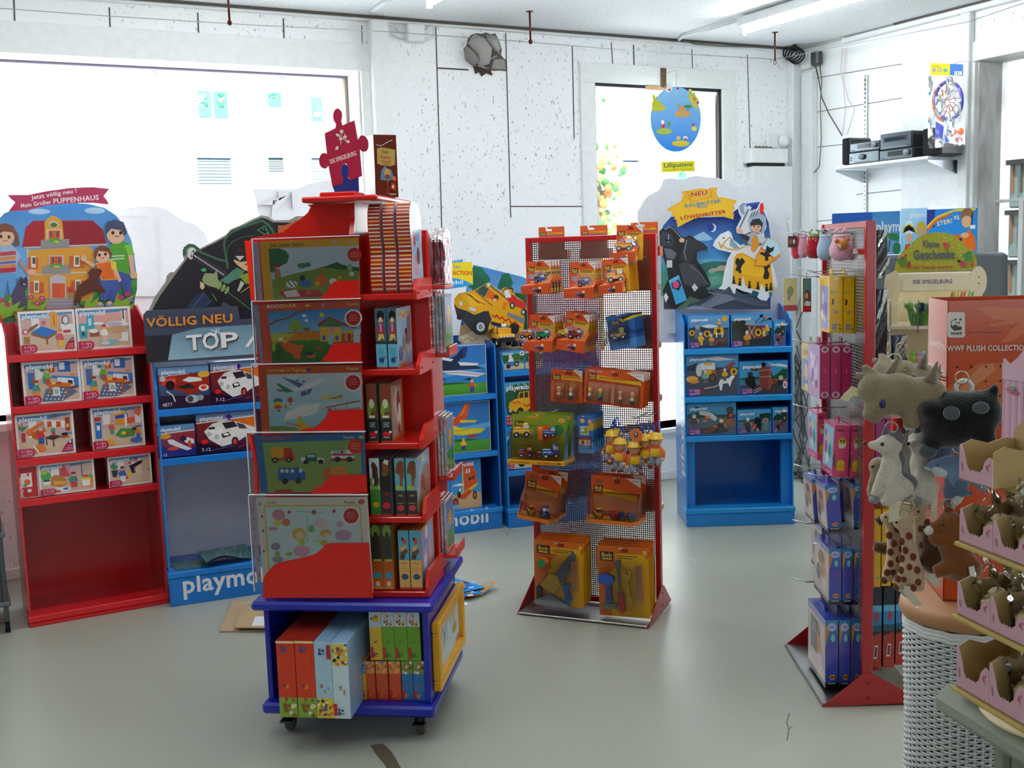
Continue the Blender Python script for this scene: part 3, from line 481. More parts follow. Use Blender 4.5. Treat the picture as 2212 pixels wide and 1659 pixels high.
 'cannon': '#2f7fa4 g 0 0 100 100 #3f8fc0;#20402f p 0 66 20 74 40 64 100 62 100 52 0 52;#4a5a68 p 0 0 0 54 100 54 100 0;#2a2f38 e 50 12 34 10;#b9c0c4 p 24 66 26 76 44 78 62 54 58 42 40 60;#1f2226 l 2 20 86 60 66;#17191c e 20 86 4 5;#6a4030 p 30 12 60 30 66 24 50 6 36 4;#e06a1e e 42 56 6 4;#e06a1e e 36 44 4 3;#e06a1e e 58 26 5 3;#8a5a3a p 72 38 80 58 92 54 98 30 94 14 90 28 80 26 78 12;#3a4048 e 88 78 8 10;#2a2f34 p 80 50 84 72 94 70 96 50;#c9402a e 90 60 4 6;'+fig(14,20,46,'#3a4048','#4a5058','#aab2b8')+fig(70,4,44,'#2f343a','#3a4048','#e4e6e8')+logo(80,13)+ftag('#5a3a86','4-12','4868'),
 'riders': '#2f7fa4 g 0 0 100 100 #4f9fd0;#20402f p 0 56 60 60 70 78 84 86 100 84 100 50 0 48;#5a6a84 p 0 0 0 50 100 50 100 0;#17191c p 50 62 58 70 66 62 72 40 70 10 62 8 58 30 52 8 48 10 50 40;#e4e6e8 p 58 10 61 22 64 10;#2a2f34 e 72 74 7 9;#9aa3a8 e 84 52 9 12;#c9402a e 84 52 5 6;#5f8a7a p 76 10 80 46 90 44 92 10;#c9402a e 48 28 7 12;#dfe3e6 l 1.5 44 12 56 40;'+fig(30,6,60,'#3a4048','#2f343a','#c9ced4')+logo(78,15)+ftag('#5a3a86','4-12','4873'),
 'small': '#2f7fa4 g 0 0 100 100 #4f9fd0;#1c3a2f p 0 60 30 76 60 70 100 80 100 50 0 46;#5a5a74 p 0 0 0 50 100 50 100 0;#2f343a p 54 40 58 84 90 84 92 40;#e8b48f e 76 88 14 8;#7a3a2e p 20 34 60 42 84 30 60 24;#1f2226 e 34 20 14 12;#d9a51e e 80 58 5 5;#dfe3e6 l 2 46 44 60 50;'+logo(82,13,12)+ftag('#5a3a86','4-12','4872'),
}
def facefn(x0,w,y,z0,h): return lambda u,v: (x0+w*u/100,y,z0+h*v/100)
def printed_box(name,M,w,d,h,art,side,label,cat='toy box',group=None,top=None,edge=None,spine='#ffffff b 66 12 @ 90 playmobil;',m='gloss'):
    """carton with its picture on the front; origin at the middle of its base front edge"""
    mb = MB(m); mb.box(-w/2,w/2,0,d,0,h,side,cols=[edge or side,side,side,side,top or side,side])
    a = h/w; mb.art(art,facefn(-w/2+.003,w-.006,0,.003,h-.006),(0,-1,0),asp=a)
    if spine:
        spine = spine.replace('@','%.1f' % min(45*d/h,22))
        mb.art(spine,lambda u,v: (-w/2,d-d*u/100,h*v/100),(-1,0,0),asp=h/d)
        mb.art(spine,lambda u,v: (w/2,d*u/100,h*v/100),(1,0,0),asp=h/d)
    return tag(mb.build(name,M=M),label,cat,group)
# ================================================================ floor display stands
def fsdu(name,fr,label,col,dark,lips,base,prof,depth=.36,W=.567,inner=None,side_text=None,base_text=None,back_top=None,group=None,lipc=None,m='lacquer'):
    """cardboard display: side panels, back, shelves with front lips, base box. lips = [(pixel left-top, pixel right-top)], fr its axes"""
    e = empty(name,fr.M); tag(e,label,'display stand',group); t = .008; zs = []
    for s_ in (0,1):
        mb = MB(m); x = -t if s_ == 0 else W
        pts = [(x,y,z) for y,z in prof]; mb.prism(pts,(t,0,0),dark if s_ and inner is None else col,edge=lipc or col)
        if s_ == 0 and side_text:
            y0,z0,w_,h = side_text; mb.art('#dfe8f2 F %g %g %g %g 90 playmobil' % (y0,z0,w_,h),lambda u,v: (-t,depth-u,v),(-1,0,0),eps=.0006)
        mb.build('side_panel',e)
    zt = max(z for y,z in prof); by = depth-.03
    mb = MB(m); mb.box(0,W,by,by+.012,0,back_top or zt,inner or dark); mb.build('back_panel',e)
    for (l,r) in lips:
        yl = .03; z = (fr.px(*l,yl).z+fr.px(*r,yl).z)/2; zs.append(z)
        mb = MB(m); mb.box(-.004,W+.004,yl-.012,yl,z-.032,z,lipc or col,b=.002); mb.box(0,W,yl,by,z-.012,z-.004,col)
        mb.build('shelf',e)
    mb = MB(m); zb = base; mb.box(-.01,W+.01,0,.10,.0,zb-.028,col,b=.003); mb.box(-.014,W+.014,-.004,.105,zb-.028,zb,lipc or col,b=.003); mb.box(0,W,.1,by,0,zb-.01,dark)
    if base_text:
        x,z,w_,h = base_text; mb.art('#dfe0e4 F %g %g %g %g 0 playmobil' % (x,z,w_,h),lambda u,v: (u,0,v),(0,-1,0),eps=.0006)
    mb.build('base_box',e)
    return e,zs
LASTX = {}
def shelfbox(fr,z,BL,TR,art,side,label,d=.09,yl=.045,group=None,edge=None,name='toy_box',top=None,n=1,tilt=0,deep=None,cap=9,spine='#ffffff b 66 12 @ 90 playmobil;'):
    p,q = fr.px(*BL,yl),fr.px(*TR,yl); key = (fr.o.x,round(z,3)); p.x = max(p.x,LASTX.get(key,-9)+.002); LASTX[key] = q.x
    w = q.x-p.x; h = min(q.z,cap)-z
    M = fr.M @ T3(((p.x+q.x)/2,yl,z+.0005)) @ RX(tilt)
    o = printed_box(name,M,w,d,h,BOX[art],side,label,group=group,edge=edge,top=top,spine=spine)
    for k in range(1,n):
        dup(o,fr.M @ T3(((p.x+q.x)/2,yl+k*(d+.002),z+.0005)),deep)['group'] = deep
    return o
def board(name,fr,yl,outline,col,back='#e9e6e4',t=.005,k=0,m='paper',art=None,parent=None,extra=None,eps=.00012,lab=None):
    """flat cardboard cut-out standing in the plane y=yl of a stand, outline and print given in photograph pixels"""
    mb = MB(m); P = [fr.px(x,y,yl,k) for x,y in outline]; n = Vector((0,-1,k)).normalized()
    mb.prism(P,-n*t,col,back=back,edge=back)
    if art: mb.art(art,lambda x,y: fr.px(x,y,yl,k),n,flip=True,eps=eps)
    o = mb.build(name,parent,None if parent else fr.M)
    if lab: o['label'] = lab
    return o
def pts(s): v = [float(q) for q in s.split()]; return list(zip(v[::2],v[1::2]))
# ---------------------------------------------------------------- red doll-house display at the left
fa = Fr(onz(70,1356),onz(360,1304)); WA = fa.w
zA = (fa.px(312,705,.02).z); zA2 = fa.px(280,659,.26).z
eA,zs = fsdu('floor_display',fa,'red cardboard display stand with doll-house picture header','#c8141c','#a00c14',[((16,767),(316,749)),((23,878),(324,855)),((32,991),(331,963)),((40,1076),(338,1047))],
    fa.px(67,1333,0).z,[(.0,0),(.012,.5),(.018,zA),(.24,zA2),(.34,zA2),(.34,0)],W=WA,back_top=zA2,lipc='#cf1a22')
kb = dict(side='#b1141d',edge='#e9e3dc',spine='#b01722 r 0 0 100 100;#ffffff b 66 8 @ 90 playmobil;#e9e3dc r 20 66 80 92;#d9862a e 50 78 20 8;')
for i,BL,TR,art,lb,n in ((0,(45,763),(160,668),'bedroom','toy box with a blue bed picture, top shelf of the red display',2),(0,(169,758),(280,661),'bath','toy box with a bathroom picture, top shelf of the red display',1),
        (1,(53,873),(171,775),'kitchen','kitchen toy box on the second red shelf, farther from the blue display',1),(1,(176,866),(288,768),'kitchen','kitchen toy box on the second red shelf, nearer the blue display',1),
        (2,(38,985),(157,886),'living','toy box with an orange sofa picture, third shelf',1),(2,(201,972),(308,872),'kids','toy box with a playroom and bunk bed picture, third shelf',1),
        (3,(43,1073),(79,999),'spine','narrow red toy box end standing sideways on the lowest shelf',1),(3,(82,1070),(202,991),'nursery','toy box with a wooden cradle picture, lowest shelf',1),(3,(236,1054),(325,978),'dining','toy box with a dining table picture, lowest shelf',1)):
    shelfbox(fa,zs[i],cap=zs[i-1]-.036 if i else 9,BL=BL,TR=TR,art=art,label=lb,d=.085,n=n,deep='red toy box standing hidden behind the blue bed picture box',group=None,**kb)
hA = .22
board('header_board',fa,hA,pts('0 470 10 460 35 452 60 447 100 441 150 438 190 440 225 449 250 465 270 490 284 520 291 560 296 600 296 625 288 650 284 668 0 700 -20 690 -20 480'),'#4f93cf',art=
 '#3f85cc G #79b4e2 438 560 0 470 10 460 35 452 60 447 100 441 150 438 190 440 225 449 250 465 270 490 284 520 291 560 296 600 -20 600 -20 480;#a9c9e4 e 85 457 24 6;#a9c9e4 e 205 455 22 7;#4f8f4a p -20 640 296 600 296 625 286 668 -20 700;#5f9f4a e 60 640 40 22;#2f7f3a p 190 660 215 625 240 640 296 615 288 668;'
 '#d79a34 p 60 540 192 532 205 545 200 650 62 652;#a81f2c p 48 534 55 492 72 477 200 476 222 496 230 526;#8f1a28 p 138 534 138 480 200 478 222 496 230 526;#c6c2be l 3 52 535 232 528;#c6c2be l 3 62 594 188 588;#c9c6c2 l 4 59 538 64 650;#d99e36 p 97 518 96 480 103 472 112 466 122 468 134 478 138 516;#c6c2be e 116 485 11 7;#5a6f3a e 116 486 8 5;#d9c2a0 r 101 495 133 520;#c9582a r 105 498 130 518;#5a4a6a r 108 500 112 512;#5a4a6a r 122 500 126 512;#8f8c8c p 88 518 150 516 149 534 88 536;#4f9a3a e 118 520 14 5;#d9c23a e 122 522 6 2;#c6bab8 r 105 552 138 572;#c9582a r 108 554 134 574;#5a4a6a r 112 556 116 568;#5a4a6a r 126 556 130 568;#8f8c8c p 92 574 153 572 152 590 92 592;#4f9a3a e 122 574 14 5;#d9c23a e 122 576 8 2;'
 '#c9582a r 60 556 82 580;#e9ddc8 r 67 553 77 578;#3a3f54 r 70 556 76 570;#c9582a r 151 553 182 578;#e9ddc8 r 159 552 172 576;#6a6a4a r 162 555 170 572;#c9582a r 64 610 94 632;#e9ddc8 r 73 606 84 632;#6a6a4a r 75 611 82 628;#c9582a r 154 606 183 630;#e9ddc8 r 162 604 174 630;#6a6a4a r 164 608 172 626;#bdb9ba p 107 598 125 593 142 598 143 646 108 646;#c9582a r 112 612 140 644;#a8431f l 1 126 612 126 644;#8a8890 p 96 646 160 644 172 664 98 668;#b0aeb4 l 1.5 98 650 164 648;#b0aeb4 l 1.5 98 657 168 655;#c03038 r 146 620 156 630;#6f86a4 r 149 630 152 646;'
 '#5f9fd4 p 0 586 33 582 34 640 22 640 16 605 8 645 0 645;#c98a6e p 34 560 44 566 70 592 76 590 72 596 60 594;#e0b090 e 68 588 9 7;#9fb4d4 p 0 530 22 526 36 540 48 556 38 564 34 590 0 588;#c03a3a p 0 545 34 542 34 550 0 553;#d98a2e p 0 556 34 553 34 560 0 563;#7a5a9a p 0 566 34 563 34 568 0 571;#d98a2e p 0 573 34 570 34 576 0 579;#b0283a p 0 580 34 577 34 587 0 590;#e2b493 e 10 512 21 20;#7a4a34 p -12 510 -8 488 10 482 28 488 38 505 42 530 30 532 32 512 26 502 8 500;#3a2a24 e 2 511 3 4;#3a2a24 e 19 512 3 4;#8a4a3a l 1.5 6 519 11 521 16 519;'
 '#4a4460 p 22 640 40 606 44 604 60 608 60 618 54 630 58 662 30 664;#3a3450 e 51 612 8 9;#3a3450 p 42 606 44 596 50 604 56 596 60 608;#c9c6d4 e 52 614 3 1.5;'
 '#3f4f9a p 216 634 232 600 270 580 282 596 282 654 270 650 262 610 250 654 240 650;#4f9a2e p 232 540 245 520 265 520 284 530 290 552 276 556 280 594 250 584 240 560;#7fc04a p 268 530 284 528 288 548 276 552;#c9e0d0 l 2.5 233 554 268 552;#c9e0d0 l 2.5 233 561 268 558;#e0b090 p 276 552 287 550 290 590 292 600 284 600 282 590;#e0b090 e 288 594 8 8;#e2b493 e 250 507 20 20;#3f4a66 p 226 500 230 480 248 474 266 480 274 500 268 512 262 498 240 494 230 505 230 512;#1f2226 e 243 503 3.5 4;#1f2226 e 260 503 3.5 4;#7a3a2a l 1.8 247 509 252 512 257 509;#3f5aa0 p 216 606 250 604 258 650 246 646 238 618 228 650 216 648;#e0a23a p 206 568 240 562 252 604 218 606;#d9671f p 208 570 240 566 248 602 220 604;#e0c24a p 238 562 250 566 252 584 240 582;#e0b090 p 244 584 252 582 262 606 256 610;#e0b090 p 176 554 184 560 206 572 200 578 180 564;#e0b090 e 180 558 7 7;#e2b493 e 220 552 16 16;#7a3f28 p 202 556 204 538 218 530 234 534 242 552 238 556 232 544 212 542 206 560;#1f2226 e 214 551 3 3.5;#1f2226 e 227 549 3 3.5;#7a3a2a l 1.5 217 556 221 558 225 556;'
 '#5a2a1a p 162 630 172 614 192 600 190 588 196 580 212 580 220 584 216 594 210 600 216 614 228 630 220 634 206 626 196 632 176 640 172 656 186 664 176 664 166 650 164 660 158 658;#7f8fa0 e 215 660 9 7;#7f8fa0 e 236 658 9 7;#e0b090 e 215 656 5 4;#e0b090 e 236 654 5 4;'
 '#7faa2e p -20 700 -20 660 0 655 6 648 12 660 24 640 26 660 44 650 36 668 58 660 40 676;#7faa2e p 58 668 62 640 68 660 84 640 82 662 106 648 94 668;#7faa2e p 180 665 190 636 196 655 214 640 206 668;#7faa2e p 240 668 254 630 260 650 290 636 276 660 288 655 284 668;#b83a62 e 66 642 7 5;#b83a62 e 90 644 7 5;#b83a62 e 80 655 7 5;#b83a62 e 4 648 6 5;#b83a62 e 16 658 7 5;#b83a62 e 260 642 7 5;#b83a62 e 275 635 7 5;#8f6ab0 e 282 648 5 4;#e0c23a e 66 642 2 1.5;#e0c23a e 90 644 2 1.5;#e0c23a e 80 655 2 1.5',parent=eA)
board('banner',fa,.19,pts('16 421 60 421 100 413 150 406 200 404 236 408 228 418 224 424 232 434 235 442 200 438 150 439 100 444 60 454 18 457 26 446 33 437 24 430'),'#b9335c',parent=eA,
 art='#f3e9ee F 69 431 98 9 9 Jetzt_völlig_neu_!;#f3e9ee F 45 449 65 9 8 Mein_Großes;#f3e9ee F 115 440 99 11 5 PUPPENHAUS')
# ---------------------------------------------------------------- blue display with the dark agent header
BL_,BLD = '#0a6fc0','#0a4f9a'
c0 = onz(374,1311); fb = Fr(c0,ang=math.atan2(-.035,.404)); WB = .567; fb.w = WB
zB1,zB2 = fb.px(313,785,.03).z,fb.px(318,784,.2).z
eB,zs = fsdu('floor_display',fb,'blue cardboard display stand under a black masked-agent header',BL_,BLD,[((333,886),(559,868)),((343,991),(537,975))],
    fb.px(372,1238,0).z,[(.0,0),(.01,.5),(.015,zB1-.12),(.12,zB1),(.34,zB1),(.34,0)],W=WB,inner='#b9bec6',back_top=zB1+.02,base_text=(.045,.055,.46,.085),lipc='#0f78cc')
kw = dict(side='#2a5f98',edge='#1a1c3a',spine=None,d=.09)
for i,BL,TR,art,lb in ((0,(345,880),(451,787),'agent','toy box with a winged glider picture, upper shelf of the blue agent display'),(0,(455,872),(566,776),'car','white sports car toy box on the upper shelf of the agent display'),
        (1,(341,986),(421,913),'jet','small toy box with a white speeder picture, lower shelf of the agent display'),(1,(424,980),(554,884),'car','white sports car toy box on the lower shelf of the agent display')):
    shelfbox(fb,zs[i],BL,TR,art,label=lb,cap=zs[0]-.036 if i else 9,**kw)
mb = MB('paper'); d = fb.px(350,1100,.30)
mb.art('#8d939c l 1 373 1170 388 1167;#8d939c l 1 388 1167 395 1160 408 1154 422 1156 431 1162;#8d939c l 1 431 1162 440 1161;#8d939c l 1 500 1152 513 1149;#8d939c l 1 513 1149 520 1142 535 1136 548 1136',lambda x,y: fb.px(x,y,.298),(0,-1,0),flip=True)
mb.build('tab_slots',eB)
for k,(P,lb,up) in enumerate(((pts('367 1217 440 1206 465 1222 380 1232'),'flat toy leaflet pack lying in the base of the blue agent display',0),(pts('425 1192 530 1174 545 1196 446 1216'),'curled toy leaflet pack on top of the flat one in the agent display',.03))):
    mb = MB('gloss'); z = fb.px(372,1238,0).z+up+.002
    Q = [fb.pxz(x,y,z) for x,y in P]
    def lf(u,v,Q=Q,up=up): a = Q[3].lerp(Q[2],u); b = Q[0].lerp(Q[1],u); p = a.lerp(b,v); return p+Vector((0,0,up*.6*sin(u*5)*(1-v)))
    mb.sheet(lf,10,6,'#2f6f6a'); mb.sheet(lambda u,v: lf(u,v)-Vector((0,0,.006)),10,6,'#1c4a8a')
    for q in range(110):
        u,v = random.uniform(.04,.93),random.uniform(.06,.9); s_ = random.uniform(.01,.03); cc = random.choice(['#c9b04a','#d9d2b0','#8a6a3a','#5a8a4a','#c96a3a','#2a3a4a','#a8b8c0','#3f5f2a'])
        mb.add([lf(u+a,v+b)+Vector((0,0,.0012)) for a,b in ((0,0),(s_,0),(s_,s_*1.6),(0,s_*1.6))],[(0,1,2,3)],cc)
    tag(mb.build('leaflet',M=fb.M),lb,'leaflet','leaflets in the agent display')
board('sign_board',fb,.01,pts('310 690 310 680 318 671 513 661 518 690 700 680 700 764 318 785'),'#3a4452',t=.02,back='#20242c',parent=eB,art=
 '#39435a G #2a3246 672 740 310 690 312 680 318 672 512 662 517 692 560 690 560 760 318 784;#11131c p 314 726 371 723 363 779 318 783;#6f93a8 G #8fb4c4 725 778 372 723 560 716 560 764 363 778;#5f7f94 G #6f93a8 695 723 430 708 560 700 560 717 372 723;'
 +''.join('#2b3248 l .8 %g %g %g %g;' % (314+9*i,690,324+9*i,674) for i in range(21))+''.join('#566a80 e %g %g 1 .6;' % (372+(i*37) % 180,726+(i*23) % 44) for i in range(60))+
 '#d9871c F 317 706 107 19 3 VÖLLIG;#d9871c F 436 699 66 19 3 NEU;#10141c F 406 758 34 33 5 T;#e6e6e4 F 404 756.5 34 33 5 T;#10141c F 439 756 37 36 5 O;#e6e6e4 F 437 754.5 37 36 5 O;#10141c F 476 753 42 33 5 P;#e6e6e4 F 474 751 42 33 5 P;#e6e6e4 p 528 749 546 724 552 724 536 749;#ffffff l 1.4 455 712 478 720;#ffffff l 1.2 466 708 466 724;#ffffff l 1.2 459 724 474 709')
board('header_board',fb,.17,pts('322 668 335 640 358 608 360 596 368 588 376 588 398 561 394 548 398 534 408 526 420 528 432 537 460 522 488 507 497 496 520 486 545 473 565 465 580 468 592 476 625 475 640 467 652 467 760 470 760 700 322 690'),'#8f8d84',k=.0,t=.006,back='#cfccc4',parent=eB,art=
 '#15161f p 330 667 345 640 365 612 384 586 403 560 418 540 432 540 462 526 494 508 500 497 522 489 548 477 566 470 578 474 590 480 760 484 760 690 330 690;#2f5a44 l 7 399 552 398 538 408 530 420 532 434 546 430 560;#2f5f44 l 5 434 545 470 560 494 566;#2f5f44 l 5 492 580 488 550 484 530 486 516 496 504 520 492 548 482 566 476 580 486 590 500 594 514;#0d0f16 p 490 560 487 534 494 514 522 498 560 484 578 490 588 512 560 520 560 570 500 575;'
 '#3a6a4a l 1.2 492 580 490 550 492 534 502 522 524 512 550 508;#2f9a6a l 1.4 556 497 572 488 582 507 577 503 571 506 565 502 556 497;#e0c23a e 569 495 1.2 1;#e0c23a e 575 496 1.2 1;#c9a878 p 505 564 512 572 528 584 540 586 560 580 560 540 532 544 520 550 506 556;#1a1a1e p 504 560 506 546 514 536 560 538 560 560 520 566;#c4bcae p 508 553 528 553 518 563;#7a4a3a e 531 571 3 2;'
 '#d9d9d2 p 408 537 414 534 420 536 424 542 418 560 410 560 404 552;#2a2c34 p 416 540 428 544 490 585 492 595 486 602 416 560 410 552;#a9abb0 l 2.2 420 552 484 594;#121318 l 3 426 545 494 588;#f4f4f0 l 1.2 406 540 424 556;#f4f4f0 l 1.2 424 540 406 556;#f4f4f0 l 1 415 536 415 560;#2f9a5a e 440 583 6 4;'
 '#8a9a6a p 442 590 462 591 468 583 471 604 478 612 468 622 452 618 440 612 436 604;#c9b890 p 432 608 440 612 442 620 438 626 432 622;#7f9a54 e 474 617 4 9 25;#7f9a54 e 482 622 4 9 25;#7f9a54 e 490 627 4 9 25;#4a7a64 p 474 606 490 596 500 586 512 578 528 586 520 600 504 606 492 614;#7a8f24 p 516 596 540 588 560 580 560 620 530 612;#b9b9a4 p 512 628 520 606 528 612 516 630;#b9a82a l 1.6 520 632 560 604;#0b1018 p 440 622 456 622 520 660 540 690 470 690 466 650;#2f8a4a l 1.4 478 620 540 668 560 662;#7a9a2a l 1.6 458 634 468 650;#3a4a5a p 476 660 482 652 500 662 492 668;#22304a p 400 668 420 640 440 628 456 650 440 668;#2f6a9a l 1.6 416 664 440 634;#2f6a9a l 1.2 444 662 458 646;'
 '#a8521f p 600 487 614 487 640 476 652 476 652 500 600 510')
# white backs of further cardboard displays standing by the window
fc = Fr((-.2,5.56),(3,5.56))
def whiteback(name,fr,yl,out,lab,folds,cat='display board'):
    mb = MB('paper'); P = [fr.px(x,y,yl) for x,y in out]; mb.prism(P,(0,.006,0),'#e9e8ec',back='#cfd3dc')
    for f in folds:
        f = [fr.px(x,y,yl) for x,y in pts(f)]
        if len(f) == 2: mb.add([f[0]+Vector((0,-.0015,.0012)),f[1]+Vector((0,-.0015,.0012)),f[1]+Vector((0,-.0015,-.0012)),f[0]+Vector((0,-.0015,-.0012))],[(0,1,2,3)],'#c2bfc6')
        else: mb.prism([q+Vector((0,-.02,0)) for q in f],(0,.018,0),'#e4e2e6',edge='#d2d0d6')
    bot = min(q.z for q in P)
    mb.box(min(q.x for q in P)+.05,max(q.x for q in P)-.05,yl+.006,yl+.12,0,bot+.01,'#dcdce2')
    tag(mb.build(name,M=fr.M),lab,cat)
whiteback('cardboard_flap',fc,0,pts('200 470 225 442 240 444 255 449 262 452 280 450 300 445 335 446 360 452 385 470 400 478 425 486 445 505 460 560 460 760 200 760'),'blank white back of a cardboard display standing at the window, behind the doll-house header',('256 470 325 470 335 478 338 520 340 640 262 640','262 514 325 512','330 534 330 660','262 560 345 558'))
whiteback('cardboard_flap',fc,.06,pts('547 408 640 408 665 398 700 390 730 390 735 520 560 470 557 458'),'white cardboard display back with folded tabs at the window, above the masked-agent header',('556 443 590 443 598 430 618 420','599 414 622 414 622 420 600 434','628 415 634 415 634 450 630 450','585 470 587 434 625 420'))
# ---------------------------------------------------------------- blue display with the glider boxes
e1 = onz(1083,1140); dE = Vector((.338,-.036,0)).normalized(); fe = Fr(e1-dE*.567,e1)
z1 = fe.px(1054,745,.03).z
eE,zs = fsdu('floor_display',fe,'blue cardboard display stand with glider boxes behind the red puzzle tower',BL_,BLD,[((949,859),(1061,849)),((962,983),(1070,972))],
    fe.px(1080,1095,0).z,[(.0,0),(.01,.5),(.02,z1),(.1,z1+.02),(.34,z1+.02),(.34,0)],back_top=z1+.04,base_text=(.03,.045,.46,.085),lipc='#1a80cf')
kw = dict(side='#1f7ac4',edge='#dfe8ee',d=.10,spine=None)
for BL,TR,art,lb,i,cap in (((905,862),(1049,743),'glider','large toy box with a navy glider plane picture, top shelf',0,9),((912,985),(1057,864),'glider2','large toy box with a red and yellow glider picture, middle shelf',1,zs[0]-.036)):
    shelfbox(fe,zs[i],BL,TR,art,label=lb,cap=cap,**kw)
    q = fe.px(*TR,.045)
zb = fe.px(1080,1095,0).z
for BL,TR,lb in (((915,1110),(970,998),'tall land-sailing toy box half hidden behind the puzzle tower'),((974,1105),(1038,990),'tall toy box with an orange land-sailing buggy picture, fully visible one')):
    shelfbox(fe,zb,BL,TR,'sail',label=lb,cap=zs[1]-.036,group='land-sailing toy boxes',side='#1f7ac4',edge='#1f7ac4',d=.16,spine='#8fb4cc r 20 10 80 20;#8fb4cc r 20 24 80 34;#8fb4cc r 20 38 60 46;#8fb4cc r 20 50 60 58;#8fb4cc r 20 62 50 74;#e0e4e8 e 60 88 24 5;#b9485a e 40 80 8 2')
# corner flash cards on the two glider boxes
board('header_card',fe,.02,pts('940 600 945 568 1020 566 1022 614 1000 620 985 622 955 626 945 625'),'#f0d21c',t=.004,back='#d9d9d9',parent=eE,art=
 '#f2d61e r 938 567 1020 600;#f2d61e p 938 600 1020 600 1021 613 990 602 960 600 938 602;#2a9fe0 p 938 606 960 600 985 601 1005 606 1021 614 1000 620 985 622 955 626 938 624;#2f8fc8 F 955 579 40 6.5 0 Völlig_neu:;#cf1f1f F 936 594 83 9 0 TDOOR_ACTION;#e9f2f8 F 944 614 56 8 1 aymobil')
mb = MB('paper'); mb.prism([fe.px(*q,.03) for q in pts('945 568 1000 560 1000 568')],(0,.003,0),'#4fa0d8'); mb.build('card_flap',eE)
# ---------------------------------------------------------------- blue display beside it, with the pick-up truck header
f0,f1 = onz(1103,1141),onz(1163,1134); dF = (f1-f0).normalized(); ff = Fr(f0,f0+dF*.567)
zF = ff.px(1083,752,.03).z
lipF = [((1076,802),(1150,803)),((1085,921),(1148,917)),((1088,1018),(1130,1014))]
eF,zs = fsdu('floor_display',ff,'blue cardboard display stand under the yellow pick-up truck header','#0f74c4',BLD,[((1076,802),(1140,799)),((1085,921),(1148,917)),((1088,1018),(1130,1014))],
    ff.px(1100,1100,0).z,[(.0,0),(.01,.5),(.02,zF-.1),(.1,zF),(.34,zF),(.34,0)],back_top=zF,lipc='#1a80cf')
for BL,TR,art,lb,i,n in (((1084,800),(1132,757),'quad','small toy box with a blue quad bike picture, top shelf beside the gridwall rack',0,3),((1134,799),(1172,753),'quad','small quad bike toy box partly hidden by the hanging orange cards',0,1),
        ((1091,918),(1151,822),'pickup','yellow pick-up truck toy box on the middle shelf',1,1),((1091,1015),(1156,928),'pickup','yellow pick-up truck toy box on the lower shelf',2,1)):
    shelfbox(ff,zs[i],BL,TR,art,label=lb,n=n,cap=zs[i-1]-.036 if i else 9,side='#1f8ad0',edge='#1f8ad0',d=.05 if n > 1 else .11,spine='#e9f2f8 b 66 12 @ 90 playmobil;',deep='quad bike toy box standing behind the front one',group='quad bike toy boxes' if n > 1 else None)
board('header_board',ff,.2,pts('1008 618 1023 572 1125 597 1160 610 1160 752 1040 752 1000 745 990 735'),'#2a6fb8',parent=eF,t=.005,art=
 '#3f86d0 G #8fc0e4 570 690 1008 618 1023 572 1125 597 1160 610 1160 720 1000 720;#1f6a4a p 1012 620 1022 575 1040 578 1058 600 1060 620 1052 640;#235f44 p 1020 590 1058 606 1040 604 1060 616 1035 614 1062 630 1020 632;#1f6a4a p 1085 592 1100 590 1108 610 1100 640 1074 620;#1f5f44 p 1080 604 1112 612 1084 612 1110 624 1076 624;#1a5a3a p 1104 630 1160 640 1160 720 1100 700;#c9a064 p 995 702 1020 700 1060 710 1100 716 1160 720 1160 752 1040 752 1000 745 990 735;#e4d2a4 p 992 728 1020 716 1050 726 1064 740 1060 752 1010 750;#b98a4a l 2 1020 712 1060 728 1090 732;#8a6a3a l 1.4 1000 736 1012 730 1020 738 1030 732')
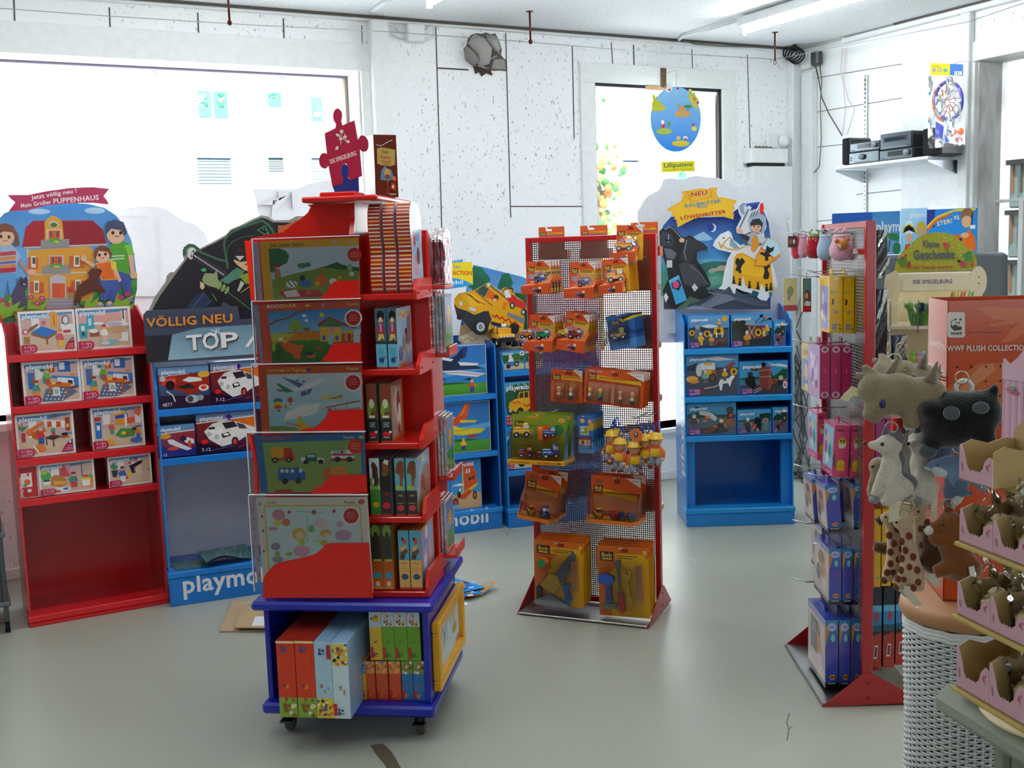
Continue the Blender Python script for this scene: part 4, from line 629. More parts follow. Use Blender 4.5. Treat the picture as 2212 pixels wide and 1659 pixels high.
board('truck_cutout',ff,.15,pts('981 645 990 634 1012 630 1024 627 1050 613 1057 610 1064 617 1080 630 1088 622 1094 620 1108 624 1114 640 1134 652 1138 668 1133 680 1132 700 1122 718 1104 718 1094 706 1066 708 1054 714 1046 722 1030 722 1016 712 1000 694 986 680 981 662'),'#e5a712',back='#e9e6e0',t=.004,parent=eF,art=
 '#2b2f36 p 981 655 988 665 1010 672 1024 680 1036 676 1054 668 1062 690 1052 712 1030 722 1016 712 1000 694 986 680;#e5a712 p 990 634 1024 628 1028 632 1064 662 1060 672 1024 672 992 650;#f0bd2c p 994 636 1018 632 1052 660 1020 662;#2f4f48 p 1030 630 1046 618 1056 624 1046 642;#3a3f46 l 2.4 1027 629 1048 616 1058 616 1098 648;#3a3f46 l 1.6 1027 629 1064 661;#e06a1a p 1056 624 1072 636 1066 648 1048 642;#c9402a e 1070 644 8 7;#3a2a24 e 1072 641 5 4;#e6b58e e 1069 648 4 3.5;#e5a712 p 1084 646 1100 650 1094 682 1078 678;#d97a1a p 1088 652 1096 654 1092 670 1084 668;#7a8088 p 1096 674 1134 688 1132 700 1096 682;#e5a712 p 1060 672 1096 684 1132 700 1130 712 1124 720 1112 700 1098 696 1084 702 1066 694;#b9311c l 3 1062 680 1070 686 1072 680 1080 690 1084 684 1092 694 1098 688 1106 700 1112 694 1124 708;#b9311c l 1.6 1008 634 1024 644 1014 636 1036 656 1024 646 1048 658;#20242a p 1060 694 1094 702 1100 712 1062 708;#e9ddd4 i 1060 707 7 -12 FULL_SPEED;#1d2024 e 1037 708 18 16;#c9cdd2 e 1038 706 9 10;#7f858c e 1038 706 5 6;#1d2024 e 1110 710 11 12;#d0d4d8 e 995 656 4 5;#d0d4d8 e 1020 668 9 4 20;#d9d9d2 e 1055 615 4 4;#20242a e 992 685 6 6;'
 '#c92a2a p 1092 642 1108 636 1118 646 1134 652 1136 668 1118 662 1104 660;#e4e6e8 p 1088 628 1098 626 1104 642 1092 644;#20242a l 2 1086 630 1092 622 1108 624 1106 632;#20242a e 1106 660 5 7;#c9cdd2 e 1106 660 2.5 4;#20242a e 1131 674 6 7;#c9cdd2 e 1130 674 3 4')
# model truck and quad bike standing on top of that display
def wheel(mb,c,r,w_,axis='x',col='#17181a',hub='#c9ccd0'):
    M = RY(90) if axis == 'x' else RX(90)
    mb.lathe([(r*.5,-w_/2),(r*.92,-w_/2),(r,-w_*.3),(r,w_*.3),(r*.92,w_/2),(r*.5,w_/2)],col,M=T3(c) @ M,n=14); mb.lathe([(0,-w_/2-.001),(r*.45,-w_/2-.001),(r*.45,w_/2+.001),(0,w_/2+.001)],hub,M=T3(c) @ M,n=10)
p = ff.px(1092,750,.07); zt = zF
e = empty('model_pickup',ff.M @ T3((p.x,p.y,zt+.001))); tag(e,'yellow model pick-up truck seen from the front, standing on the blue display','toy truck')
mb = MB('gloss'); mb.box(-.048,.048,-.03,.10,.045,.075,'#e0a51c',b=.006); mb.box(-.05,.05,-.04,-.028,.03,.055,'#1c1e22',b=.004); mb.box(-.04,.04,.01,.012,.075,.105,'#e0a51c'); mb.box(-.044,.044,.05,.09,.075,.11,'#e0a51c',b=.004); mb.box(-.03,.03,.02,.05,.1,.112,'#e9e6e0',b=.003)
mb.tube([(-.044,0,.075),(-.04,.02,.112),(.04,.02,.112),(.044,0,.075)],.003,'#1c1e22'); mb.box(-.012,.012,.01,.03,.112,.13,'#eef0f0',b=.003); mb.ball((0,.02,.135),.006,'#c92a2a')
for k in range(-2,3): mb.ball((k*.018,-.04,.062),.006,'#d9dce0',n=8,rings=5)
mb.build('body',e)
for x in (-.045,.045):
    for y in (-.01,.085):
        mb = MB('matte'); wheel(mb,(x,y,.024),.024,.02); mb.build('wheel',e)
p = ff.px(1120,748,.05); e = empty('model_quad_bike',ff.M @ T3((p.x+.03,p.y+.02,zt+.001)) @ RZ(-60)); tag(e,'model quad bike with a blue-helmeted rider beside the model pick-up','toy quad bike')
mb = MB('gloss'); mb.box(-.014,.014,-.03,.035,.016,.03,'#4a5fb8',b=.004); mb.box(-.012,.012,-.034,-.016,.03,.04,'#d0602a',b=.003); mb.tube([(-.02,-.018,.05),(.02,-.018,.05)],.002,'#1c1e22'); mb.build('body',e)
mb = MB('gloss'); mb.lathe([(.006,.03),(.011,.034),(.009,.06),(.004,.064)],'#e4e4e2',c=(0,.006,0)); mb.ball((0,.004,.074),(.012,.012,.013),'#3a6fc0'); mb.tube([(.01,.004,.056),(.015,-.016,.048)],.003,'#e4e4e2'); mb.tube([(-.01,.004,.056),(-.015,-.016,.048)],.003,'#e4e4e2'); mb.build('rider',e)
for x in (-.016,.016):
    for y in (-.024,.028):
        mb = MB('matte'); wheel(mb,(x,y,.013),.013,.012); mb.build('wheel',e)
# ---------------------------------------------------------------- blue display with the knights
fh = Fr(onz(1487,1139),onz(1713,1132)); WH = fh.w
ztH,zbH = fh.px(1479,695,.05).z,fh.pxx(1448,676,0).z
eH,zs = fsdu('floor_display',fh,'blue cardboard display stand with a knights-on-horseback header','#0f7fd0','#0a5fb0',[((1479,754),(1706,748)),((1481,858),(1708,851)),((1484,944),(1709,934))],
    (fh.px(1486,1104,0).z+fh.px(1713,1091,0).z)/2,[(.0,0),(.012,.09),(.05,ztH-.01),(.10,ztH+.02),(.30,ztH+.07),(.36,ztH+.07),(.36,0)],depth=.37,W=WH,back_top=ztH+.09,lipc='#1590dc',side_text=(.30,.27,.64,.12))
mb = MB('lacquer'); zz = (fh.px(1486,1104,0).z)
for x0 in (0,WH-.05): mb = MB('lacquer'); mb.box(x0,x0+.05,.06,.09,zz,zs[2]-.03,'#0f7fd0'); mb.build('pillar',eH)
kw = dict(side='#1c8fdc',edge='#1c8fdc',spine='#e9f2f8 b 66 12 @ 90 playmobil;')
cp = [9,zs[0]-.036,zs[1]-.036]
for i,BL,TR,art,lb,n,d in ((0,(1487,751),(1575,680),'knights','toy box with yellow lion knights, front one of the row on the top shelf',5,.042),(0,(1580,750),(1668,678),'siege','toy box with a brown siege ram picture, top shelf middle',3,.06),(0,(1671,746),(1697,692),'small','narrow castle toy box at the end of the top shelf',1,.09),
        (1,(1483,856),(1595,765),'wagon','large toy box with a covered horse wagon picture, second shelf',1,.16),(1,(1597,856),(1702,778),'tower','toy box with a red-brown siege tower picture, second shelf',1,.14),
        (2,(1484,939),(1590,869),'cannon','toy box with a catapult picture, third shelf',1,.14),(2,(1593,936),(1666,883),'riders','toy box with dark riders, third shelf middle',1,.12),(2,(1669,935),(1702,879),'small','narrow castle toy box at the end of the third shelf',1,.1)):
    shelfbox(fh,zs[i],BL,TR,art,label=lb,n=n,d=d,cap=cp[i],deep='toy box standing in the row behind the '+('lion knights' if art == 'knights' else 'siege ram')+' box',**kw)
hp = .30; zh = fh.px(1560,650,hp).z
board('header_panel',fh,.33,pts('1431 560 1440 520 1450 500 1480 470 1540 440 1600 432 1650 436 1680 448 1696 464 1702 500 1706 560 1710 640 1712 720 1440 720'),'#dfe1e4',parent=eH,back='#d9dadc',t=.006)
board('cloud_board',fh,.36,pts('1377 470 1378 455 1385 445 1392 432 1400 424 1412 416 1422 412 1430 400 1433 388 1445 385 1458 386 1470 389 1480 387 1490 382 1505 380 1520 382 1535 384 1550 384 1565 389 1578 397 1586 405 1600 402 1614 402 1630 404 1645 402 1658 400 1668 397 1680 396 1692 401 1702 412 1706 426 1703 438 1711 450 1712 464 1708 474 1700 478 1706 490 1700 740 1410 740 1400 560 1378 490'),'#dcdee3',parent=eH,back='#d9dade',t=.006,art='#c9ccd2 l 1 1398 425 1400 480;#c9ccd2 l 1 1450 430 1451 450 1500 425;#c9ccd2 l 1 1655 430 1655 452;#e9ebee p 1655 452 1676 474 1655 474;#bfc4cb p 1655 474 1676 474 1665 492;#c9ccd2 l 1 1690 470 1705 560')
board('scene_board',fh,.2,pts('1432 488 1450 468 1500 470 1570 468 1592 460 1595 448 1610 440 1640 436 1660 480 1668 540 1667 610 1664 655 1660 668 1440 668 1434 650 1430 600 1428 540'),'#2a4fa0',parent=eH,back='#d9dadc',art=
 '#1c2f86 G #4f9fdc 470 560 1432 488 1450 468 1500 470 1570 468 1592 452 1640 440 1660 480 1668 540 1667 562 1428 562 1428 540;#6fb4e0 G #2f9a94 560 585 1428 560 1668 560 1668 590 1428 590;#9fc8e4 p 1496 512 1520 500 1540 516 1530 520 1500 520;#2f6f5f p 1505 572 1540 564 1572 566 1572 580 1520 592;#b0aca0 e 1546 586 16 7;#c9b0a0 e 1562 580 14 7;#3f7f3a e 1556 589 14 4;#4a9a84 p 1428 590 1668 588 1668 640 1428 640;#6fae9a p 1520 600 1560 596 1560 612 1526 622;#3f424c p 1434 668 1434 650 1530 626 1560 622 1664 650 1664 668;'
 '#e9ecf4 e 1539 492 8 9;#24409a e 1535 491 7.5 8.5;#5f636c p 1533 623 1600 633 1660 652 1660 664 1630 660 1560 640;#74777e p 1570 612 1600 614 1632 634 1600 640 1560 628;#2b2d34 p 1576 618 1590 618 1620 634 1604 636;#84868e p 1500 664 1530 630 1580 638 1590 646 1540 662 1532 668;#54565f p 1440 668 1500 642 1548 636 1500 668;#9a9ca4 p 1470 668 1500 660 1548 668;#8aa07a p 1452 662 1456 652 1474 656 1480 640 1510 634 1516 648 1490 656 1480 668 1460 668')
board('banner',fh,.14,pts('1439 453 1470 435 1476 420 1471 414 1490 411 1500 409 1515 407 1531 409 1531 406 1551 405 1547 415 1552 426 1566 427 1592 433 1584 445 1588 450 1581 457 1586 462 1584 474 1560 467 1530 466 1500 472 1464 491 1461 478 1464 478 1456 473 1458 468 1450 466 1453 458'),'#eab01c',parent=eH,back='#d9dadc',art=
 '#f0bd24 p 1445 453 1472 438 1500 430 1530 427 1566 429 1587 434 1580 445 1583 450 1577 456 1581 470 1560 464 1530 463 1500 468 1467 484 1466 476 1459 472 1460 466 1454 465 1456 458;#c98a14 l 1.5 1484 412 1492 436 1536 426 1538 410;#f4f0e4 F 1493.5 426 36 9.5 9 NEU;#a81f22 F 1493 425.5 36 9.5 9 NEU;#2f7fae F 1479 448.5 80 7.5 8 RAUBRITTER;#2f7fae F 1504 449.5 24 4.5 4 GEGEN;#a81f22 F 1470 475 100 7.5 8.5 LÖWENRITTER')
board('black_rider_cutout',fh,.15,pts('1424 500 1432 492 1438 496 1446 488 1456 490 1464 500 1474 512 1482 512 1486 508 1495 510 1505 518 1520 526 1528 534 1528 541 1518 541 1506 544 1505 560 1512 572 1526 592 1536 615 1532 620 1526 622 1530 632 1540 636 1530 642 1512 648 1490 640 1482 650 1478 654 1460 668 1448 664 1436 646 1431 628 1444 600 1440 580 1434 560 1426 540'),'#17181d',parent=eH,back='#d9dadc',art=
 '#34373f p 1426 510 1432 500 1450 504 1456 520 1452 534 1430 530;#b9bfc6 l 1.6 1444 524 1444 506;#0c0d10 p 1436 516 1450 518 1450 522 1436 520;#5f656e p 1434 536 1450 538 1462 548 1456 560 1440 558;#9aa0a8 l 1.6 1436 496 1446 490 1454 494 1472 514;#e2a98c e 1473 519 6 5;#2a2c32 p 1478 520 1486 512 1500 518 1524 530 1526 540 1506 541 1498 548 1494 566 1482 566 1470 558;#8f949c l 1.6 1484 518 1478 545 1482 562;#3a3d45 p 1466 570 1484 566 1500 572 1520 600 1530 616 1500 622 1478 614;#70757e l 1.6 1490 574 1512 590 1530 616;#c9ccd2 p 1494 620 1500 612 1508 622 1500 630;#e9e9ec l 1 1494 620 1508 622;#3a9fd0 p 1444 606 1466 594 1484 648 1460 658;#5fb8dc p 1444 606 1466 594 1468 599 1446 612;#1a1c22 p 1450 612 1466 604 1472 616 1466 628 1452 622;#d0487a e 1460 615 7 8;#e9e9ec p 1434 640 1438 632 1444 642 1438 654;#c9ccd2 r 1440 562 1452 578')
board('lion_rider_cutout',fh,.14,pts('1540 530 1544 520 1556 506 1574 498 1580 504 1584 518 1600 530 1612 524 1610 508 1594 502 1590 494 1602 470 1596 460 1594 446 1604 438 1612 438 1612 448 1618 444 1624 448 1620 456 1636 450 1640 440 1648 438 1650 452 1646 462 1654 470 1656 490 1650 502 1652 516 1656 514 1682 524 1686 542 1680 562 1670 570 1676 600 1680 612 1676 622 1668 612 1672 628 1660 632 1662 640 1656 650 1644 648 1636 642 1640 632 1626 626 1624 634 1618 632 1608 630 1590 622 1588 634 1584 634 1580 626 1576 618 1566 626 1552 624 1560 616 1564 590 1572 560 1580 546 1564 542 1554 540 1546 536'),'#e5e6e8',parent=eH,back='#d9dadc',art=
 '#eef0f2 p 1544 522 1556 508 1572 500 1578 508 1578 530 1570 538 1556 534 1548 532;#8fa0ae p 1578 512 1586 522 1598 536 1588 538 1576 530;#d99a1e l 2.6 1552 522 1558 536 1564 524 1572 516 1578 512;#d99a1e l 2.6 1558 528 1572 538 1592 540 1610 532;#2a2a30 e 1563 514 2.4 1.6;'
 '#e5a512 p 1586 556 1592 548 1604 546 1616 552 1630 560 1664 566 1672 628 1656 630 1644 612 1640 628 1610 618 1606 596 1600 618 1582 612;#f0b81c p 1590 556 1604 550 1630 566 1650 580 1650 600 1594 590;'
 '#1f1a14 p 1590 560 1594 556 1598 562 1602 556 1606 560 1610 566 1604 572 1600 580 1602 588 1598 592 1594 586 1588 584 1592 574 1588 568;#1f1a14 p 1648 572 1656 568 1664 574 1658 582 1662 592 1660 602 1652 604 1648 598 1652 586;'
 +''.join('#1f1a14 p %g %g %g %g %g %g %g %g;#1f1a14 e %g %g 2.4 2;' % (x-4,y+13,x-1,y,x+1,y,x+4,y+13,x,y-1) for x,y in ((1585,600),(1598,604),(1619,610),(1637,612),(1656,616),(1665,614)))+
 '#4a5a6a p 1602 524 1608 506 1622 500 1640 504 1650 516 1644 530 1610 530;#a9b2bb p 1610 508 1630 500 1636 508 1634 530 1616 528;#c9d0d6 p 1634 504 1648 508 1652 524 1640 526;#d98f1e p 1624 516 1634 504 1640 530 1628 546 1622 540;'
 '#8fa2b2 p 1596 446 1604 438 1612 439 1606 448 1608 460 1616 456 1606 464 1600 460;#5f7080 l 4 1617 452 1598 492;#c9d4dc l 1.4 1619 452 1600 492;#e8b690 e 1597 499 7 6;#27272e p 1602 504 1620 512 1616 522 1600 512;'
 '#9fb2c2 p 1616 476 1622 462 1636 456 1650 464 1655 482 1650 500 1644 504 1640 500 1622 502 1618 490;#28262c p 1620 482 1626 474 1640 472 1648 482 1644 500 1624 500;#e8b690 e 1633 492 11 9;#3a2420 p 1623 488 1624 482 1640 480 1645 488 1638 486;#1d1a18 e 1629 490 1.8 2;#1d1a18 e 1638 490 1.8 2;#8a3a2a l 1.2 1630 495 1634 497 1638 495;#3a444e l 1.4 1620 470 1626 456;#3a444e l 1.4 1626 468 1632 452;#3a444e l 1.4 1632 466 1638 452;#e02818 p 1640 452 1642 440 1648 438 1650 450 1646 464 1642 462;'
 '#e8a81c p 1630 574 1634 552 1640 540 1658 513 1682 524 1686 548 1674 562 1654 574;#bfe2ee p 1644 534 1658 514 1681 525 1685 546 1672 556;#d02a2a l 2 1643 534 1670 558;#1f1a14 p 1640 548 1644 544 1652 546 1656 530 1664 536 1672 532 1670 542 1660 548 1666 552 1658 556 1660 562 1652 564 1652 554;#d0651c l 1.6 1630 574 1634 552 1658 513;#d0651c l 1.6 1630 574 1654 575 1685 552')
# ================================================================ red puzzle tower on its blue cart
RD = '#c3170f'; CB = '#1826a0'
zbb = .082
fd = Fr(onz(566,1543,zbb),onz(938,1553,zbb)); WD = fd.w; DD = fd.pxz(998,1420,zbb).y
zb1 = fd.px(570,1517,0).z-.004
ct = empty('display_cart',fd.M); tag(ct,'blue wooden cart on casters holding game boxes, under the red puzzle tower','display cart')
zt0,zt1 = fd.px(560,1318,0).z,fd.px(553,1298,0).z
def slab(nm,x0,x1,y0,y1,z0,z1,col,par,b=.008,m='lacquer'): mb = MB(m); mb.box(x0,x1,y0,y1,z0,z1,col,b=b); return mb.build(nm,par)
slab('bottom_board',0,WD,0,DD,zbb,zb1,CB,ct); slab('top_board',-.012,WD+.012,-.012,DD+.012,zt0,zt1,CB,ct)
xb0,xb1 = fd.px(575,1420,.03).x,fd.px(928,1420,.03).x
slab('side_panel',xb0,xb0+.018,.03,DD-.03,zb1,zt0,CB,ct,.002); slab('side_panel',xb1-.02,xb1,.03,DD-.03,zb1,zt0,CB,ct,.002); slab('back_panel',xb0+.018,xb1-.02,DD-.05,DD-.03,zb1,zt0,'#141c70',ct,.002)
# casters
for i,(cx,cy) in enumerate(((.07,.06),(WD-.06,.06),(.07,DD-.07),(WD-.06,DD-.07))):
    c = empty('caster',T3((0,0,0))); c.parent = ct; c.location = (cx,cy,0)
    mb = MB('metal'); mb.box(-.03,.03,-.025,.035,zbb-.006,zbb-.001,'#5a5c60',b=.002); mb.lathe([(.018,zbb-.018),(.02,zbb-.006)],'#55585c'); mb.box(-.017,-.013,-.01,.03,.03,zbb-.016,'#6a6c70'); mb.box(.013,.017,-.01,.03,.03,zbb-.016,'#6a6c70'); mb.box(-.017,.017,-.012,.03,zbb-.02,zbb-.014,'#6a6c70'); mb.build('fork',c)
    mb = MB('matte'); wheel(mb,(0,.012,.030),.030,.022,'x','#55524c','#7d7f82'); mb.build('wheel',c)
    if i < 2: mb = MB('metal'); mb.box(-.02,.022,-.045,-.012,.045,.051,'#4a4c50',b=.002); mb.build('brake_lever',c)
# framed picture on the cart's side
def sidep(x,y,off=0): return fd.pxx(x,y,xb1+off)
q = [sidep(*p,.002) for p in ((931,1337),(987,1264),(991,1389),(936,1498))]
y0,y1,z0,z1 = q[0].y,q[1].y,(q[2].z+q[3].z)/2-.0,(q[0].z+q[1].z)/2
fr_ = empty('side_picture',T3((0,0,0))); fr_.parent = ct; fr_['label'] = 'yellow framed picture on the side of the cart'
mb = MB('lacquer')
for a in ((y0,y1,z1-.035,z1),(y0,y1,z0,z0+.035),(y0,y0+.035,z0+.035,z1-.035),(y1-.035,y1,z0+.035,z1-.035)): mb.box(xb1+.001,xb1+.028,*a,'#e6a512',b=.004)
mb.build('picture_frame',fr_)
mb = MB('paper'); mb.box(xb1+.001,xb1+.010,y0+.03,y1-.03,z0+.03,z1-.03,'#cfe0e4')
mb.art('#c6dbe2 r 0 0 100 100;#a9c6cf p 0 0 100 0 100 20 0 12;#d9a4b4 e 20 14 10 6;#d9a4b4 e 50 9 10 5;#c98a9a e 84 20 8 5;#e0c95a e 74 76 8 9;#8f6a3a l 1.5 74 70 74 50;#e9c9a4 e 74 62 5 6;#c9a23a p 66 50 82 50 80 36 68 36;#e0c95a e 60 66 4 5;#7a6a5a l 1.2 24 80 34 60 30 40;#7a6a5a l 1.2 40 70 36 50;#6a5a7a e 30 84 6 4;#8a7a6a l 1 44 84 46 40',lambda u,v: (xb1+.010,y0+(y1-y0)*u/100,z0+(z1-z0)*v/100),(1,0,0)); mb.build('picture',fr_)
# -------- tower body
yf = .045; tw = empty('puzzle_tower',fd.M @ T3((0,0,zt1+.0005)) @ T3((0,0,-zt1))); tw.matrix_world = fd.M @ T3((0,0,zt1)); tag(tw,'tall red puzzle display tower with five picture pockets and a box niche','display tower')
OFF = Vector((0,0,-zt1))
class TMB(MB):
    def build(s,name,parent=tw,M=None): s.v = [(x,y,z-zt1+.0006) for x,y,z in s.v]; return MB.build(s,name,parent)
tx0,tx1 = fd.px(571,1288,yf).x,fd.px(919,1293,yf).x
xM = fd.px(795,1170,yf).x; yN = fd.pxx(951,1235,tx1).y; DT = DD-.06; ztop = fd.px(731,438,yf+.03).z
0 and print('tower',WD,DD,'x',tx0,xM,tx1,'yN',yN,DT,'top',ztop,'cart top',zt1)
def ts(nm,x0,x1,y0,y1,z0,z1,col=RD,b=.003,lab=None): mb = TMB('lacquer'); mb.box(x0,x1,y0,y1,z0,z1,col,b=b); return mb.build(nm)
zsh = []   # niche shelves: top of each
for L,R2 in (((784,635),(890,635)),((790,798),(897,798)),((797,958),(903,958)),((801,1118),(907,1117)),((806,1277),(916,1277))): zsh.append((fd.px(*L,yf).z+fd.px(*R2,yf).z)/2)
ts('base_block',tx0,tx1,yf,DT,zt1,zsh[4]-.002)
shp = [(tx0+.01,zsh[4]),(tx0+.01,fd.px(603,512,.09).z)]+[(fd.px(x,y,.09).x,fd.px(x,y,.09).z) for x,y in ((612,502),(632,486),(650,474),(666,460),(672,448),(664,441))]
mb = TMB('lacquer'); zz = ztop-.002; shp = [(x,min(z,zz)) for x,z in shp]; mb.prism([(x,.085,z) for x,z in shp]+[(xM,.085,zz),(xM,.085,zsh[4])],(0,.015,0),RD); mb.build('front_panel')
nw = [(xM,yf+.012,zsh[4]),(xM,yf+.0,fd.px(782,560,yf).z),(xM,yf+.005,fd.px(783,505,yf).z),(xM,yf+.03,fd.px(792,470,yf).z),(xM,yf+.035,zz),(xM,yN,zz),(xM,yN,zsh[4])]
mb = TMB('lacquer'); mb.prism(nw,(-.014,0,0),RD); mb.build('niche_wall')
hz = fd.pxx(906,496,tx1).z; ts('niche_back',xM,tx1,yN,yN+.014,zsh[4],hz)
mb = TMB('lacquer'); mb.prism([(tx1-.0,yN+.014,zsh[4]),(tx1,DT,zsh[4]),(tx1,DT,hz-.18),(tx1,DT-.05,hz-.10),(tx1,yN+.08,hz-.03),(tx1,yN+.014,hz)],(-.014,0,0),RD); mb.build('side_wall')
ts('back_wall',tx0+.01,tx1-.014,DT-.014,DT,zsh[4],hz-.19); ts('far_wall',tx0+.01,tx0+.024,.1,DT-.014,zsh[4],hz-.2)
for i,z in enumerate(zsh[:4]):
    ts('niche_shelf',xM,tx1-.001,yf+.001,yN,z-.02,z)
tr = (((896,602),(927,598),(928,639),(896,648),),((905,762),(932,752),(936,789),(902,811)),((915,915),(937,901),(940,945),(907,969)),((915,1076),(942,1050),(946,1098),(911,1128)),((921,1232),(948,1196),(951,1236),(916,1286)))
for i,T_ in enumerate(tr):
    P = [fd.pxx(*p,tx1) for p in T_]; ya = max(yf,P[3].y); yb = min(P[2].y,yN); zb_ = zsh[i]-.02
    mb = TMB('lacquer'); mb.prism([(tx1+.0005,yf+.004,zb_),(tx1+.0005,yf+.004,zb_+.03),(tx1+.0005,max(P[0].y-.004,yf+.01),P[0].z),(tx1+.0005,yN-.002,P[1].z),(tx1+.0005,yN-.002,zb_)],(.012,0,0),'#cf2a22')
    for yy in (yf+.03,yN-.04): mb.ball((tx1+.013,yy,zb_+.02),.004,'#a8140e',n=8,rings=4)
    mb.build('retaining_panel')
# top boards
ta = fd.px(650,437,.01); tb = fd.px(815,430,.01)
ts('top_board',ta.x,tb.x,.01,DT+.02,ztop,ztop+.017,b=.005); sa,sb = fd.px(690,424,.09).x,fd.px(768,420,.09).x
ts('sign_base',sa,sb,.085,.2,ztop+.0175,ztop+.034,b=.004)
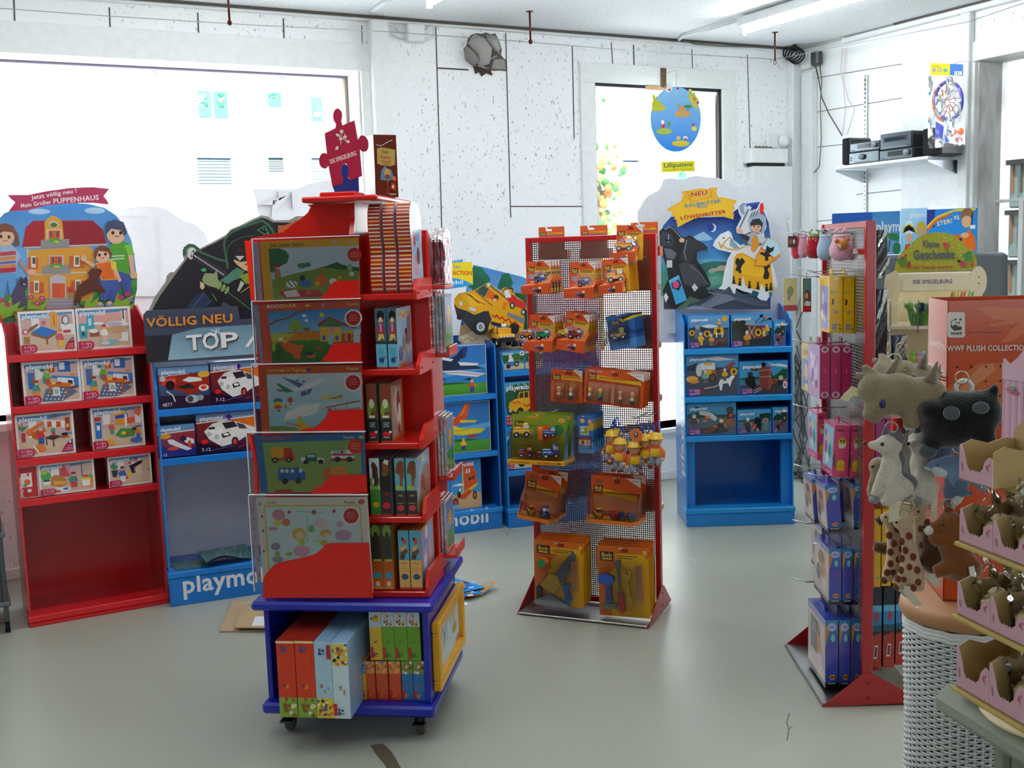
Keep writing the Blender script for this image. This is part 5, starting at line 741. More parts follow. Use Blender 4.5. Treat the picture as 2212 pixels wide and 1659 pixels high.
# -------- five front pockets with puzzles in clear sleeves
PZ = [
 dict(s='561 522 774 513 777 645 571 648',w='692 647 705 631 719 611 727 607 776 605 777 646 740 648',bar='528 521 541 520 551 652 543 652',c='#d99a1e',lab='orange-framed puzzle with a picnic meadow picture, topmost pocket',
  a='#dda32a p 561 522 774 513 777 645 571 648;#3f4a5a F 583 534 73 8 2.5 Die_Lieben_Sieben;#d9c08a F 750 526 22 7 2.5 Puzz;#bfcdd6 G #a9bfce 540 600 580 538 775 530 777 645 590 648;#2f6f4a p 580 538 602 536 618 542 625 552 620 568 608 574 596 572 590 590 584 588;#8a5a2a l 5 592 574 600 604;#b87a3a e 600 594 7 14;#7a4a24 e 600 572 8 6;#3f7f5a e 652 574 9 6;#3f7f5a e 664 572 8 5;#2f5f3a p 670 585 700 576 728 566 740 572 776 578 776 590 670 592;#6f8a3a G #8a9a4a 585 640 588 604 640 590 700 578 776 586 777 645 590 648;#e4e4e0 e 630 614 12 8;#1f2226 l 2 622 608 632 620;#1f2226 l 2 630 604 640 618;#2f6fae e 660 612 14 8;#26304a e 654 600 6 6;#d9602a e 694 606 12 12;#d9602a l 3 694 596 697 584;#e0b03a e 686 612 5 5;#e9ddd0 e 720 608 9 7;#c23a4a p 600 632 620 626 690 626 700 640 620 644;#dfd6d6 p 612 630 640 626 650 640 620 642;#b87a4a e 668 632 6 4;#d98a2a e 734 600 5 5;#8fa86a e 756 578 6 8;#cfc9b8 e 760 592 6 5;#cf1f28 e 766 550 15 15;#e9a4a0 r 758 545 774 546;#e9a4a0 r 757 549 775 550;#e9a4a0 r 757 553 775 554;#d9a07a e 676 526 6 2.5;#e0b8c0 e 724 522 6 3;#a3a9c0 p 545 524 559 523 568 648 558 648;#c98a9a e 552 560 2.5 5;#c9806a e 556 600 2.5 5'),
 dict(s='560 658 776 648 780 780 570 783',w='694 780 708 763 715 748 724 742 780 742 781 781 740 783',bar=None,c='#c44a34',lab='orange-red framed puzzle with a farmhouse and fields picture, second pocket from the top',
  a='#c94f38 p 560 658 776 648 780 780 570 783;#e9dfc8 F 576 666 37 7.5 2.5 BODO;#e0c23a F 614 664.5 27 7.5 2.5 BÄR;#d9b04a F 750 660 25 6 2.5 Puzzle;#2f7fc0 G #7fb8dc 672 722 578 673 777 665 780 720 584 722;#7a4a3a l 3.5 582 702 600 692 620 688 640 676 660 670;#7a4a3a l 2 640 676 650 672;#f0c23a e 695 680 5 5;#e9eef0 e 657 682 5 3;#e9eef0 e 662 692 4 3;#8aa82a p 622 710 634 690 646 694 654 706 648 714 630 714;#7a5a2a l 2.5 639 712 639 722;#6a7a4a e 662 711 8 4;#c9752a G #d98a2a 715 740 586 722 640 716 690 714 696 740 590 746;#a85a1e l 1 640 736 650 716;#a85a1e l 1 656 736 664 716;#a85a1e l 1 672 736 678 716;#b0c03a p 585 722 610 720 640 722 620 732 588 738;#3f7f2a G #2a5f2a 735 783 586 744 620 736 690 734 720 742 724 782 588 783;#2a5f2f p 590 750 606 742 614 770 600 778;#8ab82a e 592 750 4 10;#9a3a2a p 686 700 712 684 744 698 770 704 770 710 712 696 694 712;#4a7a5a p 690 706 712 688 738 700 740 712 700 712;#e0b23a r 692 706 738 738;#3f6fae e 700 730 4 6;#8fc0d8 r 710 722 720 744;#3f6fae e 728 730 4 6;#d98a9a e 717 712 6 6;#d9a83a r 746 712 762 736;#b03a3a r 751 720 759 736;#c9d4d8 r 764 712 778 740;#d9602a p 610 730 618 728 626 740 636 744 650 746 654 742 656 750 648 764 652 774 640 776 630 764 620 758 606 744;#e9e0d4 e 608 733 5 4;#e9b03a e 616 736 6 5;#c9402a e 690 752 6 4;#c9722a e 672 768 10 5;#3a3a4a e 668 764 10 4;#efe9e6 e 763.6 687 19 19;#c41822 e 763.6 687 15.5 15.5;#e9a4a0 r 756 681 772 682;#e9a4a0 r 755 686 773 687;#e9a4a0 r 755 691 773 692;#8797b0 p 547 659 559 658 570 783 563 783;#e0c23a e 665 660 5 3;#8fa4c0 e 698 659 3 3.5'),
 dict(s='560 792 781 788 786 930 566 931',w='642 931 683 922 702 905 709 887 785 884 787 930 740 932',bar=None,c='#c94a2e',lab='orange-framed puzzle with aeroplanes and balloons picture, middle pocket',
  a='#c9522e p 560 792 781 788 786 930 566 931;#e0b83a F 576 803 84 7 1 Unterwegs_im_Flugzeug;#e0d0a0 F 749 799 25 6 1 Puzzle;#c9d6de G #8fc4d4 805 870 576 809 780 804 785 930 583 931;#c3d6d9 r 585 870 780 880;#dfe0e4 p 624 842 640 836 672 826 690 816 700 816 698 824 680 834 660 842 634 846;#5f6a9a p 608 814 636 822 656 830 646 838 630 828;#5f6a9a p 650 846 676 838 670 850 650 857;#7a86a8 e 642 822 4 3;#7a86a8 e 656 824 4 3;#7a86a8 e 664 846 4 3;#2f8a4a p 596 828 602 828 620 838 636 846 618 848;#5f6a8a p 594 840 612 842 614 846 604 846;#cfc9cc e 738 824 18 6;#2f7ab0 e 601 866 10 6;#e0c83a e 601 872 10.5 5;#d9502a e 601 879 9 4;#8a5a34 e 602 887 3 3;#b8563a e 627 864 6 6;#8a5a34 e 628 873 2 2;#a87a5a e 617.6 878 3 4;#e0c46a l 1.6 692 858 704 860 746 838;#e0c46a p 690 858 704 854 716 858 740 858 740 852 738 862 700 863;#e9e9e4 p 612 908 620 890 650 876 690 872 694 880 680 894 640 904;#cfd0cc l 1 612 908 692 880;#d9b83a e 692 880 3 3;#a83a4a l 2.4 704 880 778 866;#a83a4a l 1.4 712 892 778 880;#a83a4a l 1 724 878 728 890;#a83a4a l 1 748 874 752 886;#8a5a7a e 712 886 4 4;#e0b82a p 644 899 650 898 656 914 674 920 660 930 646 930 642 920;#d9602a l 2.4 618 914 650 920;#e0c82a p 612 904 616 914 620 914;#6f8f4a p 584 931 584 922 610 920 640 924 650 931;#efe9e6 e 763 826 20 20;#c41822 e 763 826 16 16;#e9a4a0 r 755 819 771 820;#e9a4a0 r 754 824 772 825;#e9a4a0 r 754 829 772 830;#2a5a8a e 667 798 4 4'),
 dict(s='549 942 787 935 791 1063 563 1064',w='669 1066 695 1051 703 1039 713 1027 791 1026 793 1064 740 1067',bar='533 937 540 936 556 1000 557 1068 550 1068 548 1000',c='#2f5f9a',lab='blue-framed puzzle with toy vehicles picture, fourth pocket',
  a='#2f68a8 p 549 942 787 935 791 1063 563 1064;#d9602a F 567 951 47 7 2 FAHRZEUGE;#d9c07a F 742 948 24 6 2 Puzzle;#7fa864 G #8fa04a 952 1060 567 956 778 950 784 1063 580 1063;#e0a02a p 582 972 590 966 612 966 614 986 588 988;#c9341f p 612 988 614 968 628 968 634 980 636 992 612 994;#c9341f r 586 990 636 995;#20242a e 594 994 7 6;#20242a e 624 993 7 6;#d9b03a e 594 994 3 2.5;#d9b03a e 624 993 3 2.5;#1f6a3a p 659 986 664 980 682 980 686 996 660 998;#e4e6e6 p 650 988 660 988 660 998 652 998;#e4e6e6 p 686 988 700 990 700 998 686 998;#20242a e 661 998 6 5;#20242a e 693 997 6 5;#a8c4d0 r 664 982 680 988;#e4e6e6 p 715 974 754 972 766 984 766 994 716 994;#c9242a r 716 980 764 984;#c9242a p 714 990 768 990 766 995 714 995;#9fb8c4 r 720 972 748 980;#20242a e 729 992 7 6;#20242a e 755 992 7 6;#c9242a e 739 976 3 3;#2a62a8 p 601 1012 606 1010 650 1010 660 1022 660 1036 602 1038;#c9dce0 e 610 1017 4 4;#c9dce0 e 620 1017 4 4;#c9dce0 e 632 1017 4 4;#c9dce0 e 650 1016 4 5;#20242a e 616 1039 7 7;#20242a e 645 1038 7 7;#d9602a p 700 1014 712 1010 712 1030 698 1034;#d98a34 p 714 1008 744 1006 752 1016 750 1028 714 1030;#d9702a p 680 1052 694 1046 692 1062 668 1062;#a83a34 p 596 1058 630 1056 632 1064 594 1064;#e0281c e 768 964 16 16;#f0b0a0 r 760 958 776 959;#f0b0a0 r 759 963 777 964;#f0b0a0 r 760 968 776 969;#b0d04a e 781 944 6 4;#c9402a e 624 945 3 3;#3f8a4a e 672 944 4 4'),
 dict(s='553 1075 793 1073 797 1180 568 1250',w='568 1292 568 1252 576 1238 590 1223 602 1216 659 1204 681 1198 695 1186 703 1177 712 1174 797 1173 806 1292',bar=None,c='#d9d2c4',lab='cream-framed puzzle with flower fairies picture, bottom pocket',
  a='#ddd5c8 p 553 1075 793 1073 797 1180 700 1240 568 1250;#c94a6a F 578 1088 18 5 1 Lilli;#a83a5a F 743 1088 24 6 1 Puzzle;#cf4a72 e 781 1084 7 6;#d9b83a p 570 1091 779 1090 784 1174 700 1240 580 1250;#c9dcdd p 573 1095 776 1093 781 1174 700 1240 584 1250;#c98a9a e 602 1112 14 12;#d9c84a e 600 1130 8 7;#d9704a e 618 1128 9 8;#c98a9a e 590 1142 10 4;#d9b04a e 646 1154 15 14;#e9c9a8 e 648 1158 8 9;#b8c83a e 652 1170 6 8;#d99ab0 e 652 1190 18 12;#e0c0c8 e 694 1130 15 10;#7fae5a e 673 1142 7 8;#7a9a6a l 1.2 664 1112 664 1170;#7a9a6a l 1.2 640 1104 700 1108;#b03a5a e 625 1106 4 4;#b03a5a e 678 1106 5 5;#b03a5a e 722 1104 4 4;#c9a84a e 704 1152 12 10;#e9c9a8 e 706 1158 7 7;#c9a83a e 700 1172 8 6;#b894b0 e 742 1156 18 12;#c9a0c0 e 734 1132 8 7;#8a7a9a e 596 1180 10 8;#8ab05a e 600 1196 6 6;#9a8a9a e 600 1208 12 7;#8ab05a e 626 1196 8 4;#c9d89a e 684 1168 8 4;#efeae6 e 758.7 1114 20.5 20.5;#c41822 e 758.7 1114 16.5 16.5;#e9a4a0 r 750 1107 767 1108;#e9a4a0 r 749 1112 768 1113;#e9a4a0 r 750 1117 767 1118;#b9a6b4 p 540 1073 551 1074 566 1256 556 1256;#b04a6a e 546 1100 1.5 2.5;#6a7a4a e 548 1120 1.5 2.5;#b04a6a e 550 1140 1.5 2.5;#6a7a4a e 552 1160 1.5 2.5;#b04a6a e 555 1180 1.5 2.5;#b04a6a e 558 1210 1.5 2.5;#b04a6a e 561 1240 1.5 2.5;#a88a9a e 562 1088 3 4;#b04a5a e 567 1115 2.5 3;#7a6a7a e 569 1146 2.5 3;#b04a5a e 571 1190 2.5 3')]
for i,P in enumerate(PZ):
    y = .043-.0115*i; px_ = lambda x,y_,y=y: fd.px(x,y_,y); S = [px_(*p) for p in pts(P['s'])]; x0,x1,z1 = S[0].x,S[1].x,(S[0].z+S[1].z)/2; zb_ = px_(*pts(P['s'])[3]).z if i < 4 else zsh[4]+.01
    mb = MB('gloss'); e = empty('frame_puzzle',fd.M @ T3(((x0+x1)/2,y,zb_))); tag(e,P['lab'],'puzzle'); o_ = Vector(((x0+x1)/2,y,zb_))
    ol = [S[0],S[1],S[2],S[3]] if i < 4 else [S[0],S[1],px_(806,1280),px_(574,1280)]
    xl = px_(540,S[0].z,).x
    mb.prism([q-o_ for q in ol],(0,.005,0),P['c'],back='#b8b2a8'); mb.art(P['a'].replace(';;',';'),lambda x,yy: px_(x,yy)-o_,(0,-1,0),flip=True,eps=.00007); mb.build('picture_sheet',e)
    mb = MB('film'); L = (x0-.022,x1+.003); mb.add([(a-o_.x,-.004,b-o_.z) for a,b in ((L[0],zb_),(L[1],zb_),(L[1],z1+.006),(L[0],z1+.008))],[(0,1,2,3)],'#fff')
    mb.box(L[0]-o_.x,L[1]-o_.x,-.004,.007,z1+.006-o_.z,z1+.009-o_.z,'#e8eef4',m='plastic'); mb.box(L[0]-.003-o_.x,L[0]-o_.x,-.004,.007,zb_-o_.z,z1+.008-o_.z,'#dfe6f0',m='plastic'); mb.build('sleeve',e)
    if P['bar']:
        mb = TMB('plastic'); mb.prism([fd.px(x,yy,y+.02) for x,yy in pts(P['bar'])],(0,.012,0),'#ff2a12'); o2 = mb.build('pocket_rail'); o2['label'] = 'bright red pocket rail'
    mb = TMB('lacquer'); mb.prism([fd.px(x,yy,y-.0055) for x,yy in pts(P['w'])],(0,.001,0),'#c4140c'); mb.build('pocket_front')
mb = TMB('lacquer')
for x,yy in ((668,1274),(790,1282),(576,1282)): q = fd.px(x,yy,-.0045); mb.ball(q,.003,'#8a100a',n=8,rings=4)
mb.build('screw')
# puzzle-piece sign on top
ys = .13
sg_ = empty('topper_sign',fd.M @ T3((fd.px(745,420,ys).x,ys,ztop+.0345))); tag(sg_,'purple-red jigsaw-piece sign standing on top of the red tower','sign'); o_ = Vector((fd.px(745,420,ys).x,ys,ztop+.0345))
def pc(cx,cy,rx,ry,a0,a1,n=9,rot=0): return [(cx+rx*cos(R_(a0+(a1-a0)*k/n))*cos(R_(rot))-ry*sin(R_(a0+(a1-a0)*k/n))*sin(R_(rot)),cy+rx*cos(R_(a0+(a1-a0)*k/n))*sin(R_(rot))+ry*sin(R_(a0+(a1-a0)*k/n))*cos(R_(rot))) for k in range(n+1)]
out = [(701,288),(724,277),(726,268)]+pc(729,251,9.5,17,140,400,12)+[(739,271),(765,260),(772,300)]+pc(784,310,11,18,215,505,12,-6)+[(777,333),(781,380),(756,390),(754,384)]+pc(745,370,9,17,60,-240,10)+[(742,395),(718,403),(709,356)]+pc(700,347,11,17,50,320,12)+[(706,333)]
mb = MB('lacquer'); mb.prism([fd.px(x,y,ys)-o_ for x,y in out],(0,.008,0),'#a21e3c',back='#7a1a30',edge='#7a1a30')
mb.art('#e3d6d0 F 714 354 60 9.5 19 DIE_SPIEGELBURG;#d9cfc0 e 738 284 4 4;#d9cfc0 e 730 292 5 3 30;#d9cfc0 e 745 296 5 3 -30;#d9cfc0 e 736 300 4 3;#d9cfc0 l 1.5 738 284 736 312;#d9cfc0 l 1.2 728 292 750 306;#d9cfc0 e 752 306 4 3;#d9cfc0 e 728 320 3 4;#d9cfc0 l 1.5 724 324 732 316;#d9cfc0 l 1.2 744 288 748 302',lambda x,y: fd.px(x,y,ys)-o_,(0,-1,0),flip=True,m='paper'); mb.build('jigsaw_piece',sg_)
base = pc(745,370,8,16,60,-240,10)
mb = MB('lacquer'); mb.prism([Vector((q.x,q.y,max(q.z,.0006))) for q in (fd.px(x,y,ys+.001)-o_ for x,y in [(724,425),(718,402)]+[(742,394)]+base[::-1]+[(754,386),(773,381),(775,423)])],(0,.010,0),'#24307c'); o2 = mb.build('jigsaw_foot',sg_); o2['label'] = 'dark blue lower jigsaw piece'
# tall box beside the sign
zq = ztop+.0185
# front-left, front-right and back-left corners of the tall box on the tower's top
q0 = fd.M @ fd.px(812,421,.20); g = Fr(q0,ang=R_(-2)); g.w = g.px(861,424,0).x; zq = max(zq,ztop+.0178); h_ = ((g.px(809,292,0).z+g.px(860,291,0).z)/2)-zq; dq = .105
mb = MB('gloss'); mb.box(0,g.w,0,dq,0,h_,'#6b2a1c',cols=['#5f2a1c','#6b2a1c','#7d7fb4','#5a3a2a','#8a5a4a','#6b2a1c'])
mb.art('#5f2618 r 0 0 100 100;#b39a54 p 12 78 30 80 70 78 96 76 92 52 70 50 30 51 10 54;#6a3a1c F 34 71 30 4 0 Sharky;#a83a24 F 28 62 48 5 0 Riesen-;#a83a24 F 30 55 44 5 0 Puzzle;#5a4a2a r 34 52 70 53;#5a8aa8 p 20 28 28 44 44 50 56 46 74 44 84 30 60 26;#c99a5a e 54 38 14 8;#8a4a2a e 54 33 12 4;#d9702a e 86 30 8 4;#a83a2a p 64 14 74 24 90 22 92 10;#9a6a4a l 1 54 26 54 8;#9a6a4a l 1 46 6 62 6;#e0d4c4 e 78 17 5 3;#e0c8b0 F 60 4 30 2.5 0 Spiegelburg;#cfd4d8 l 1 8 84 30 82 60 88 84 92',facefn(.002,g.w-.004,0,0,h_),(0,-1,0),asp=h_/g.w)
mb.art('#7d86c4 g 0 0 100 100 #a8808c;#c99a9a r 60 74 90 94;#5f7ab8 p 10 10 60 20 70 60 30 70 8 50;#8fa8d8 e 34 50 16 12;#c98a9a e 74 40 10 8;#b9c4e4 p 8 80 40 92 30 60;#8a5a3a r 86 0 100 30',lambda u,v: (0,dq-dq*u/100,h_*v/100),(-1,0,0),asp=h_/dq)
tag(mb.build('puzzle_box',M=g.M @ T3((0,0,zq+.0005))),'tall brown puzzle box standing beside the jigsaw-piece sign','puzzle box')
# -------- niche: shaped tins on the top shelf
def niche_box(i,xl,xr,ytop,yfoot,art,facec,lab,d=.17,y0=None,group=None,face=None):
    y = yf+.012 if y0 is None else y0; z = zsh[i]+.0014; p,q = fd.px(xl[0],ytop,y),fd.px(xr[0],ytop,y); pb,qb = fd.px(xl[1],yfoot,y),fd.px(xr[1],yfoot,y)
    x0,x1 = (p.x+pb.x)/2,(q.x+qb.x)/2; key = ('n',i,round(z,2)); x0 = max(x0,LASTX.get(key,xM)+.001); LASTX[key] = x1; w,h = x1-x0,min(p.z,(zsh[i-1]-.022 if i else 9))-z; d = min(d,yN-y-.003)
    mb = MB('gloss'); mb.box(0,w,0,d,0,h,facec); mb.art(art,facefn(0,w,0,0,h),(0,-1,0),asp=h/w)
    if face: mb.art(face,lambda u,v: (w,d*u/100,h*v/100),(1,0,0),asp=h/d)
    return tag(mb.build('puzzle_box',M=fd.M @ T3((x0,y,z))),lab,'puzzle box',group)
tz0 = zsh[0]+.0014; th_ = fd.px(840,436,yf+.03).z-tz0
for k,(xa_,xb_,lb) in enumerate((((797,797),(825,824),'nearest the tower’s picture pockets'),((828,828),(855,854),'in the middle of its row'),((858,857),(889,887),'at the open end of its row'))):
    x0 = fd.px(xa_[0],530,yf+.02).x; x1 = fd.px(xb_[0],530,yf+.02).x; w = x1-x0-.002
    prof = [(.012,0),(.002,.06),(.0,.2),(.006,.33),(.014,.42),(.01,.52),(.0,.64),(-.004,.76),(.0,.88),(.012,.95),(.03,.99),(.06,1),(.1,.985),(.135,.94),(.155,.85),(.165,.7),(.155,.52),(.16,.35),(.165,.15),(.155,0)]
    mb = MB('gloss'); mb.prism([(0,y,z*th_) for y,z in prof][::-1],(w,0,0),'#b9c4d2',edge='#a8242a')
    for a,b_ in zip(prof,prof[1:]):
        L = math.hypot(b_[0]-a[0],(b_[1]-a[1])*th_); n_ = max(1,int(L/.011))
        for j in range(n_):
            f0,f1 = (j+.62)/n_,(j+1)/n_; A = Vector((0,a[0],a[1]*th_)).lerp(Vector((0,b_[0],b_[1]*th_)),f0); B = Vector((0,a[0],a[1]*th_)).lerp(Vector((0,b_[0],b_[1]*th_)),f1)
            nn = Vector((0,-(b_[1]-a[1])*th_,b_[0]-a[0])).normalized(); o_ = nn*.0006; X = Vector((w,0,0)); g1 = Vector((.002,0,0))
            mb.add([A+o_+g1,A+X+o_-g1,B+X+o_-g1,B+o_+g1],[(0,1,2,3)],'#d9cfa8' if random.random() < .8 else '#e8b03a')
    mb.art('#9fbcd8 p 18 4 96 4 98 30 92 60 96 84 80 96 50 98 24 92 12 76 16 50 10 24;#5f8fbc e 60 70 22 14;#c98a9a e 40 30 16 12;#e0c23a r 12 0 40 12;#a83a3a e 34 60 10 9;#6a4a3a e 62 40 12 10',lambda u,v: (w,.16*u/100,th_*v/100),(1,0,0),asp=th_/.16)
    tag(mb.build('puzzle_tin',M=fd.M @ T3((x0,yf+.018,tz0))),'curved striped-edge puzzle tin '+lb,'puzzle tin','striped puzzle tins')
PIR = '#3f5f6a r 0 44 100 100;#1c1c20 e 55 88 36 9;#e6b58e e 55 80 20 6;#a82a34 p 14 62 40 78 74 78 92 64 80 56 30 56;#8f8fb0 r 42 62 64 76;#d9b054 p 20 46 30 58 76 58 86 46 62 52 48 48;#3a3430 r 0 40 100 46;#5fb4cc r 0 0 100 41;#a8242a F 20 32 56 2.4 0 Sharky;#2a3a4a r 22 29 70 29.6;#2a3a4a r 18 26 80 26.6;#2a3a4a r 22 23 76 23.6;#1f3f7a r 26 12 74 17;#1f3f7a r 34 9 46 20;#1f3f7a r 56 9 68 20;#c9242a e 82 19 10 1.6;#a81c24 r 0 0 100 3'
FACEP = '#9fc4dc r 0 0 100 100;#c9a45a r 4 86 96 92;#8fbcd8 r 6 8 94 86;#d9c49a p 34 96 60 96 62 78 36 78;#a83a34 F 38 82 20 6 0 Sharky;#7a6f7a p 66 30 70 80 90 88 96 40;#b0b0b8 p 30 20 36 56 50 60 54 24;#4a8a94 e 42 40 8 14;#1c1c20 e 60 58 7 6;#8a4a4a r 56 36 66 54;#d9b054 p 56 36 67 36 66 16 62 16 61 30 59 16 56 16;#5f7a9a e 20 24 14 12;#d9862a r 6 2 60 7'
FOX = '#6a4a34 r 0 40 100 100;#8a3a2a e 50 84 40 14;#5f7a34 r 8 52 92 66;#c9cda0 e 50 66 26 8;#8a9a3a e 26 54 18 8;#e0e0d0 r 20 42 80 46;#1f2f34 r 0 0 100 40;#d9d4c4 r 22 33 82 34;#d9d4c4 r 26 30 74 31;#d9d4c4 r 22 27 78 28;#c9242a e 52 14 36 5;#f0f0e8 e 86 18 12 2;#d9d4c4 r 22 8 80 9;#c9381c r 0 0 100 3'
FAC2 = '#8a6a5a r 0 0 100 100;#a89a8a p 4 96 96 88 92 10 6 4;#c9c0b4 p 20 60 40 90 60 84 70 40 50 20;#7a4a4a e 60 60 14 22;#e0dcd0 e 66 40 12 20;#c9601c r 84 4 98 96;#c9601c r 0 0 100 6;#b03a3a p 50 10 60 30 70 8'
HOR = '#c9d6dc r 0 46 100 100;#6f8f4a r 0 52 100 66;#4a3024 p 26 60 30 80 20 88 34 94 56 92 84 84 90 60 70 52 40 50;#e0e0dc e 34 60 10 6;#7fae2a r 10 46 90 52;#2f7a2a g 0 0 100 46 #3f8f34;#b03a2a F 34 40 46 3 0 PFERDE;#e0a41e e 52 20 30 5;#c9381c r 0 0 100 3'
HOR2 = '#1c1c20 r 0 40 100 100;#7a4a2a p 14 70 24 84 20 92 50 96 84 92 90 78 60 68;#e0d0b0 p 30 92 50 98 90 96 80 88;#3a2a2a r 0 0 100 44;#b03a2a F 26 36 50 3 0 PFERDE;#c92434 e 50 18 36 6;#c9381c r 0 0 100 3'
HOR3 = '#5fa0a8 r 0 44 100 100;#7a4024 p 6 76 30 92 60 96 90 94 96 84 90 66 60 60 46 72 20 74;#8a4a2a p 50 70 80 66 76 50 50 50;#a8b02a r 10 46 70 52;#3a3034 r 0 0 100 44;#c9b04a F 30 34 44 3 0 PFERDE;#c9343a e 50 14 34 5;#e0c84a r 16 22 80 22.6;#c9381c r 0 0 100 3'
FAC3 = '#9fb4c4 r 0 0 100 100;#8fb4d4 r 6 50 90 92;#d9cf9a r 40 84 64 96;#a87a64 p 14 10 30 60 50 74 76 78 96 70 96 10;#8a5a4a p 30 40 40 66 56 60 60 30;#b89a3a r 6 6 60 26;#d9702a r 0 0 100 5'
DIN = '#3a3a24 r 0 44 100 100;#6f8a3a e 46 90 40 10;#34302a p 14 46 20 74 40 90 62 88 84 70 90 50;#b0b02a r 20 42 90 47;#c96a1c g 0 0 100 44 #b04a1a;#a85a1a r 20 36 80 37;#a85a1a r 20 33 80 34;#2f9ab8 e 50 22 34 5;#e9c49a e 50 9 20 4;#d9b07a r 22 3 80 4'
PIR2 = '#4f9ab0 r 0 50 100 100;#6a3a34 p 10 52 20 64 60 70 90 66 60 58 50 50;#c93a4a e 56 82 16 5;#1c1c20 e 40 86 9 3;#d99a5a p 14 72 84 76 60 68 30 64;#2a3a2a e 40 56 20 3;#d9a85a r 0 4 100 50;#a8303a F 24 44 52 3 0 Sharky;#b06a4a r 22 36 84 36.8;#b06a4a r 28 32 76 32.8;#2a4f6a e 52 22 34 5;#c9a04a r 16 12 84 13;#b8242a r 0 0 100 4'
FACE4 = '#b98a5a r 0 0 100 100;#8f9fd8 r 8 6 92 94;#dfdad0 r 34 76 54 96;#c9a494 p 50 20 60 70 76 70 80 20;#a8b4e0 p 10 10 40 20 44 70 14 60;#d9dce8 e 30 40 12 14'
for k,(xl,xr,lb) in enumerate((((810,813),(834,834),'light blue pirate-picture puzzle box, spine only visible'),((837,838),(858,858),'light blue pirate-picture puzzle box with its cover side showing'))): niche_box(1,xl,xr,667,796,PIR,'#8fb8d8',lb+', second shelf of the tower niche',group='second niche shelf',face=FACEP if k else None,d=.2)
for k,(xl,xr,lb) in enumerate((((791,794),(813,815),'dark green storybook puzzle box spine, the one next to the picture pockets'),((820,822),(844,846),'dark green storybook puzzle box with its pale cover side showing'))): niche_box(2,xl,xr,829,955,FOX,'#8a7a6a',lb,group='third niche shelf',face=FAC2 if k else None,d=.16)
for k,(xl,xr,art,lb) in enumerate((((798,801),(820,822),HOR,'green puzzle box with a standing horse'),((821,824),(844,845),HOR2,'dark brown puzzle box with a light-maned horse'),((852,855),(874,876),HOR3,'dark puzzle box with a bay horse head, in the middle of its shelf'),((877,879),(900,901),HOR3,'dark puzzle box with a bay horse head, its blue cover side showing'))):
    niche_box(3,xl,xr,990,1116,art,'#8a929a',lb,group='fourth niche shelf',face=FAC3 if k == 3 else None,d=.2)
for k,(xl,xr,yt,yb_,art,lb) in enumerate((((798,805),(824,828),1134,1273,DIN,'orange puzzle box with a dark forest picture, nearest the picture pockets'),((824,829),(847,852),1134,1273,DIN,'orange puzzle box with a dark forest picture, second in its row'),((859,864),(882,887),1146,1270,PIR2,'sand-coloured pirate puzzle box, spine only visible'),((884,889),(908,912),1146,1270,PIR2,'sand-coloured pirate puzzle box with its pale blue cover side showing'))):
    niche_box(4,xl,xr,yt,yb_,art,'#b8782a',lb,group='lowest niche shelf',face=FACE4 if k == 3 else None,d=.2)
# -------- pockets on the tower's other side: frames seen edge-on
def rz(x,y,dx=.03): return fd.pxx(x,y,tx1+dx).z
for i,(yt,yb_,ly,n_,mt) in enumerate(((628,762,778,4,'foil'),(905,1040,1068,3,'foil'),(1098,1222,1240,2,'foil'))):
    z1_,z0_ = rz(955,yt),rz(955,yb_)
    mb = TMB('lacquer'); mb.box(tx1+.001,tx1+.055,yN+.03,DT,z0_-.016,z0_-.004,'#c9342a',b=.002); mb.box(tx1+.050,tx1+.056,yN+.03,DT,z0_-.016,z0_+.02,'#d04038',b=.002); mb.build('pocket_tray')
    for k in range(n_):
        x = tx1+.004+k*.0115; c_ = ['#b9b4c8','#cfd6de','#c9a83a','#d4c4cc'][(k+i) % 4]
        mb = MB('gloss'); mb.box(x,x+.005,yN+.035,DT-.01,z0_,z1_-.004*k,c_); mb.box(x-.002,x+.007,yN+.032,yN+.0345,z0_,z1_+.003,'#d9dfe8',m='foil'); mb.box(x-.001,x+.006,yN+.034,DT-.008,z1_-.004*k,z1_+.0025-.004*k,'#dfe6ee',m='foil')
        mb.art('#6a8ac0 r 5 5 95 95;#3a8f5a r 5 5 95 40;#d9a83a e 50 60 20 16',lambda u,v: (x+.005,yN+.035+(DT-.01-yN-.035)*u/100,z0_+(z1_-z0_)*v/100),(1,0,0))
        tag(mb.build('frame_puzzle',M=fd.M),'shrink-wrapped frame puzzle seen edge-on in the %s side pocket of the tower' % ['top','middle','lowest'][i],'puzzle',['top','middle','lowest'][i]+' side pocket puzzles')
z0_ = rz(950,618,.05); mb = TMB('lacquer'); mb.box(tx1+.001,tx1+.05,yN+.02,DT,z0_-.014,z0_,'#c9342a',b=.002); mb.build('pocket_tray')
for k in range(2):
    x = tx1+.004+k*.022; th2 = rz(950,492,.04)-z0_; prof2 = [(0,.02),(-.006,.3),(.02,.45),(.01,.6),(-.01,.75),(.0,.88),(.05,1),(.1,.9),(.11,.5),(.11,0)]
    mb = MB('foil'); mb.prism([(x,yN+.06+y*1.2,z0_+.001+z*th2) for y,z in prof2],(.018,0,0),'#c9bfc8',edge='#b8a8ac'); mb.box(x+.006,x+.011,yN+.045,yN+.05,z0_+.02,z0_+th2*.8,'#7a1f2c')
    tag(mb.build('puzzle_tin',M=fd.M),'foil-wrapped curved puzzle tin on the side of the tower, '+('inner one' if k == 0 else 'outer one'),'puzzle tin')
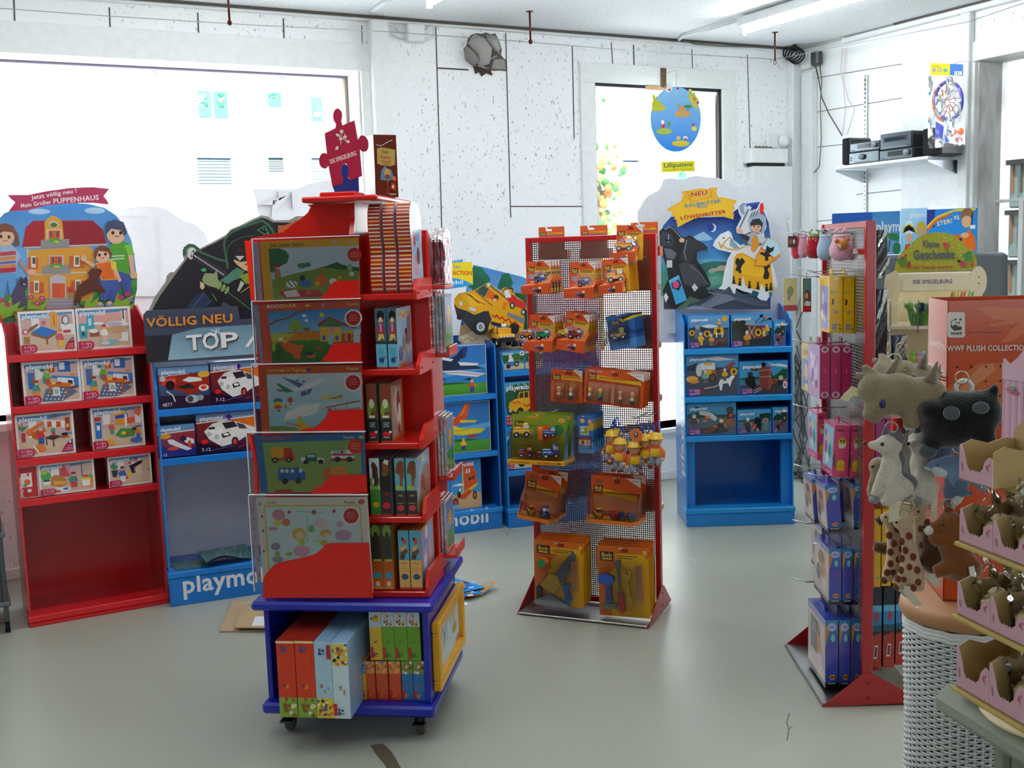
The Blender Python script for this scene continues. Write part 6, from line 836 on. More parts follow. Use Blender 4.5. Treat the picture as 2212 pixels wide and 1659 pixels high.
# -------- game boxes in the cart
def game(y,xl,xr,ytop,ybot,art,col,lab,d=.3,group='small game boxes in the cart',z0=None,top=None,hmax=9):
    z0 = zb1+.001 if z0 is None else z0; P,Q = fd.px(xl[0],ytop,y),fd.px(xr[0],ytop,y); Pb,Qb = fd.px(xl[1],ybot,y),fd.px(xr[1],ybot,y)
    x0,x1 = (P.x+Pb.x)/2,(Q.x+Qb.x)/2; key = ('g',round(z0,3),round(y,2)); x0 = max(x0,LASTX.get(key,-9)+.001); w = max(x1-x0,.010); LASTX[key] = x0+w; h = min(P.z,hmax)-z0
    mb = MB('gloss'); mb.box(0,w,0,d,0,h,col,cols=[col,col,col,col,top or col,col],b=0); mb.art(art,facefn(0,w,0,0,h),(0,-1,0),asp=h/w)
    if top: mb.art(top,lambda u,v: (w*u/100,d*.22*v/100,h),(0,0,1),asp=d*.22/w)
    tag(mb.build('game_box',M=fd.M @ T3((x0,y,z0))),lab,'game box',group); return z0+h
DOLL = '%s e 30 90 5 1.6;%s r 28 82 46 88;%s e 44 84 6 2;%s r 52 84 62 86;'
def logo2(c,y): return c+' e 34 %g 7 1.7;' % (y+2)+c+' p 26 %g 42 %g 40 %g 28 %g;' % (y-5,y-5,y,y)+c+' e 54 %g 7 1.7;' % (y+1)+c+' r 24 %g 64 %g;' % (y-4,y-3)
def dots(n,x0,x1,y0,y1,cs,r=(5,1.8)): return ''.join('%s e %.1f %.1f %g %g;' % (random.choice(cs),random.uniform(x0,x1),random.uniform(y0,y1),random.uniform(.6,1)*r[0],random.uniform(.6,1)*r[1]) for _ in range(n))
BIGR = '#d0391c r 0 0 100 100;#7fa83a r 0 0 100 26;'+dots(14,10,90,3,24,['#b83a2a','#3f5fae','#e0d0b0','#8a5a2a','#d98a3a'],(14,3))+logo2('#2a4a8a',90)+'#e0a03a F 62 38 24 5 90 Memo;#b0321a r 82 60 84 84;#2a3a7a F 40 40 16 4 90 Haba;#e9d29a r 0 97 100 100;'
BIGB = '#a9c8dc r 0 0 100 100;#e0c83a r 0 0 100 26;'+dots(26,6,94,3,24,['#b83a2a','#3f5fae','#f0e8c0','#5a8a3a','#d96a2a','#2a2a2a'],(11,2.4))+logo2('#1f4a84',88)+'#b0202c r 74 78 98 96;#a8303a F 44 40 22 5 90 Lieber_Haba;#c94a3a F 60 34 20 4 90 Mein_erster;#1f4a84 F 80 38 16 3 90 Puzzle;'
BIGW = '#c9dde4 r 0 0 100 100;#d9c84a r 4 70 98 98;'+dots(26,8,94,72,97,['#b83a2a','#3f5fae','#f0e8c0','#5a8a3a','#d96a2a','#2a2a2a'],(11,2.4))+'#c9242c r 0 4 22 20;'+logo2('#1f4a84',10)+'#a8303a F 56 38 26 5 90 Lieber_Haba;#c94a3a F 76 32 30 4 90 Spiel_und_Spass;'
def small(c,pic,l2): return c+' r 0 0 100 100;'+pic+'#c9242c r 4 4 26 26;'+logo2(l2,12)+l2+' F 46 34 20 3 90 Puzzle;#b0342a F 64 36 20 3 90 Memo;'
PICA = '#c9d6d8 r 0 68 100 100;'+dots(16,8,92,70,98,['#b8342a','#e0b03a','#3a3a34','#8a4a34','#e9a08a'],(9,3))
PICB = '#d98a3a r 0 68 100 100;'+dots(12,10,90,70,98,['#3f8fc0','#c9402a','#e8a89a','#e0b03a'],(14,4))
PICC = '#6a8a3a r 0 68 100 100;'+dots(10,10,90,70,98,['#c94a2a','#d8d4c8','#b9b0a0','#3a3a2a'],(14,4))
PICD = '#3f8fc8 r 0 68 100 100;'+dots(10,10,90,70,98,['#d9602a','#e9e4d8','#3a2a2a','#e0a03a'],(14,4))
yg = fd.pxz(600,1549,zb1).y; hm = zt0-.012
for xl,xr,yt,art,col,lb in (((596,605),(635,643),1384,BIGR,'#9a2a1a','large red game box, the one against the cart’s side wall'),((637,644),(680,682),1384,BIGR,'#9a2a1a','large red game box next to the pale blue ones'),((676,683),(717,719),1386,BIGB,'#7fa4c0','large pale blue game box with a crowd picture at its foot'),((713,720),(751,757),1388,BIGW,'#8fb4d0','large pale blue game box with a crowd picture at its head')):
    game(yg,xl,xr,yt,1550,art,col,lb,d=.34,group='large game boxes in the cart',hmax=hm)
row = [((752,754),(760,762),small('#d9a81c',PICD,'#1f4a84'),'#c99a1c','yellow game box mostly hidden behind the large pale blue one'),((761,764),(784,787),small('#e0ac14',PICD,'#1f3f74'),'#d9a41c','yellow game box in the lower row of the cart'),
       ((785,789),(808,814),small('#cf4a22',PICB,'#d98a2a'),'#b83a1a','orange-red game box beside the yellow one, lower row'),((811,815),(836,841),small('#cf4a22',PICB,'#d98a2a'),'#b83a1a','orange-red game box in the middle of three, lower row'),((839,843),(865,868),small('#cf4a22',PICB,'#d98a2a'),'#b83a1a','orange-red game box beside the blue ones, lower row'),
       ((867,870),(891,894),small('#2f6fa8',PICC,'#e0b03a'),'#2a5f94','blue game box beside the orange-red ones, lower row'),((892,895),(916,920),small('#2f6fa8',PICC,'#e0b03a'),'#2a5f94','blue game box against the side wall, lower row')]
LASTX[('g',round(zb1+.001,3),.05)] = LASTX[('g',round(zb1+.001,3),round(yg,2))]
for r_ in row[1:]: zr_ = game(.05,r_[0],r_[1],1428,1531,r_[2],r_[3],r_[4],hmax=9)
for xl,xr,c_,pic,l2,lb in (((797,800),(823,826),'#d9b03a','#b9d0d0 r 0 66 100 100;#e0a83a e 56 84 26 7;#c9502a e 56 88 18 3;#8a5a3a e 22 84 10 3;','#1f4a84','yellow game box with a bird picture, upper row'),((824,826),(850,853),'#6aa02a',PICA,'#2f5f34','green game box beside the yellow one, upper row'),((851,853),(878,880),'#6aa02a',PICA,'#2f5f34','green game box in the middle of three, upper row'),((879,881),(906,909),'#6aa02a',PICA,'#2f5f34','green game box against the side wall, upper row')):
    game(.05,xl,xr,1319,1425,small(c_,pic,l2),c_,lb,z0=zr_+.001,hmax=zt0-.004)
# -------- things lying on the floor around the cart
def flat(nm,P,z,t,col,lab,art=None,edge=None,cat='cardboard',lift=None,m='card',top=None):
    Q = [onz(x,y,z+t) for x,y in P]; o_ = sum(Q,Vector())/len(Q); o_.z = z
    if lift: Q = [q+Vector((0,0,l)) for q,l in zip(Q,lift)]
    mb = MB(m); mb.prism([q-o_ for q in Q],(0,0,-t),col,edge=edge)
    if art: mb.art(art,lambda x,y: onz(x,y,z+t)-o_,(0,0,1),flip=True,eps=.0002,m='paper')
    return tag(mb.build(nm,M=T3(o_)),lab,cat)
flat('cardboard_sheet',[(474,1363),(502,1298),(580,1295),(640,1360),(572,1361)],0.001,.006,'#b39a78','large brown cardboard sheet on the floor under the blue cart',art='#4a90d0 p 560 1361 572 1361 572 1357 562 1357')
flat('cardboard_sheet',[(508,1354),(527,1306),(600,1300),(640,1350),(570,1355)],.020,.005,'#b09674','smaller brown cardboard sheet with a white corner, lying on the large one',art='#dfe3ea p 544 1352 551 1332 600 1330 600 1351',edge='#c9b08a')
# leaflet pile beside the cart
def leafart(n,bb):
    x0,x1,y0,y1 = bb; return ''.join('%s p %g %g %g %g %g %g %g %g;' % ((random.choice(['#5fb0e0','#8fc4e4','#e9e4dc','#b0604a','#3a3a44','#2a5fb0','#c9a88a','#d9d4cc']),)+tuple(c for dx,dy in ((0,0),(w_,-1.4),(w_+3,2.4),(4,3.4)) for c in (x+dx,y+dy))) for x,y,w_ in ((random.uniform(x0,x1-14),random.uniform(y0,y1-4),random.uniform(5,15)) for _ in range(n)))
flat('cardboard_sheet',[(955,1294),(1040,1282),(1060,1272),(1072,1262),(1050,1264),(1010,1272),(960,1280)],.012,.006,'#a98a64','curled brown cardboard sheet on the floor beside the tower',lift=[0,0,.012,.018,.01,0,0],edge='#c9ae86')
flat('leaflet',[(960,1296),(1045,1279),(1010,1273),(960,1276)],.0205,.002,'#2f8fdc','blue printed leaflet lying under another on the curled cardboard',art=leafart(16,(965,1030,1278,1290)),m='gloss',cat='leaflet')
flat('leaflet',[(960,1284),(1012,1276),(1049,1268),(984,1249),(960,1250)],.030,.002,'#2f8fdc','blue printed leaflet on top of the floor pile by the tower',art=leafart(18,(970,1030,1256,1276)),m='gloss',cat='leaflet')
flat('leaflet',[(986,1301),(1000,1309),(1013,1305),(1001,1298),(988,1299)],.0006,.002,'#e9ecf2','small white folded leaflet poking out beside the cart',art='#4a90e0 p 986 1301 1000 1309 1003 1308 990 1300',m='paper',cat='leaflet')
tp = MB('matte'); tp.prism([onz(x,y,.0012) for x,y in pts('800 1610 826 1606 834 1612 846 1624 856 1640 866 1659 880 1680 850 1680 830 1650 812 1628')],(0,0,-.001),'#5a5040'); tag(tp.build('floor_tape'),'worn strip of dark brown tape on the floor before the cart','tape')
ck = MB('matte')
for c_ in ('1080 1146 1092 1150 1110 1147 1120 1150','1092 1150 1098 1156','1100 1143 1108 1147 1126 1143','1700 1600 1704 1575 1699 1560 1706 1540','1704 1575 1712 1568'):
    P = pts(c_)
    for a,b_ in zip(P,P[1:]):
        A,B = onz(*a,.0008),onz(*b_,.0008); n_ = (B-A).cross(Vector((0,0,1))).normalized()*.0018; ck.add([A-n_,B-n_,B+n_,A+n_],[(0,1,2,3)],'#6a6458')
tag(ck.build('floor_crack'),kind='structure')
# ================================================================ gridwall racks
RR = '#a81a1c'
def gridrack(name,fr,W,yp,D,H,label,z0=.018,pitch=.0093,hooks=()):
    e = empty(name,fr.M); tag(e,label,'display rack'); pw,pd = .022,.032
    for x in (0,W-pw): mb = MB('lacquer'); mb.box(x,x+pw,yp,yp+pd,.012,H,RR,b=.002); mb.build('post',e)
    for z in (H-.022,z0): mb = MB('lacquer'); mb.box(pw,W-pw,yp+.004,yp+pd-.004,z,z+.022,RR,b=.002); mb.build('rail',e)
    mb = MB('metal'); y = yp+pd/2; x = pw+pitch/2; b = .0019
    while x < W-pw: mb.box(x-b,x+b,y-.0008,y+.0008,z0+.022,H-.022,'#8d8881'); x += pitch
    z = z0+.022+pitch/2
    while z < H-.022: mb.box(pw,W-pw,y-.001,y+.001,z-b,z+b,'#8d8881'); z += pitch
    mb.build('mesh_panel',e)
    mb = MB('metal'); mb.box(.003,W-.003,0,D,.004,.012,'#c4c2be',b=.002); mb.build('base_plate',e)
    ap = .115
    for x in (-.004,W+.001):
        mb = MB('lacquer'); mb.prism([(x,-.002,.002),(x,yp,ap),(x,yp+pd,ap),(x,D+.002,.01)],(.003,0,0),'#a5191a')
        for yy,zz in ((yp+.016,.085),(yp+.016,.03)): mb.ball((x+(.003 if x > 0 else 0),yy,zz),(.003,.007,.007),'#8a1214',n=8,rings=4)
        mb.build('foot_plate',e)
    return e
def hook(par,x,z,y0,y1,up=.012,r=.0017):
    mb = MB('metal'); L = abs(y1-y0); s_ = 1 if y1 > y0 else -1
    for dx in (-.004,.004): mb.tube([(x+dx,y0,z),(x+dx,y1-s_*.05,z),(x+dx,y1,z+up)],r,'#b9bcc0',n=5)
    mb.tube([(x-.005,y1,z+up),(x+.005,y1,z+up)],r*1.3,'#e4e6e8',n=5); mb.tube([(x-.012,y0,z+.006),(x+.012,y0,z+.006)],r,'#8f9296',n=5)
    mb.build('hook',par)
fg = Fr(onz(1118,1328),onz(1397,1359)); WG = fg.w+.004; YP = .21; HG = (fg.px(1142,516,YP).z+fg.px(1423,501,YP).z)/2
eG = gridrack('grid_rack',fg,WG,YP,.36,HG,'red-framed wire grid rack hung with orange carded toys')
# small toys inside the packs
def truck(mb,o,s,c1,c2='#2a2c30',c3='#c9d4da',M=None):
    s *= 1.3
    B = MB('gloss'); B.box(-.5,.5,-.22,.22,.18,.42,c1,b=.04); B.box(.1,.42,-.2,.2,.42,.8,c1,b=.05); B.box(.14,.44,-.205,.205,.5,.7,c3); B.box(-.48,.02,-.2,.2,.42,.56,c2,b=.03)
    for x in (-.3,.3):
        for y in (-.25,.25): wheel(B,(x,y,.16),.17,.1,'y')
    A = T3(o) @ (M or Matrix()) @ Matrix.Scale(s,4)
    for f,c,m,sm in zip(B.f,B.c,B.m,B.s):
        mb.v += [tuple(A @ Vector(B.v[i])) for i in f]; k = len(mb.v)-len(f); mb.f.append(list(range(k,k+len(f)))); mb.c.append(c); mb.m.append('gloss'); mb.s.append(sm)
def doll(mb,o,s,top,leg,hat,skin='#e2b08a',M=None):
    A = T3(o) @ (M or Matrix()) @ Matrix.Scale(s*1.25,4); b0 = len(mb.v)
    mb.ball((0,0,.78),(.17,.16,.18),skin,'plastic',10,7); mb.lathe([(.16,.84),(.18,.88),(.15,.97),(.06,1.02),(0,1.03)],hat,'plastic',n=10)
    mb.lathe([(.1,.3),(.17,.36),(.16,.5),(.1,.6),(.06,.64)],top,'plastic',n=10)
    for x in (-1,1):
        mb.tube([(x*.08,0,.34),(x*.09,0,.06)],[.075,.07],leg,'plastic',n=7); mb.ball((x*.09,-.05,.04),(.07,.11,.04),'#5a3420','plastic',8,5)
        mb.tube([(x*.13,0,.57),(x*.24,-.03,.4)],[.055,.045],top,'plastic',n=7); mb.ball((x*.25,-.04,.37),.05,skin,'plastic',7,5)
        mb.ball((x*.06,-.15,.8),.018,'#2a2220','plastic',6,4)
    mb.tube([(-.05,-.155,.72),(0,-.165,.705),(.05,-.155,.72)],.008,'#8a4034','plastic',n=4)
    for i in range(b0,len(mb.v)): mb.v[i] = tuple(A @ Vector(mb.v[i]))
ORG,YEL = '#d0561c','#dfa31c'
def bob(x,y,w,h): return '#2a2440 r %g %g %g %g;#e8c62c F %g %g %g %g 0 Bob;#e8c62c r %g %g %g %g;' % (x,y,x+w,y+h,x+w*.1,y+h*.42,w*.8,h*.48,x+w*.14,y+h*.12,x+w*.9,y+h*.3)
def plate_art(hexa=True,top=ORG):
    a = '%s r 0 0 100 100;#dfa520 p 40 0 46 60 38 66 100 74 100 0;#e4ad24 p 34 66 100 68 98 80 34 78;#3a2a1c r 38 75 92 77;#3a2a1c r 40 71 84 73;' % top
    if hexa: a += '#c96a30 p 34 34 44 58 78 58 90 34 78 10 44 10;#8f8fb4 p 38 34 46 54 76 54 86 34 76 14 46 14;#c9cce0 e 50 42 5 4;#c9cce0 e 70 30 7 5;#3f4466 e 60 34 10 7;'
    return a+bob(6,68,26,14)+'#9a94b0 e 18 52 10 8;#8a2f20 p 42 88 46 95 62 95 64 88;#b8431a r 42 86 64 88;'
def card(fr,par_unused,name,TL,TR,BL,y,lab,kind,group=None,n=1,step=.02,art=None,col=ORG,toys=None,ledge=None,wing=None,tri=True,yaw=0,fade=None,cat='carded toy',behind=None):
    """carded toy hanging on a hook at distance y; corners in photograph pixels"""
    a,b_,c_ = fr.px(*TL,y),fr.px(*TR,y),fr.px(*BL,y); w = (b_-a).length; h = (a-c_).length; roll = math.atan2(b_.z-a.z,b_.x-a.x)
    R = Matrix.Rotation(-roll,4,'Y') @ RZ(yaw); o = (a+b_)/2; Mx = fr.M @ T3(o) @ R; e = empty(name,Mx); t = .0012
    mb = MB('paper'); mb.box(-w/2,w/2,0,t,-h,0,col)
    mb.art(art or plate_art(),facefn(-w/2,w,0,-h,h),(0,-1,0),asp=h/w)
    if tri: mb.art('#e0dcd6 p 70 100 100 100 100 78;#8f8f98 r 84 92 96 94',facefn(-w/2,w,0,-h,h),(0,-1,0),asp=h/w,lay=60)
    mb.build('backing_card',e)
    if kind == 'ledge':
        lw,lh,ld = ledge or (w*1.12,h*.36,.05); mb = MB('paper')
        x0,x1 = -w/2-.006,-w/2-.006+lw; zb_ = -h-lh*.1
        mb.add([(x0,-ld,zb_+lh*.0),(x1,-ld,zb_),(x1,-.001,zb_),(x0,-.001,zb_),(x0,-ld,zb_+lh*.72),(x1,-ld,zb_+lh*.95),(x1,-.001,zb_+lh*1.5),(x0,-.001,zb_+lh*.72)],[(0,1,5,4),(1,2,6,5),(3,0,4,7),(0,3,2,1),(4,5,6,7)],'#d65e20')
        mb.art('#c44e1a r 0 0 100 100;#b8431a e 12 30 8 22;#3a3a8a e 50 34 8 14;#2a2c30 e 62 30 9 20;#d9c4b0 e 66 62 5 14;#9a7ac0 e 44 58 5 10',lambda u,v: (x0+lw*u/100,-ld,zb_+lh*(.72+.23*u/100)*v/100),(0,-1,0))
        mb.art('#e0b020 r 30 10 80 40;'+bob(35,46,40,30),lambda u,v: (x1,-ld+ld*u/100,zb_+lh*(.95+.5*u/100)*v/100),(1,0,0)); mb.build('tray',e)
        mb = MB('film'); mb.prism([(x0+lw*.3,-ld*.8,zb_+lh),(x0+lw*.3,-.003,-h*.32),(x1-.008,-.003,-h*.32),(x1-.008,-ld*.8,zb_+lh)],(0,-.001,0),'#fff'); mb.build('blister',e)
        mb = MB('gloss')
        for k,(kk,cx,s_,c1,c2) in enumerate(toys or ()):
            (truck(mb,(cx*w,-ld*.55,zb_+lh*.98),s_,c1,c2,M=RZ(20)) if kk == 't' else doll(mb,(cx*w,-ld*.5,zb_+lh*.9),s_,c1,c2,'#e0c22a'))
        if toys: mb.build('toy',e)
    elif kind == 'bubble':
        for k,(u0,u1,v0,v1,dd) in enumerate(wing or ((.06,.94,.08,.7,.03),)):
            mb = MB('film'); x0,x1,z0,z1 = -w/2+w*u0,-w/2+w*u1,-h+h*v0,-h+h*v1
            mb.add([(x0,-.001,z0),(x1,-.001,z0),(x1,-.001,z1),(x0,-.001,z1),(x0+.006,-dd,z0+.004),(x1-.006,-dd,z0+.004),(x1-.006,-dd*.75,z1-.01),(x0+.006,-dd*.75,z1-.01)],[(4,5,6,7),(0,1,5,4),(1,2,6,5),(2,3,7,6),(3,0,4,7)],'#fff'); mb.build('blister',e)
        mb = MB('gloss')
        for kk,cx,cz,s_,c1,c2,c3 in toys or ():
            if kk == 't': truck(mb,(cx*w,-.018,-h+cz*h),s_,c1,c2,c3,M=RZ(25))
            else: doll(mb,(cx*w,-.016,-h+cz*h),s_,c1,c2,c3)
        if toys: mb.build('toy',e)
    elif kind == 'shelfbubble':
        ld = .075; zb_ = -h; lw = w*1.04; mb = MB('plastic'); out = [(-lw/2,-.002),(-lw/2-.004,-ld*.6),(-lw/2+.012,-ld),(lw/2-.02,-ld),(lw/2-.001,-ld*.55),(lw/2,-.002)]
        mb.prism([(x,yy,zb_) for x,yy in out],(0,0,-.016),'#d9741e'); mb.art('#dfa428 p 4 4 96 4 96 90 4 96',lambda u,v: (-lw/2+lw*u/100,-ld+ld*.95*v/100+.001,zb_),(0,0,1),eps=.0004); mb.build('tray',e)
        mb = MB('film'); top = [(x*.98,yy*.98,zb_+.001) for x,yy in out]; up = [(-lw/2+.004,-.002,zb_+h*.62),(-lw/2+.004,-ld*.5,zb_+h*.44),(-lw/2+.016,-ld*.86,zb_+h*.34),(lw/2-.022,-ld*.86,zb_+h*.34),(lw/2-.006,-ld*.5,zb_+h*.44),(lw/2-.004,-.002,zb_+h*.62)]
        mb.add(top+up,[(i,(i+1) % 6,6+(i+1) % 6,6+i) for i in range(5)]+[(6,7,10,11),(7,8,9,10)],'#fff'); mb.build('blister',e)
        mb = MB('gloss')
        for kk,cx,cy,s_,c1,c2,c3 in toys or (): truck(mb,(cx*w,-ld*cy,zb_+.001),s_,c1,c2,c3,M=RZ(-60)) if kk == 't' else doll(mb,(cx*w,-ld*cy,zb_+.001),s_,c1,c2,c3)
        if toys: mb.build('toy',e)
    tag(e,lab,cat,group)
    for k in range(1,n):
        c = dup(e,fr.M @ T3(o+Vector((0,k*step,0))) @ R,behind)
        if n > 2: c['group'] = behind
    return o,w
def hk(par,fr,o,y0=None): hook(par,o.x,o.z-.012,YP+.02,o.y-.03)
PB = '#2f62a8 r 0 0 100 100;#4f8fd0 p 0 0 100 0 100 30 0 20;#1f3f7a p 0 60 60 70 100 50 100 40 40 54 0 40;#dfc41e p 40 86 100 96 100 88 60 78;#1c1f24 p 50 92 100 100 100 96 60 86;'+bob(14,74,34,12)
o,_ = card(fg,0,'carded_vehicle',(1136,565),(1191,563),(1131,632),.05,'orange card with a small quad toy, front of the stack nearest the truck header','ledge',toys=[('t',.1,.034,'#4a4a8a','#22242a')],n=4,step=.034,behind='orange quad toy card further back on the upper hook next to the truck header',group=None); hk(eG,fg,o)
o,_ = card(fg,0,'carded_vehicle',(1231,566),(1288,567),(1227,640),.05,'orange card with a small quad toy, front one in the middle of the upper row','ledge',toys=[('t',.1,.034,'#4a4a8a','#22242a')],n=3,step=.036,behind='orange quad toy card behind the front one in the middle of the upper row'); hk(eG,fg,o)
o,_ = card(fg,0,'carded_vehicle',(1300,561),(1357,556),(1293,632),.02,'shiny orange card with a yellow cement mixer toy, nearest one of the upper row','ledge',toys=[('t',.05,.05,'#e8a01c','#d9861c')],n=4,step=.04,behind='orange cement mixer card with a blue picture, behind the shiny one',ledge=(.10,.045,.055)); hk(eG,fg,o)
o,_ = card(fg,0,'carded_vehicle',(1332,486),(1390,486),(1322,560),.08,'orange card with a cement mixer toy hanging alone at the top of the rack','ledge',toys=[('t',-.15,.05,'#e8a01c','#d9861c')],ledge=(.10,.04,.05)); hk(eG,fg,o)
o,_ = card(fg,0,'carded_vehicle',(1144,680),(1200,683),(1139,752),.06,'orange card with a green toy tractor in the second row','ledge',toys=[('t',.12,.042,'#1f8a5f','#17603f'),('t',-.52,.04,'#c97a3a','#b8503a')],n=4,step=.033,behind='orange tractor card behind the one with the green toy tractor'); hk(eG,fg,o)
o,_ = card(fg,0,'carded_vehicle',(1223,673),(1276,682),(1211,748),.04,'tilted orange card with a dark red toy digger, second row','ledge',toys=[('t',.05,.042,'#8a2420','#5a1a18'),('t',-.42,.032,'#e0b81c','#c9a018')],n=4,step=.036,behind='orange digger card behind the tilted one in the second row'); hk(eG,fg,o)
o,_ = card(fg,0,'carded_vehicle',(1309,684),(1368,677),(1298,756),.05,'blue card with a shiny silver blister over a yellow toy, second row','bubble',wing=((-.1,.78,.15,.85,.045),),art=PB,col='#2f62a8',tri=False,toys=[('t',-.1,.3,.045,'#c9a050','#3a3f44','#4faf3a')],n=5,step=.03,behind='blue and yellow card behind the shiny silver blister'); hk(eG,fg,o)
o,_ = card(fg,0,'carded_figures',(1191,797),(1259,801),(1186,866),.08,'square orange card with two small doll figures in clear bubbles','bubble',wing=((.1,.48,.08,.66,.022),(.52,.88,.08,.66,.022)),toys=[('d',-.2,.1,.042,'#d9a08a','#c97a5a','#d9a070'),('d',.18,.1,.042,'#c9c4b8','#5f6a6a','#d9a070')],art='#cf541c r 0 0 100 100;#e4ad24 p 32 70 100 66 98 80 32 82;#c9825a r 10 8 90 64;'+bob(4,68,26,16)+'#3a2a1c r 36 76 90 77.5;#8a2f20 p 44 86 46 94 66 94 66 86',n=1); hk(eG,fg,o)
o,_ = card(fg,0,'carded_figures',(1265,795),(1393,809),(1256,868),.06,'wide orange card with four small doll figures, front one of its stack','bubble',wing=((.04,.46,.06,.68,.022),(.52,.94,.06,.68,.022)),toys=[('d',-.38,.1,.042,'#c9b48a','#8a8a8a','#e0b83a'),('d',-.2,.1,.042,'#3f8a4a','#3a3a7a','#e0b83a'),('d',.14,.1,.042,'#d9a08a','#c97a5a','#c98a60'),('d',.34,.1,.042,'#c9c4b8','#5f6a6a','#e0a050')],
    art='#cf541c r 0 0 100 100;#e4ad24 p 20 72 96 66 94 78 20 84;#c9886a r 6 8 92 62;'+bob(6,70,13,18)+'#3a2a1c r 24 78 90 79.5;#3a2a1c r 24 75 70 76;#8a2f20 p 46 86 47 94 56 94 56 86;#b9a0b0 r 6 92 16 97;#b9a0b0 r 20 92 30 97',n=4,step=.028,behind='wide orange figure card showing at the edge behind its front one'); hk(eG,fg,o)
# green vehicle set with blue wings
e_o = fg.px(1165,894,.02); GA = '#7f9a2a r 0 0 100 100;#6f8a24 p 0 0 100 0 100 40 0 30;#e0b83a e 90 88 6 5;#d98a8a e 90 88 3 3;'+bob(6,66,16,18)+'#c9a02a e 40 94 14 3;#d9622a r 36 88 38 92;#b9c08a e 26 60 14 12;#1f8a4a e 84 66 9 12;#e0602a e 62 56 9 20'
def big(lab,y,lb2=None):
    a,b_ = fg.px(1105,892,y),fg.px(1225,899,y); w = b_.x-a.x; h = a.z-fg.px(1096,985,y).z; e = empty('carded_vehicle_set',fg.M @ T3((a.x+b_.x)/2*0+0 if False else ((a.x+b_.x)/2,y,(a.z+b_.z)/2)))
    tag(e,lab,'carded toy'); mb = MB('paper'); mb.box(-w/2,w/2,0,.0012,-h,0,'#7f9a2a'); mb.art(GA,facefn(-w/2,w,0,-h,h),(0,-1,0),asp=h/w); mb.build('backing_card',e)
    mb = MB('paper'); mb.box(-w/2-.004,w/2+.004,-.055,-.001,-h-.018,-h,'#dda41c',b=.002); mb.art('#c98f14 r 4 20 40 80;#3a2f1c r 8 46 36 50;#c98f14 r 52 20 92 80;#3a2f1c r 54 56 88 60;#2f7a34 e 92 50 3 26',facefn(-w/2,w,-.055,-h-.018,.018),(0,-1,0)); mb.build('tray',e)
    for s_ in (-1,1): mb = MB('gloss'); mb.add([(s_*(w/2),-.001,-h),(s_*(w/2),-.053,-h),(s_*(w/2),-.02,-h*.35),(s_*(w/2),-.001,-h*.3)],[(0,1,2,3)],'#5f86c4'); mb.build('side_wing',e)
    mb = MB('film'); mb.add([(-w/2+.01,-.05,-h),(w/2-.01,-.05,-h),(w/2-.02,-.015,-h*.25),(-w/2+.02,-.015,-h*.25)],[(0,1,2,3)],'#fff'); mb.build('blister',e)
    for cx,cz,s_,c1,c2 in ((-.28,.5,.055,'#e0b81c','#c99a14'),(.22,.52,.04,'#2f5f9f','#24487a'),(.24,.04,.055,'#2f6fc0','#24559a'),(-.22,.04,.045,'#a82a2a','#2a2a6a'),(-.02,.04,.03,'#8a1f24','#3a1a1a')):
        mb = MB('gloss'); truck(mb,(cx*w,-.028,-h+cz*h+.002),s_,c1,c2,M=RZ(20)); mb.build('toy_vehicle',e)
    mb = MB('plastic'); mb.lathe([(.012,0),(.014,.004),(.012,.02),(.014,.024),(.013,.05),(.009,.054),(0,.054)],'#e0701c',c=(.06*w,-.02,-h*.55),n=12); mb.build('barrel',e)
    return e
eb = big('green card set with toy vehicles and blue side wings',.03); dup(eb,eb.matrix_world @ T3((0,.075,0)),'green vehicle set card, the one hidden behind the front set'); hook(eG,fg.px(1166,893,.03).x,fg.px(1166,896,.03).z-.01,YP+.02,.0)
o,_ = card(fg,0,'carded_playset',(1248,897),(1281,898),(1237,977),.05,'narrow blue card with a picture frame and red shelf toy, fourth row','bubble',wing=((.0,.9,.12,.46,.03),),art='#2f6ab0 r 0 0 100 100;#5f9fd8 p 0 0 100 0 100 30 0 18;#d9b090 e 30 86 16 6;#d9b090 e 78 84 14 6;#b9bdb8 r 14 48 70 72;#8a9a4a r 20 52 64 68;#e0d8c8 r 22 58 40 66;#c9a42a r 70 60 100 80;#b8302a r 0 36 84 42;#d9c8a0 r 2 22 82 36;#8a3a2a r 22 24 40 34;#8a8a9a r 50 24 64 34',col='#2f62a8',tri=False,n=5,step=.032,behind='narrow blue card showing at the edge of its stack in the fourth row'); hk(eG,fg,o)
o,_ = card(fg,0,'carded_vehicle',(1136,1016),(1214,1029),(1121,1100),.09,'orange card with a clear shelf holding a brown digger and a blue lorry','shelfbubble',toys=[('t',-.2,.5,.04,'#e0b01c','#6a3a34','#7a3f38'),('t',.2,.55,.05,'#3a4f9a','#2a3440','#c9d4da')],art='#cf541c r 0 0 100 100;#c97a4a r 8 4 92 52;#e4ad24 p 32 54 94 46 92 60 30 68;'+bob(6,60,26,18)+'#8a5a2a e 22 86 12 6;#3a2a1c r 36 58 88 59.5;#8a2f20 p 44 84 46 94 64 94 64 84',n=2,step=.08,behind='orange clear-shelf card hanging behind the one with the blue lorry'); hk(eG,fg,o)
